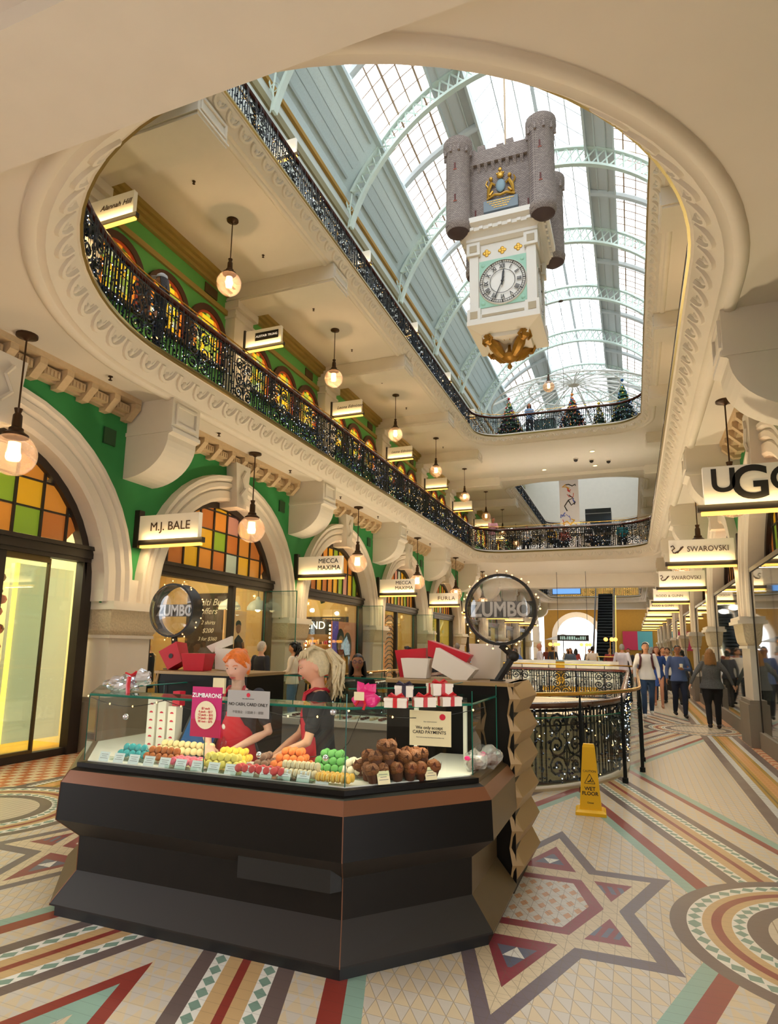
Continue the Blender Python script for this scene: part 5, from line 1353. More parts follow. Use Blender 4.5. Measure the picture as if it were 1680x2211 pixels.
def person(name,label,loc,rz,H,sk,hair,top,bottom,pose,hairst='short',shoe='#201c1a',female=False,near=False,group=None,extras=(),sleeve='long',dress=False,headrot=(0,0,0),wide=1.0,visible_low=True,patt=0):
    t=thing('person',label,'person',loc,rz,group); S_=H/1.72; t.scale=(S_,)*3
    vox=.0085 if near else .014
    W=.94 if female else 1.0
    # skeleton
    pel=Vector((0,0,.94)); ch=Vector((0,0,1.27)); nk=Vector((0,.01,1.47)); lean=pose.get('lean',0); yaw_=pose.get('twist',0)
    Rl=Matrix.Rotation(-lean,4,'X')@Matrix.Identity(4)
    def U(p): p=Vector(p); return Vector((0,0,.94))+ (Matrix.Rotation(lean,4,'X')@(p-Vector((0,0,.94))))
    sh=[U((s*.175*W,.01,1.41)) for s in (-1,1)]
    el=[pose.get('el',[(-.24,.03,1.13),(.24,.03,1.13)])[i] for i in (0,1)]; wr=[pose.get('wr',[(-.25,-.06,.90),(.25,-.06,.90)])[i] for i in (0,1)]
    el=[Vector(e) for e in el]; wr=[Vector(e) for e in wr]
    kn=[Vector(p) for p in pose.get('kn',[(-.10,-.03,.52),(.10,-.03,.52)])]; an=[Vector(p) for p in pose.get('an',[(-.10,.02,.09),(.10,.02,.09)])]
    hp=[Vector((s*.09,0,.93)) for s in (-1,1)]
    HS=1.13 if near else 1.0; HC=U((0,-.012,1.615+(.02 if near else 0))); hr=Matrix.Rotation(headrot[2],4,'Z')@Matrix.Rotation(headrot[0],4,'X')@Matrix.Rotation(headrot[1],4,'Y')
    # body
    m=MB(); wd=wide
    rings=[(.84,.13,.10),(.93,.165*wd,.115*wd),(1.05,(.135 if female else .145)*wd,.10*wd),(1.16,(.13 if female else .15)*wd,.10*wd),(1.28,.155*W*(1+(wd-1)*.6),.115*(1+(wd-1)*.6)),(1.38,.165*W,.10),(1.43,.13*W,.075),(1.465,.06,.055)]
    m.loft([[U(p) for p in ell((0,0,z),a,b)] for z,a,b in rings])
    limb(m,[U((0,.012,1.42)),U((0,.008,1.49)),HC+Vector((0,.02,-.06))],[.062,.052,.05])
    head_mesh(m,HC,HS,hr,True if near else False)
    af=.86 if female else 1.0
    for i in (0,1):
        limb(m,[sh[i],sh[i].lerp(el[i],.45),el[i],el[i].lerp(wr[i],.35),wr[i]],[.052*af,.047*af*wd,.038*af,.040*af,.026*af])
        d=(wr[i]-el[i]).normalized(); hand_mesh(m,wr[i]+d*.01,pose.get('hd',[d,d])[i],pose.get('palm',[(1,-.3,0),(-1,-.3,0)])[i],1.0,pose.get('curl',.45),1 if i else -1,near)
    if visible_low:
        for i in (0,1):
            limb(m,[hp[i],hp[i].lerp(kn[i],.5),kn[i],kn[i].lerp(an[i],.3),an[i]],[.085,.075*wd,.052,.055,.036]); limb(m,[an[i]+Vector((0,.02,-.04)),an[i]+Vector((0,-.12,-.055))],[.035,.028])
    key=None
    o=bpy.data.objects.new('body',evalmesh(m,vox,5)); o.data.materials.append(skin(sk)); COL.objects.link(o); o.parent=t; body=o
    # top
    if top:
        m=MB(); e=.014
        rr_=[(r[0],r[1]+e,r[2]+e) for r in rings[1:]]; rr_[-1]=(1.455,.075,.068)
        if not dress: rr_[0]=(rr_[0][0],rr_[0][1]+.014,rr_[0][2]+.014); rr_=[(.86,.188*wd+e,.142*wd+e)]+rr_
        m.loft([[U(p) for p in ell((0,0,z),a,b)] for z,a,b in rr_])
        for i in (0,1):
            f=.55 if sleeve=='short' else 1
            if sleeve=='none': continue
            if sleeve=='short': limb(m,[sh[i],sh[i].lerp(el[i],.35),sh[i].lerp(el[i],.68)],[.066*af,.062*af*wd,.060*af])
            else:
                e2=el[i].lerp(wr[i],.9 if sleeve=='long' else .45); limb(m,[sh[i],sh[i].lerp(el[i],.5),el[i],e2],[.060*af,.056*af*wd,.049*af,.038*af])
        if dress: m.loft([ell((0,0,z),a,b) for z,a,b in ((.60,.17,.14),(.75,.175,.145),(.95,.18,.135),(1.02,.15,.12))])
        o=bpy.data.objects.new('dress' if dress else 'top',evalmesh(m,vox*1.1,3)); o.data.materials.append(mat('cloth_'+top,top,.8,noise_=patt or .06,nscale=60 if patt else 8)); COL.objects.link(o); o.parent=t
    if bottom and visible_low and not dress:
        m=MB(); m.loft([ell((0,0,z),a,b) for z,a,b in ((.80,.165*wd,.115*wd),(.9,.175*wd,.127*wd),(.99,.165*wd,.118*wd))])
        for i in (0,1): limb(m,[hp[i],hp[i].lerp(kn[i],.5),kn[i],kn[i].lerp(an[i],.45),an[i]+Vector((0,0,.02))],[.098*wd,.090*wd,.068,.066,.054])
        o=bpy.data.objects.new('trousers',evalmesh(m,vox*1.2,3)); o.data.materials.append(mat('cloth_'+bottom,bottom,.85,noise_=.1,nscale=8)); COL.objects.link(o); o.parent=t
    if visible_low:
        for i in (0,1):
            m=MB(); c=an[i]; limb(m,[c+Vector((0,.035,-.035)),c+Vector((0,-.05,-.045)),c+Vector((0,-.15,-.052))],[.045,.042,.034]); m.v=[(x,y,max(z,c.z-.088)) for x,y,z in m.v]; m.build('shoe',mat('shoe_'+shoe,shoe,.5),t,True)
    # hair
    hm=mat('hair_'+hair,hair,.45,noise_=.35,nscale=40,bump=.4)
    m=MB(); b=MB(); nu,nv=(40,28) if near else (20,14); b.ball((0,0,0),(1,1,1),nu,nv); out=[]
    front=.055 if hairst!='bald' else .2
    for x,y,z in b.v:
        X=x*.084; Z=z*.120; Yy=y*.102+.006
        n=noise.noise(Vector((x*9,y*9,z*5)))*.004
        keep=(Z>.048-.9*max(0,-Yy-.03)*0 and True)
        # pull hair back to nothing over the face
        lim=.050+ (.02 if y<-.5 else 0) if y<-.15 else (-.075 if y>.1 else -.02)
        if Z<lim: 
            X*=.86; Yy=Yy*.86; Z=Z if y<-.15 else max(Z,lim-.02) if y>-.15 else Z
            if y<-.15: Yy=max(Yy,-.045)
            Z=max(Z,-.055); X*=(.80 if Z<-.02 else 1)
        out.append(Vector((X*(1+n*6),Yy*(1+n*6),Z*(1+n*3))))
    b.v=out
    if hairst!='none': m.merge(b,lambda p:hr@(p*HS)+HC)
    hb=lambda p:hr@(Vector(p)*HS)+HC
    rg=random.Random(label)
    if hairst in('long','longwave'):
        L=.30 if hairst=='longwave' else .26
        for i in range(26):
            a=PI*(-.08)+PI*1.16*i/25; c=(math.cos(a)*.080,math.sin(a)*.085+.012,.02)
            pts=[c]+[(c[0]*(1+.12*j)+(.012*math.sin(j*2.1+i) if hairst=='longwave' else 0),c[1]*1.02+.01*j,c[2]-L*j/4+rg.uniform(-.01,.01)) for j in range(1,5)]
            m.tube([hb(p) for p in pts],[.020,.020,.018,.016,.006],6)
    if hairst=='ponytail':
        for i in range(22):
            a=-1.3+2.6*i/21; m.tube([hb((.080*math.sin(a),-.088*math.cos(a)-.004,.070+.006*math.sin(i*2.3))),hb((.088*math.sin(a)*.95,-.06*math.cos(a),.105)),hb((.05*math.sin(a),.03,.122)),hb((.01*math.sin(a),.09,.075))],[.004,.011,.014,.012],5)
        c0=(0,.09,.06)
        for i in range(34):
            dx=rg.uniform(-.045,.045); dy=rg.uniform(-.035,.035); ln=pose.get('pony',.22)*rg.uniform(.65,1.05); ph=rg.uniform(0,6)
            pts=[c0,(dx*.5,.115+dy*.4,.07)]+[(dx*(.8+j*.28)+.012*math.sin(ph+j*1.7),.115+.03*math.sin(j*.8)+dy*(.6+.2*j)+.012*math.cos(ph+j*1.9),.05-ln*j/5) for j in range(1,6)]
            m.tube([hb(p) for p in pts],[.018,.02,.019,.017,.014,.011,.004],5)
    if hairst=='bun':
        m.ball(hb((0,.10,.055)),.036,10,8)
        for i in range(14):
            a=-.9+1.8*i/13; m.tube([hb((.08*math.sin(a)*.4,-.06,.10)),hb((.088*math.sin(a),-.075*math.cos(a)-.005,.062)),hb((.089*math.sin(a+.35),-.045*math.cos(a),.015+.02*math.cos(a*3)))],[.014,.012,.005],5) if abs(a)>.35 else None
    if hairst!='none': m.build('hair',hm,t,True)
    if near or True:
        # eyes, brows and mouth
        m=MB(); 
        for s_ in (-1,1):
            m.ball(hb((s_*.031,-.080,.012)),(.0125,.006,.0035),10,6,0); m.ball(hb((s_*.031,-.0855,.0115)),(.0052,.003,.005),8,5,1)
            m.tube([hb((s_*.016,-.0905,.030)),hb((s_*.032,-.090,.036)),hb((s_*.048,-.080,.031))],.0022,4,mi=2)
        (m.ball(hb((-.031,-.0795,.0155)),(.0145,.0078,.0050),10,6,3),m.ball(hb((.031,-.0795,.0155)),(.0145,.0078,.0050),10,6,3)) if near else None; m.build('eyes',[mat('eye_white','#e6ded6',.3),mat('iris','#3a2a20',.2),mat('brow_'+hair,hair,.7),skin(sk)],body,True)
        m=MB(); m.tube([hb((-.022,-.082,-.052)),hb((-.008,-.0925,-.049)),hb((.008,-.0925,-.049)),hb((.022,-.082,-.052))],[.002,.0042,.0042,.002],6); m.tube([hb((-.018,-.083,-.055)),hb((0,-.092,-.057)),hb((.018,-.083,-.055))],[.002,.005,.002],6); m.build('mouth',mat('lips_'+('f' if female else 'm'),'#b4504c' if female else '#a3665a',.4),body,True)
    for e in extras: e(t,U,hb)
    return t
# accessories
def apron(t,U,hb):
    m=MB(); M_=mat('apron_red','#c0142e',.6,noise_=.06)
    rings=[]
    for z,w,d in ((1.36,.075,.105),(1.30,.10,.13),(1.2,.125,.132),(1.08,.155,.13),(.95,.19,.146),(.8,.20,.16),(.62,.20,.17)):
        rings.append([U((w*math.sin(a)*1.0,-(d+.006)*math.cos(a) if abs(a)<1.5 else 0,z)) for a in [-1.25+2.5*i/14 for i in range(15)]])
    m.loft(rings,0,cap=False,closed=False); 
    m.xf(lambda p:p); o=m.build('apron',M_,t,True)
    s=o.modifiers.new('thick','SOLIDIFY'); s.thickness=.006; s.offset=1
    m=MB()
    for s_ in (-1,1): m.tube([U((s_*.07,-.112,1.36)),U((s_*.068,-.09,1.44)),U((s_*.06,-.02,1.475)),U((s_*.03,.07,1.46)),U((0,.085,1.44))],.011,6)
    m.build('apron_strap',M_,o,True)
def glasses(t,U,hb):
    m=MB()
    for s_ in (-1,1): m.tube([hb((s_*.033+.021*math.cos(q),-.098,.012+.017*math.sin(q))) for q in [2*PI*i/14 for i in range(14)]],.0025,4,closed=True); m.tube([hb((s_*.054,-.096,.014)),hb((s_*.082,.0,.014))],.0025,4)
    m.tube([hb((-.012,-.099,.014)),hb((.012,-.099,.014))],.0025,4); m.build('glasses',mat('glasses_frame','#4a2a5a',.3),t)
def backpack(t,U,hb):
    m=MB()
    for s_ in (-1,1): m.tube([U((s_*.13,.10,1.36)),U((s_*.125,.0,1.462)),U((s_*.12,-.115,1.36)),U((s_*.14,-.125,1.2)),U((s_*.165,-.02,1.1))],.014,6,sx=1.8)
    m.build('backpack_strap',mat('strap_maroon','#54222a',.7),t)
def cup(t,U,hb):
    m=MB(); c=Vector((.02,-.30,1.16)); m.lathe([(0,0),(.03,0),(.04,.11),(.042,.11),(.042,.12),(0,.125)],c,14); o=m.build('drink_cup',mat('paper_cup','#e8ded0',.6),t,True)
def bag(t,U,hb):
    m=MB(); m.box(.22,.36,-.12,.22,.50,.78); m.tube([(.29,-.1,.78),(.27,.0,.95),(.29,.2,.78)],.012,5); m.build('handbag',M_inkb,t)
def hat(t,U,hb):
    m=MB(); m.lathe([(.16,.04),(.165,.045),(.095,.065),(.09,.13),(.05,.15),(0,.152)],(0,0,0),20); m.xf(lambda p:hb(p)); m.build('sun_hat',mat('straw_white','#e9e0cc',.8),t,True)
def cap(t,U,hb):
    m=MB(); m.lathe([(.095,.035),(.098,.05),(.09,.09),(.05,.125),(0,.13)],(0,0,0),18); m.add([(-.06,-.08,.045),(.06,-.08,.045),(.05,-.17,.035),(-.05,-.17,.035),(-.06,-.08,.055),(.06,-.08,.055),(.05,-.17,.04),(-.05,-.17,.04)],[(0,1,2,3),(7,6,5,4),(0,3,7,4),(1,5,6,2),(3,2,6,7)]); m.xf(lambda p:hb(p)); m.build('cap',mat('cap_pale','#c9cdd4',.7),t,True)
def lanyard(t,U,hb):
    m=MB(); m.tube([U((-.05,-.09,1.44)),U((0,-.13,1.2)),U((.05,-.09,1.44))],.008,4); m.build('scarf',mat('scarf_orange','#e8b040',.6),t)
def earring(t,U,hb):
    m=MB(); m.ball(hb((-.086,-.005,-.04)),.013,8,6); m.ball(hb((-.086,.0,-.062)),.009,8,6); m.build('earring',mat('pearl','#e6e0da',.2),t,True)
LEAN=.16
staffA=dict(lean=.12,el=[(-.22,-.10,1.13),(.26,-.06,1.14)],wr=[(-.10,-.33,1.06),(.08,-.34,1.04)],palm=[(0,0,-1),(0,0,-1)],curl=.5)
person('p','person with bright orange pinned-up hair and red apron, looking down behind the case',(-2.60,3.90,0),0.25,1.55,'#dfb09a','#e8782a','#2a2c36','#26262c',staffA,'bun',female=True,near=True,extras=(apron,),sleeve='short',headrot=(.34,0,-.15),visible_low=True)
staffB=dict(lean=.10,el=[(-.20,-.16,1.12),(.22,-.12,1.12)],wr=[(-.10,-.38,.95),(.08,-.40,.96)],palm=[(0,0,-1),(0,0,-1)],curl=.55,pony=.30)
person('p','person with wavy blonde ponytail, black t-shirt and red apron, in profile behind the case',(-1.94,3.90,0),-1.05,1.56,'#dca68a','#cdbb94','#22232a','#26262c',staffB,'ponytail',female=True,near=True,extras=(apron,earring),sleeve='short',headrot=(.30,0,0))
walk=dict(kn=[(-.09,-.16,.53),(.09,.03,.50)],an=[(-.09,-.14,.10),(.09,.24,.14)],el=[(-.25,.08,1.14),(.25,.0,1.14)],wr=[(-.26,.0,.90),(.26,-.10,.90)])
walk2=dict(kn=[(-.09,.04,.50),(.09,-.14,.53)],an=[(-.09,.20,.13),(.09,-.10,.09)],el=[(-.25,.0,1.14),(.25,.06,1.14)],wr=[(-.27,-.08,.90),(.26,.02,.90)])
cupp=dict(walk2); cupp['el']=[(-.26,.02,1.14),(.24,-.04,1.14)]; cupp['wr']=[(-.28,-.05,.91),(.06,-.27,1.16)]; cupp['palm']=[(1,-.3,0),(-1,0,.2)]
lookd=dict(el=[(-.21,-.06,1.14),(.21,-.06,1.14)],wr=[(-.12,-.28,1.05),(.10,-.28,1.05)],palm=[(1,0,0),(-1,0,0)])
wav=dict(el=[(-.25,.05,1.14),(.25,.05,1.14)],wr=[(-.27,-.03,.90),(.27,-.03,.90)])
person('p','person with black hair and glasses in black jacket, behind the kiosk rear counter',(-2.90,6.66,0),0.35,1.52,'#a87658','#17120f','#22252c','#1c1c20',wav,'long',female=True,extras=(glasses,))
person('p','grey-haired person in black shirt seen from behind, between the two kiosk staff',(-6.45,10.3,0),PI-.3,1.66,'#d8a98c','#b9b0a0','#23242a','#20222a',wav,'short')
person('p','person with dark ponytail in cream top and blue jeans, in profile',(-6.55,11.7,0),-1.3,1.64,'#c99470','#17120f','#ece0cc','#5f86b0',lookd,'ponytail',female=True)
person('p','person with dark tied hair in rust top, behind the one in jeans',(-6.95,12.5,0),-.9,1.68,'#c08a68','#1c1512','#b0584a','#30343c',wav,'bun',female=True)
person('p','person with black tied-back hair in white t-shirt bending over a covered pushchair',(-5.45,16.4,0),-1.1,1.66,'#c99878','#120f0e','#efece6','#2a2e38',dict(lean=.35,el=[(-.22,-.2,1.05),(.22,-.2,1.05)],wr=[(-.15,-.42,.98),(.15,-.42,.98)]),'bun',female=True,sleeve='short')
person('p','person in black jacket with orange scarf, facing the camera behind the white boxes',(-5.25,17.5,0),0,1.62,'#c0896a','#17120f','#26262c','#222228',wav,'bun',female=True,extras=(lanyard,))
person('p','person with dark short hair in black, in profile next to the orange scarf',(-5.3,18.4,0),-1.2,1.72,'#b98764','#17120f','#2a2a30','#222228',wav,'short')
person('p','person with curly grey hair seen from behind, left of the white sun hat',(-5.35,20.4,0),PI,1.74,'#c99478','#8a8078','#4a4440','#2c2c30',wav,'short')
person('p','person in white sun hat and blue shirt behind the boxes',(-5.45,23.2,0),PI,1.70,'#c99478','#6a5a4a','#8fb4e0','#50545c',wav,'short',extras=(hat,))
person('p','person with long brown hair right of the white sun hat',(-5.2,23.6,0),.3,1.72,'#c99478','#5a3420','#8a4a3a','#2c2c30',wav,'long',female=True)
M_=[]
person('p','person in bright blue shirt leaning over the far counter, left of the white shirt',(-3.72,23.7,0),-1.2,1.68,'#c98a6c','#4a3a2c','#5f86d8','#2c4a9a',dict(lean=.5,el=[(-.22,-.3,1.1),(.22,-.3,1.1)],wr=[(-.15,-.5,1.0),(.15,-.5,1.0)]),'short')
person('p','bald person in white shirt at the far side of the ground-floor opening',(-3.2,24.1,0),-1.4,1.80,'#c98a6c','#8a6a54','#efe9ee','#5a5860',wav,'none')
person('p','grey-haired person in pale shirt and dark trousers seen from behind at the balustrade corner',(-.36,23.5,0),PI-.1,1.80,'#c98a6c','#8e8a86','#d9d2dc','#2e2a30',wav,'short')
person('p','young person in white shirt, backpack straps and slim blue jeans walking towards the camera',(.28,17.2,0),.05,1.80,'#d09a78','#15110f','#e9e6e4','#2c4468',walk,'short',shoe='#ece8e2',extras=(backpack,))
person('p','person with red-brown hair in royal blue dress and sandals walking towards the camera',(.62,20.2,0),0,1.72,'#c98f72','#6a3424','#24448a',None,walk2,'long',female=True,extras=(bag,),sleeve='short',dress=True,shoe='#c99070')
person('p','person with glasses in blue checked shirt and navy trousers holding a paper cup',(1.02,17.6,0),.1,1.74,'#a8714f','#15110f','#4a5a86','#1d2438',cupp,'short',shoe='#16130f',extras=(glasses,cup))
person('p','person with blonde-brown hair in grey speckled jacket and black trousers, walking away',(1.52,15.4,0),PI,1.66,'#d3a488','#8a6238','#54565a','#15151a',dict(kn=[(-.10,-.05,.5),(.10,.05,.52)],an=[(-.10,-.1,.09),(.10,.18,.12)],el=[(-.33,.05,1.16),(.33,.05,1.16)],wr=[(-.42,.02,.94),(.42,.02,.94)]),'long',female=True,wide=1.28,patt=.7,shoe='#2a1814')
rc=random.Random(11)
cols=['#b04a4a','#d8d0c4','#3a3c46','#7a3a30','#e6e0d8','#5a6a80','#c8b090','#2c2c34','#8a2a34','#60708a']
def cap_(s): return s
where=[(.55,22.6,'between the blue dress and the pale shirt'),(1.0,22.0,'behind the blue dress'),(1.35,21.4,'behind the cup holder'),(.95,24.5,'deep in the right aisle, left'),(1.5,24.0,'deep in the right aisle, right'),(.4,26.5,'far down the right aisle'),(1.2,28.0,'far down the right aisle near the piers'),(-.2,29,'beyond the opening, right of the escalator foot'),(-1.0,31,'under the escalator'),(-2.0,33,'left of the escalator foot'),(-2.8,35,'before the far arch'),(-3.5,38,'in the far arch, right'),(-4.2,37,'in the far arch, middle'),(-4.9,40,'in the far arch, left'),(-1.6,28.5,'seated area behind the far rail, right'),(-2.6,29.5,'seated area behind the far rail, left')]
for i,(x,y,w) in enumerate(where):
    c=cols[i%10]; nm={'#b04a4a':'dusty red','#d8d0c4':'cream','#3a3c46':'charcoal','#7a3a30':'rust brown','#e6e0d8':'white','#5a6a80':'slate blue','#c8b090':'tan','#2c2c34':'black','#8a2a34':'dark red','#60708a':'blue grey'}[c]
    person('p','distant person in %s top, %s'%(nm,w),(x,y,0),rc.uniform(-.5,.5) if i%2 else PI+rc.uniform(-.5,.5),rc.uniform(1.62,1.78),'#c08a6a',rc.choice(['#17120f','#4a3020','#7a5a38','#8e8a86']),c,rc.choice(['#20242e','#2a3448','#3a3634']),walk if i%2 else walk2,rc.choice(['short','long','short','bun']),group='distant crowd')
# galleries
person('p','person in pale cap with long dark hair at the first-floor railing',(-6.95,7.55,ZF1),-.9,1.66,'#c08a6a','#2a1a14','#22202a','#20242e',wav,'long',female=True,extras=(cap,))
person('p','person in pink top and pale trousers leaning over the far first-floor railing',(-5.85,28.75,ZF1),.5,1.64,'#b87a5c','#3a2418','#e6a8b8','#d8d4d0',dict(lean=.3,el=[(-.22,-.25,1.15),(.22,-.25,1.15)],wr=[(-.1,-.42,1.02),(.1,-.42,1.02)]),'short',sleeve='short')
# ---------------- cafe on the bridge, trees, escalator, far things ----------------
sit=dict(kn=[(-.10,-.42,.95-.02),(.10,-.42,.95-.02)],an=[(-.10,-.42,.52),(.10,-.42,.52)],el=[(-.22,-.06,1.15),(.22,-.06,1.15)],wr=[(-.12,-.30,1.10),(.12,-.30,1.10)])
def chair(x,y,z,rz,lab,col,g):
    t=thing('cafe_chair',lab,'chair',(x,y,z),rz,group=g); M1=mat('chair_'+col,col,.5)
    m=MB(); m.box(-.2,.2,-.2,.2,.44,.47); m.build('seat',M1,t); m=MB(); m.loft([[(-.2,.19,.5),(.2,.19,.5),(.2,.22,.5),(-.2,.22,.5)],[(-.19,.25,.88),(.19,.25,.88),(.19,.28,.88),(-.19,.28,.88)]]); m.build('backrest',M1,t)
    for sx in (-1,1):
        for sy in (-1,1): m=MB(); m.tube([(sx*.18,sy*.18,.44),(sx*.21,sy*.21,0)],.012,5); m.build('leg',M_iron,t)
    return t
def table(x,y,z,lab,g):
    t=thing('cafe_table',lab,'table',(x,y,z),group=g); m=MB(); m.box(-.35,.35,-.35,.35,.72,.75); m.build('tabletop',M_inkb,t); m=MB(); m.tube([(0,0,.02),(0,0,.72)],.03,6); m.lathe([(0,0),(.22,0),(.2,.02),(0,.03)],n=12); m.build('pedestal',M_iron,t); return t
seats=[(-4.3,29.0,'#7a4aa8','#e8e4e0','first from the left'),(-3.2,29.1,'#e0b030','#e0b030','second, in mustard top'),(-2.7,29.6,'#7a4aa8','#9a4a3a','third from the left'),(-1.6,29.0,'#30343c','#d8d4d0','fourth, with pale scarf'),(-.2,29.1,'#2a8a94','#2a8a94','at the right end, in teal top')]
for i,(x,y,cc,tc_,w) in enumerate(seats):
    chair(x,y+.05,ZF1,PI if i%2 else 0,'dark cafe chair on the first-floor bridge, '+w,'#2c2a30','cafe chairs')
    person('p','diner seated at the first-floor bridge cafe, '+w,(x,y,ZF1-.47),.0 if i%2==0 else .6,1.68,'#b9805f',['#2a1a14','#4a3020','#17120f','#d8cfc4','#2a1a14'][i],tc_,'#2c3038',sit,['short','long','short','bun','long'][i],group='seated diners')
for i,x in enumerate((-5.0,-3.75,-2.1,-.9)): table(x,29.2,ZF1,'square dark cafe table on the first-floor bridge, %s from the left'%['first','second','third','fourth'][i],'cafe tables')
# upper bridge: christmas trees, people, kiosk block
M_orn=[mat('bauble_'+c,c,.25,.3) for c in ('#b02a34','#d8c04a','#3a6aa8','#8ac0c8','#7a3a8a','#e6e2de','#e08a3a')]
def tree(x,y,z,h,r,pal,lab,g='decorated christmas trees'):
    t=thing('christmas_tree',lab,'tree',(x,y,z),group=g); m=MB(); m.tube([(0,0,0),(0,0,.2)],.05,8); m.build('trunk',mat('trunk','#4a3424',.8),t)
    m=MB()
    for k in range(7): m.lathe([(r*(1-k/8)*1.02,.18+h*.12*k),(r*(1-k/8)*.55,.18+h*.12*(k+.8)),(.02,.18+h*.12*(k+1.3))],n=14)
    m.build('foliage',mat('fir_green','#2c5a3c',.8,noise_=.4,nscale=30,bump=1),t)
    m=MB(); rr_=random.Random(lab)
    for i in range(150):
        u=rr_.random()**1.4; a=rr_.uniform(0,2*PI); rad=r*(1-u)*1.02+.02; m.ball((rad*math.cos(a),rad*math.sin(a),.2+(h*.88)*u),rr_.uniform(.03,.05),6,5,rr_.choice(pal))
    o=m.build('baubles',M_orn,t,True); o['kind']='stuff'; m=MB(); m.ball((0,0,h+.12),.07,8,6); m.build('topper',M_orn[pal[0]],t)
tree(-5.0,29.0,ZF2,1.9,.62,[0,1,5,4,6],'christmas tree with red, white and purple baubles at the left end of the top-floor bridge')
tree(-4.35,30.7,ZF2,1.2,.45,[5,3],'small silvery christmas tree beside the tall colourful one, top-floor bridge')
tree(-2.1,29.2,ZF2,1.8,.65,[6,0,2],'christmas tree with warm lights at the middle right of the top-floor bridge')
tree(-.95,29.4,ZF2,1.3,.35,[1,5],'slim yellow and white christmas tree at the right of the top-floor bridge')
tree(.1,29.2,ZF2,2.2,.62,[2,3,1],'tall blue christmas tree with yellow top at the right end of the top-floor bridge')
person('p','person in blue top with long dark hair at the top-floor railing between the trees',(-4.05,29.0,ZF2),.2,1.66,'#b9805f','#2a2030','#7a9ac0','#2c3038',lookd,'long',female=True)
person('p','person in red hat tending the tree on the top-floor bridge',(-2.5,30.6,ZF2),0,1.70,'#b9805f','#a02a34','#4a3a48','#2c3038',wav,'short')
t=thing('kiosk_desk','dark green low desk behind the top-floor railing, left of centre','desk',(-3.4,29.5,ZF2)); m=MB(); m.box(-.45,.45,-.3,.3,0,.85,0); m.box(-.48,.48,-.33,.33,.85,.9,1); m.build('body',[mat('desk_green','#3a5a54',.5),M_dark],t)
# banner and glass lift hall seen through the bridge gap
t=thing('banner','tall hanging banner with loose coloured brush strokes beyond the first-floor bridge','banner',(-2.95,36.0,6.4))
m=MB(); m.box(-.52,.52,-.01,.01,0,4.6,0); m.build('cloth',mat('banner_white','#e6e4ee',.7),t)
m=MB(); rr_=random.Random(6)
for i in range(16):
    x=rr_.uniform(-.4,.4); z=rr_.uniform(1.2,4.4); pts=[(x,-.018,z)]
    for j in range(4): x=max(-.48,min(.48,x+rr_.uniform(-.25,.25))); z=z+rr_.uniform(-.35,.2); pts.append((x,-.018,z))
    m.tube(pts,rr_.uniform(.012,.04),5,mi=i%4)
m.build('brush_strokes',[mat('stroke_red','#d04a4a',.6),mat('stroke_blue','#5a6ac8',.6),mat('stroke_gold','#e0b040',.6),mat('stroke_black','#2a2a34',.6)],t)
t=thing('lift_shaft','dark glass lift tower with slanted sides beyond the first-floor bridge','lift',(-1.4,37.5,ZF1)); m=MB()
m.loft([[(-.5,0,-.0),(.5,0,0),(.5,1.2,0),(-.5,1.2,0)],[(-.5,0,1.9),(.5,0,1.9),(.5,1.2,1.9),(-.5,1.2,1.9)],[(-.8,-.2,2.5),(.6,-.2,2.5),(.6,1.2,2.5),(-.8,1.2,2.5)],[(-.8,-.2,3.6),(.6,-.2,3.6),(.6,1.2,3.6),(-.8,1.2,3.6)]]); m.build('casing',mat('lift_dark','#26323c',.15,.4),t)
m=MB(); 
for z in (.3,1.0,1.7,2.6,3.3): m.box(-.82,.62,-.22,-.2,z,z+.04)
m.build('trim',mat('steel','#8a939a',.3,.8),t)
t=thing('gallery_shopfront','pale shop wall with warm lit windows across the far first-floor gallery','shopfront',(-2.75,57.0,ZF1))
m=MB(); m.box(-3.2,3.4,0,.2,0,3.0,0); m.box(-3.2,3.4,-.1,.0,3.0,3.3,1); m.box(-3.3,3.5,-.4,0,3.9,4.1,1)
for i in range(9): m.box(-3.2+i*.8,-3.14+i*.8,-.3,-.24,3.3,3.9,1)
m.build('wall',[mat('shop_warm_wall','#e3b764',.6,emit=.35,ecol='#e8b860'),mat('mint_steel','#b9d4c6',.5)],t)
# escalator
t=thing('escalator','steep dark escalator with glass sides and lit edges rising through the far opening','escalator',(-1.7,44.5,0)); a=Vector((0,-3.2,0.2)); b=Vector((0,4.6,5.6))
for sx in (-.62,0,.62):
    m=MB()
    if sx==0:
        m.add([(-.5,a.y,a.z),(.5,a.y,a.z),(.5,b.y,b.z),(-.5,b.y,b.z),(-.5,a.y,a.z-.5),(.5,a.y,a.z-.5),(.5,b.y,b.z-.7),(-.5,b.y,b.z-.7)],[(0,1,2,3),(7,6,5,4),(0,3,7,4),(1,5,6,2)],0)
        for i in range(26): p=a.lerp(b,(i+.5)/26); m.box(-.48,.48,p.y-.15,p.y+.12,p.z,p.z+.12,0)
        m.build('steps',mat('escalator_dark','#23303a',.35,.5),t)
        m=MB()
        for i in range(14): p=a.lerp(b,(i+.5)/14); m.box(-.5,.5,p.y-.02,p.y+.02,p.z-.53,p.z-.5,0)
        m.build('underside_ribs',mat('steel','#8a939a',.3,.8),t)
    else:
        m.prism([(a.y,a.z),(b.y,b.z),(b.y,b.z+.9),(a.y,a.z+.9)],'x',sx-.02,sx+.02,0); m.build('glass_side',mat('escalator_glass','#4a6a70',.1,.3),t)
        m=MB(); m.tube([(sx,a.y,a.z+.92),(sx,b.y,b.z+.92)],.04,6); m.build('handrail',M_inkb,t)
        m=MB(); m.tube([(sx*1.1,a.y,a.z-.1),(sx*1.1,b.y,b.z-.1)],.03,5); m.build('edge_light',mat('edge_yellow','#d8c060',.4,emit=.8,ecol='#e6d070'),t)
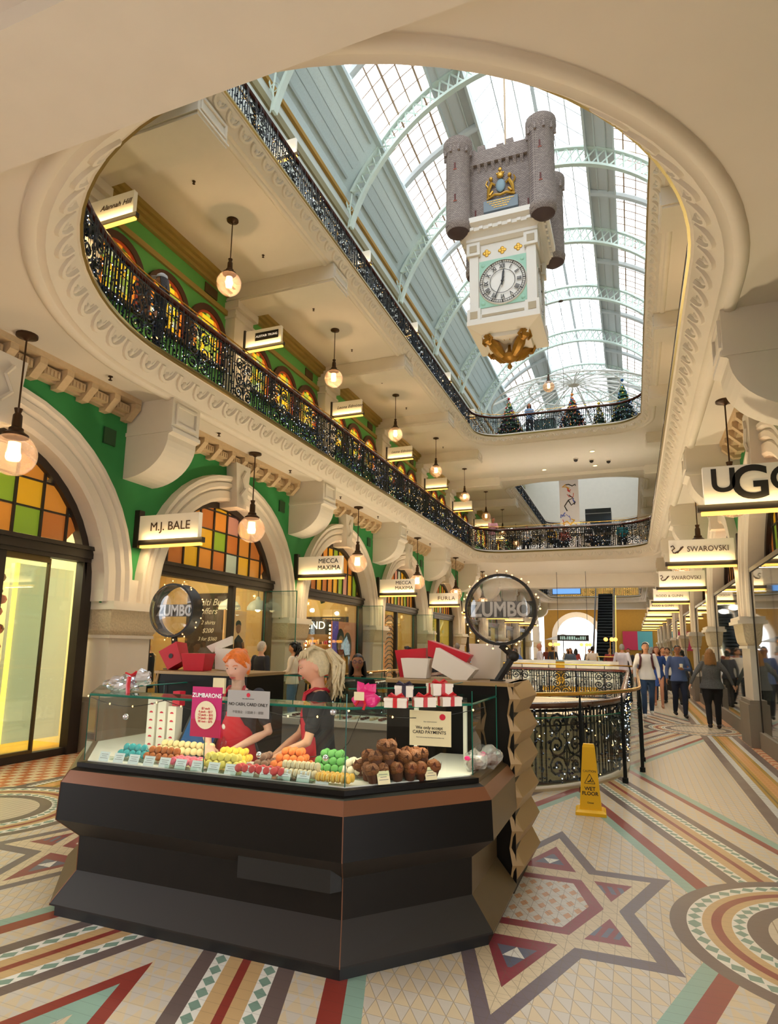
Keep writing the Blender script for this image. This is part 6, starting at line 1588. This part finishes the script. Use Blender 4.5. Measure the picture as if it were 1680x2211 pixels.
t=thing('hanging_screen','blue and white hanging information screen beyond the far arch beam','screen',(-3.2,35.3,4.5)); m=MB(); m.box(-.75,.75,-.05,.05,0,.35,0); m.box(-.5,-.46,-.1,.0,.3,.5); m.box(.46,.5,-.1,.0,.3,.5); m.build('casing',M_inkb,t); m=MB(); m.box(-.72,.72,-.06,-.05,.03,.32); m.build('screen',mat('screen_lightblue','#5a8ac8',.3,emit=1.0),t)
# white counters and cafe stand behind the far side of the opening
def planter(x,w,lab):
    t=thing('low_screen',lab,'screen',(x,23.0,0),group='white low screens'); m=MB(); m.box(-w/2,w/2,-.04,.04,.35,1.22); m.build('panel',M_white,t)
    for s in (-1,1): m=MB(); m.tube([(s*w*.4,0,0),(s*w*.4,0,.35)],.02,5); m.build('foot',M_iron,t)
planter(-3.3,1.55,'white rounded low screen behind the far rail, left one'); planter(-1.35,1.75,'white rounded low screen behind the far rail, right one')
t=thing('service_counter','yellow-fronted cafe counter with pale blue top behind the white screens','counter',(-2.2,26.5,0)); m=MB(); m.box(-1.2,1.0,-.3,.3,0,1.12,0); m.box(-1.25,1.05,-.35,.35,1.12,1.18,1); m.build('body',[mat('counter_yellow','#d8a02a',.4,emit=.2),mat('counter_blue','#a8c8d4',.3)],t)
t=thing('display_cabinet','small glass cake cabinet with brass frame beside the balustrade corner','cabinet',(-.75,24.2,0)); m=MB(); m.box(-.45,.45,-.3,.3,0,.85,0); m.build('base',M_white,t); m=MB(); m.box(-.45,.45,-.3,.3,.85,1.35,0); m.build('glass_box',[M_glassg],t); m=MB()
for s in (-1,1): m.tube([(s*.45,-.3,.85),(s*.45,-.3,1.36)],.012,4)
m.tube([(-.45,-.3,1.36),(.45,-.3,1.36)],.012,4); m.box(-.4,.4,-.2,.2,1.0,1.05); m.build('frame',M_brass,t)
t=thing('parasol','small white cafe parasol in front of the far arch','parasol',(-4.3,44,0)); m=MB(); m.tube([(0,0,0),(0,0,2.5)],.03,6); m.build('pole',M_iron,t); m=MB(); m.lathe([(1.2,2.2),(1.15,2.22),(0,2.6)],n=8); m.build('canopy',M_white,t)
t=thing('cafe_sign','black letterboard sign with pale capitals over the far cafe','sign',(-2.75,33.0,2.0)); m=MB(); m.box(-.75,.75,-.03,.03,0,.3); m.build('board',M_inkb,t); m=MB(); rb=random.Random(3); x=-.62
while x<.6: l=rb.uniform(.03,.09); m.box(x,x+l,-.036,-.03,.07,.23 if rb.random()<.7 else .16); x+=l+.035
m.build('letters',mat('letter_teal','#9fc4c0',.5,emit=.3),t)
m=MB()
for s in (-.7,.7): m.tube([(s,0,.3),(s,0,3.46)],.01,4)
m.build('hanger',M_iron,t)
# copper cafe lamps near the back
for i,(x,y,z_) in enumerate(((-2.95,26.5,1.185),(-1.75,26.5,1.185),(-.75,24.2,1.37))):
    t=thing('table_lamp','glowing amber lamp of the far cafe, %s'%['left one','middle one','right one by the aisle'][i],'lamp',(x,y,z_+.05),group='amber cafe lamps'); m=MB(); m.tube([(0,0,-.05),(0,0,.5)],.015,5); m.build('stem',M_brass,t)
    m=MB()
    for k_ in range(5): m.ball((.18*math.cos(k_*1.26),.18*math.sin(k_*1.26),.55),.07,8,6)
    m.build('globes',mat('amber_glow','#ffb060',.5,emit=3,ecol='#ffa040'),t)
# posters at the yellow wall
for i,(x,c,l) in enumerate(((-.2,'#8a1c3c','dark magenta poster on the yellow far wall'),(2.0-1.0,'#3c7c84','teal poster with pale round figure on the yellow far wall'))):
    t=thing('poster',l,'poster',(x,YE-.3,1.6)); m=MB(); m.box(-.6,.6,-.04,.04,0,1.6); m.build('panel',mat('poster_'+c,c,.5,emit=.2),t)
    if i: m=MB(); m.ball((0,-.05,.5),(.28,.02,.22),12,8); m.build('figure',M_white,t)
# ---- shop interiors on the left ----
# nearest bay: glass door leaf, glowing cream panel, red flocked wall
t=thing('illuminated_screen','tall glowing cream panel inside the nearest left shopfront','panel',(-8.5,6.75,0)); m=MB(); m.box(-.05,.05,-.1,.95,.15,2.75); m.build('panel',mat('panel_glow','#f4ecc0',.5,emit=.3,ecol='#fff0c0'),t); m=MB(); m.box(.05,.08,-.12,-.06,.15,2.75); m.build('edge_light',mat('edge_amber','#ffc850',.5,emit=2.5),t)
t=thing('flower_wall','deep red flower wall inside the nearest left shopfront, at the picture edge','flower wall',(-8.7,5.75,0)); m=MB(); m.box(-.1,.0,-1.2,.9,0,2.8,0); rr_=random.Random(1)
for i in range(420): m.ball((rr_.uniform(0,.07),rr_.uniform(-1.2,.9),rr_.uniform(0,2.8)),rr_.uniform(.05,.09),6,4,rr_.choice([0,0,1]))
o=m.build('flowers',[mat('flower_red','#a01c24',.7),mat('flower_dark','#5c1418',.7)],t); o['kind']='stuff'
t=thing('glass_door','open glass door leaf with brass edge in the nearest left shopfront','door',(-7.75,6.1,0)); m=MB(); m.box(-.01,.01,-.5,.5,.12,2.75,0); m.build('glass',M_glassc,t); m=MB()
for y in (-.52,.5): m.box(-.025,.025,y,y+.03,.1,2.78)
m.box(-.025,.025,-.5,.5,.06,.14); m.box(-.03,.03,-.5,.5,2.72,2.8); m.build('frame',mat('door_bronze','#6a5a3a',.4,.6),t)
# menswear bay
def mannequin(x,y,rz,lab,jack,shirt):
    t=thing('mannequin',lab,'mannequin',(x,y,0),rz,group='suited torsos'); m=MB()
    m.loft([ell((0,0,z),a,b) for z,a,b in ((.9,.17,.12),(1.05,.15,.11),(1.2,.17,.12),(1.36,.20,.12),(1.43,.15,.09),(1.47,.07,.06),(1.56,.055,.055))]); m.build('torso',mat('cloth_'+shirt,shirt,.8),t,True)
    m=MB(); m.loft([[p for p in ell((0,0,z),a,b)] for z,a,b in ((.78,.20,.15),(.95,.185,.14),(1.1,.175,.135),(1.3,.215,.14),(1.42,.17,.105))]); 
    for s in (-1,1): limb(m,[(s*.20,0,1.37),(s*.26,.02,1.1),(s*.25,-.04,.85)],[.07,.058,.05])
    m.build('jacket',mat('cloth_'+jack,jack,.8),t,True); m=MB(); m.tube([(0,0,0),(0,0,.9)],.02,6); m.lathe([(0,0),(.18,0),(.16,.02),(0,.03)],n=12); m.build('stand',M_iron,t)
    m=MB(); m.prism([(-.05,1.43),(.05,1.43),(0,1.05)],'y',-.155,-.145); m.build('shirt_front',mat('cloth_'+shirt,shirt,.8),t)
mannequin(-8.5,9.62,-1.0,'torso in dark navy jacket and peach shirt behind the left sign, menswear shop','#1c2438','#e8a070'); mannequin(-8.35,8.98,-1.0,'torso in pale grey shirt at the left edge of the menswear window','#8a9aa8','#c8ccd0')
t=thing('poster','tall poster of a smiling person in dark polo shirt in the menswear window','poster',(-8.3,12.1,.85),rz=-PI/2+.0); t.rotation_euler=(0,0,PI/2)
m=MB(); m.box(-.42,.42,-.02,.02,0,1.5); m.build('board',mat('poster_peach','#e8b070',.5,emit=.25),t)
m=MB(); m.prism([(-.05,.35),(.33,.35),(.30,.85),(.12,.97),(-.02,.85)],'y',-.03,-.02,0); m.ball((.10,-.03,1.12),(.10,.012,.13),14,10,1); m.ball((.10,-.028,1.2),(.11,.012,.09),12,8,2); m.tube([(.28,-.03,.8),(.36,-.03,.5),(.1,-.03,.45)],.04,6,mi=1); m.build('printed_figure',[mat('polo_dark','#2c2c3c',.6),skin('#b87850'),M_inkb],t)
t=thing('chalkboard','dark blackboard wall with chalk script offers, menswear shop','board',(-9.85,13.15,1.0)); m=MB(); m.box(-.62,.62,-.02,.02,0,1.85); m.build('board',mat('chalkboard_brown','#3a2a20',.7),t)
for s,sz,z in (('Multi Buy',.24,1.62),('offers',.22,1.4),('2 shirts',.14,1.12),('$200',.16,.92),('3 for $360',.13,.72)): text(s,sz,mat('chalk','#d8cdb8',.8),t,(.05,-.025,z),italic=.3)
for i,(x_,y,z,l) in enumerate(((-9.0,10.1,2.5,'large glowing white dome lamp left in the menswear shop'),(-8.75,12.5,2.4,'grey dome lamp over the poster in the menswear shop'),(-8.2,12.85,2.4,'cream dome lamp right in the menswear shop'))):
    t=thing('dome_lamp',l,'lamp',(x_,y,z),group='dome lamps'); m=MB(); m.lathe([(.26,0),(.25,.08),(.18,.18),(.06,.25),(.04,.32),(0,.32)],n=18); m.build('shade',mat('dome_shade','#b9b8a0',.4,emit=.25),t,True); m=MB(); m.tube([(0,0,.3),(0,0,3.86-z)],.008,4); m.build('cord',M_iron,t); m=MB(); m.ball((0,0,.03),.07,8,6); m.build('bulb',M_bulbw,t)
def garments(x,y0,y1,z,lab,cols_):
    t=thing('clothes_rail',lab,'clothes rail',(x,(y0+y1)/2,0)); n=int((y1-y0)/.06); m=MB(); m.tube([(0,y0-(y0+y1)/2,z),(0,y1-(y0+y1)/2,z)],.012,5)
    for s in (y0,y1): m.tube([(0,s-(y0+y1)/2,0),(0,s-(y0+y1)/2,z)],.012,5)
    m.build('rail',M_iron,t)
    for i in range(n): m=MB(); yy=y0-(y0+y1)/2+(i+.5)*.06; m.loft([[(-.06,yy-.006,z-.04),(.06,yy-.006,z-.04),(.06,yy+.006,z-.04),(-.06,yy+.006,z-.04)],[(-.22,yy-.018,z-.14),(.22,yy-.018,z-.14),(.22,yy+.018,z-.14),(-.22,yy+.018,z-.14)],[(-.2,yy-.02,z-.8),(.2,yy-.02,z-.8),(.2,yy+.02,z-.8),(-.2,yy+.02,z-.8)]]); m.build('garment',mat('garm_'+cols_[i%len(cols_)],cols_[i%len(cols_)],.8),t)
garments(-10.9,9.2,10.6,1.5,'rail of dark jackets at the back left of the menswear shop',['#33384a','#8a7a60','#b8a888','#4a4a50']); garments(-10.9,11.2,12.4,1.45,'rail of coloured shirts at the back centre of the menswear shop',['#b07a4a','#3a4a5a','#8a5a3a','#c8b088'])
# cosmetics bay
t=thing('poster','large glossy poster of two smiling faces in warm and violet light, cosmetics window','poster',(-7.95,17.2,.35)); t.rotation_euler=(0,0,PI/2)
m=MB(); m.box(-.85,.85,-.02,.02,0,1.95,0); m.box(-.85,-.45,-.024,-.02,0,1.95,4); m.build('board',[mat('poster_warm','#c87a50',.4,emit=.3),skin('#b87050'),mat('hair_dark_red','#3a1c28',.6),skin('#8a4a38'),mat('poster_violet','#5a3a9a',.4,emit=.3)],t)
m=MB()
for x,z,c in ((-.28,1.25,0),(.22,1.15,1)):
    m.ball((x-.02,-.02,z+.08),(.30,.01,.42),18,12,2); m.ball((x,-.028,z),(.20,.012,.30),18,12,c); m.tube([(x,-.03,z-.25),(x,-.03,0.05)],.13,8,mi=c,sx=.3)
    m.tube([(x-.07,-.045,z-.12),(x,-.047,z-.15),(x+.07,-.045,z-.12)],.014,5,mi=3)
    for s in (-1,1): m.ball((x+s*.07,-.042,z+.06),(.028,.004,.012),8,5,2)
    m.ball((x,-.045,z-.02),(.02,.006,.05),8,6,c)
m.build('printed_faces',[skin('#c88660'),skin('#7c4432'),mat('hair_print','#2c1820',.6),mat('lips_print','#a02a3a',.5)],t)
t=thing('makeup_display','black shop display frame with vertical rows of round bulbs and a lit heading, cosmetics shop','display',(-9.45,18.1,0)); m=MB(); m.box(-.9,1.2,-.05,.05,1.95,2.5,0); m.box(-1.5,-.95,-.03,.03,1.4,2.4,1); m.build('panel',[M_inkb,mat('picture_light','#e8dccc',.5,emit=.5)],t)
text('TREND',.34,mat('neon_white','#fff6e6',.4,emit=1.2),t,(-.1,-.06,2.22)); m=MB()
for x in (-.95,-.80,-.35,-.22,.62): 
    for i in range(16): m.ball((x,-.07,.35+i*.125),.035,6,5)
o=m.build('bulbs',M_bulbw,t); m=MB()
for i in range(14): m.ball((.95,-.07,.2+i*.12),.035,6,5)
m.build('pink_bulbs',mat('bulb_pink','#ff50c8',.5,emit=6,ecol='#ff40c0'),t)
m=MB(); rr_=random.Random(9)
for r_ in range(5):
    m.box(-1.4,1.2,.0,.3,.5+r_*.28,.52+r_*.28,1)
    for i in range(34): x=-1.38+i*.076; h=rr_.uniform(.06,.16); m.box(x,x+.04,.05,.12,.52+r_*.28,.52+r_*.28+h,2+rr_.randrange(4))
m.build('shelves',[M_inkb,mat('shelf_gold','#c09040',.4,.4),mat('bottle_a','#d8a090',.3),mat('bottle_b','#2a2024',.3),mat('bottle_c','#e8d8b0',.3),mat('bottle_d','#b03a50',.3)],t)
for i,y in enumerate((14.3,15.0,15.7,16.9)):
    t=thing('track_spotlight','black track spotlight on the cosmetics shop ceiling, %s from the left'%['first','second','third','fourth'][i],'spotlight',(-8.6,y,3.05),group='track spotlights'); m=MB(); m.tube([(0,0,-.02),(.06,.02,-.2)],.07,8); m.build('head',M_inkb,t); m=MB(); m.tube([(0,0,0),(0,0,.85)],.01,4); m.build('stem',M_inkb,t); lamp('spot','SPOT',(-8.55,y,2.8),22,(1,.85,.6),.05,(math.radians(15),0,0),spread=1.4)
m=MB(); m.box(-8.7,-7.95,14.0,17.6,3.2,3.85); S(m,'trim_11',mat('bulkhead_cream','#d8c8a0',.7))
# next bays: striped panel and shelves
for k_ in range(2,7):
    yc=P0+BAY*(k_+.5)
    t=thing('shelf_display','lit golden shelf display in the left shop %s the cosmetics window'%['next past','second past','third past','fourth past','fifth past'][k_-2],'display',(-9.6,yc,0)); t.rotation_euler=(0,0,PI/2); m=MB(); rr_=random.Random(k_)
    for r_ in range(7):
        m.box(-1.9,1.9,0,.3,.3+r_*.36,.33+r_*.36,0)
        for i in range(14): x=-1.8+i*.26; h=rr_.uniform(.08,.24); m.box(x,x+rr_.uniform(.08,.2),.05,.2,.33+r_*.36,.33+r_*.36+h,1+rr_.randrange(3))
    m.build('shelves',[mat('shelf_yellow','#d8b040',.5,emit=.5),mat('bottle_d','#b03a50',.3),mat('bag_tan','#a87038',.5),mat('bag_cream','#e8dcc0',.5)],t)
t=thing('striped_panel','tall panel with curved orange and dark stripes in the third left shopfront','panel',(-7.95,20.9,.2)); t.rotation_euler=(0,0,PI/2); m=MB(); m.box(-.4,.4,-.02,.02,0,2.5,0)
for i in range(16):
    m.tube([(-.4,-.025,.1+i*.15),(-.1,-.025,.22+i*.15),(.2,-.025,.22+i*.15),(.4,-.025,.12+i*.15)],.018,5,mi=1)
m.build('panel',[mat('panel_orange','#d88a4a',.5,emit=.3),M_dark],t)
t=thing('bulb_strip','vertical strip of round bulbs on the edge of the third left shopfront','light',(-7.9,19.9,.3)); m=MB()
for i in range(22): m.ball((0,0,.1*i),.032,6,5)
m.build('bulbs',M_bulbw,t)
for k_ in range(0,3):
    yc=P0+BAY*(k_+.5); t=thing('glass_door','open glass door leaf standing out from the %s left shopfront'%['menswear','cosmetics','third'][k_],'door',(-7.35,yc+1.85,.05),group='open shop doors'); m=MB(); m.box(-.4,.4,-.01,.01,0,2.75,0); m.build('glass',M_glassc,t); m=MB()
    for x in (-.41,.40): m.box(x,x+.012,-.012,.012,0,2.76)
    m.box(-.4,.4,-.012,.012,2.745,2.76); m.build('edge',M_gedge,t)
# right side: display behind glass
for k_ in range(0,4):
    yc=P0+BAY*(k_+.5); t=thing('shelf_display','white lit shelving with small jewellery boxes behind the %s right shopfront glass'%['nearest','second','third','fourth'][k_],'display',(mx(-9.4),yc,0)); m=MB(); m.box(0,.3,-1.9,1.9,0,3.0,0)
    for r_ in range(9): m.box(-.05,0,-1.8,1.8,.4+r_*.26,.46+r_*.26,1)
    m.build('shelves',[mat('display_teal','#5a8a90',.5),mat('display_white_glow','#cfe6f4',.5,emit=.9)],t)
# pushchair
t=thing('pushchair','pushchair with grey-blue canopy beside the person in white t-shirt','pushchair',(-5.3,15.6,0)); m=MB(); m.lathe([(.33*math.sin(a),.33*math.cos(a)) for a in [PI/2*i/6 for i in range(7)]][::-1],(0,0,.92),16,sx=1.0,sy=.8); m.build('canopy',mat('canopy_blue','#9fb0d0',.8),t,True); m=MB(); m.box(-.25,.25,-.2,.25,.5,.8); m.build('seat',M_inkb,t); m=MB()
for s in (-1,1): m.tube([(s*.22,-.35,.15),(s*.22,.1,.6),(s*.22,.45,1.05)],.015,5); 
m.tube([(-.22,.45,1.05),(.22,.45,1.05)],.015,5); m.build('frame',M_iron,t)
for sx in (-1,1):
    for sy in (-.35,.35): m=MB(); m.tube([(sx*.25-.015,sy,.12),(sx*.25+.015,sy,.12)],.12,14); m.build('wheel',M_inkb,t)
# red gift bag on the rear right and party flowers
t=thing('red_display','red patterned round tin with silver top on the kiosk rear glass','tin',(-3.05,5.95,1.312)); m=MB(); m.lathe([(0,0),(.13,0),(.14,.08),(.12,.16),(0,.17)],n=20); m.build('tin',mat('tin_red','#d83a1c',.4,noise_=.5,nscale=18),t,True); m=MB(); m.lathe([(.12,.16),(.10,.22),(.04,.25),(0,.25)],n=14); m.build('foil_top',M_foil,t)
# ---------------- general light: fill lamps with no fixtures modelled ----------------
for k_ in range(-2,8):
    y=P0+BAY*(k_+.5)
    for x in (-6.95,mx(-6.95)):
        pass
lamp('unseen_rear_fill','AREA',(-2.75,-5.0,3.4),30,(1,.94,.88),6,(math.radians(-80),0,0),3.5)  # fill lamp added out of view behind the camera; no entrance there
lamp('unseen_overhead_fill','AREA',(-2.4,.2,5.27),16,(1,.93,.85),6,(0,0,0),3)  # broad unseen fill added overhead, not actual ceiling fittings
lamp('lower_hall','POINT',(-2.4,12,-1.5),700,(1,.8,.5),.3); lamp('lower_hall','POINT',(-2.4,19,-1.5),700,(1,.85,.6),.3)
for x in (-5.5,-2.75,0.0):
    for y in (29.6,32.6): lamp('bridge_fill','POINT',(x,y,3.4),24,(1,.88,.7),.1)  # bare points added to brighten the lower bridge ceiling
for x in (-5.5,-2.75,0.0): lamp('bridge_fill','POINT',(x,31.6,8.6),60,(1,.88,.7),.1)  # same added fill for the upper bridge ceiling
lamp('far_hall','AREA',(X0,58,5.3),90,(1,.8,.5),7,(0,0,0),2)

# office towers standing outside, seen as grey shapes through the roof glass
def office(x,y,w,d,h,lab,n):
    t=thing('office_tower',lab,'building',(x,y,0)); m=MB(); m.box(-w/2,w/2,-d/2,d/2,0,h); m.build('tower_block',mat('tower_concrete','#3c4650',.7,noise_=.2,nscale=.2),t)
    m=MB()
    for i in range(n): z=h*.25+h*.72*(i+.5)/n; m.box(-w/2-.1,w/2+.1,-d/2-.1,d/2+.1,z,z+h*.28/n)
    m.build('window_bands',mat('tower_window_band','#7c8894',.2,.3),t)
office(-34,26,18,16,62,'grey office tower with pale window bands outside, through the left roof glass, nearer',16)
office(-30,58,14,20,50,'grey office tower outside the left roof glass, further one',14)
office(34,40,16,26,58,'grey office tower outside the right roof glass',15)
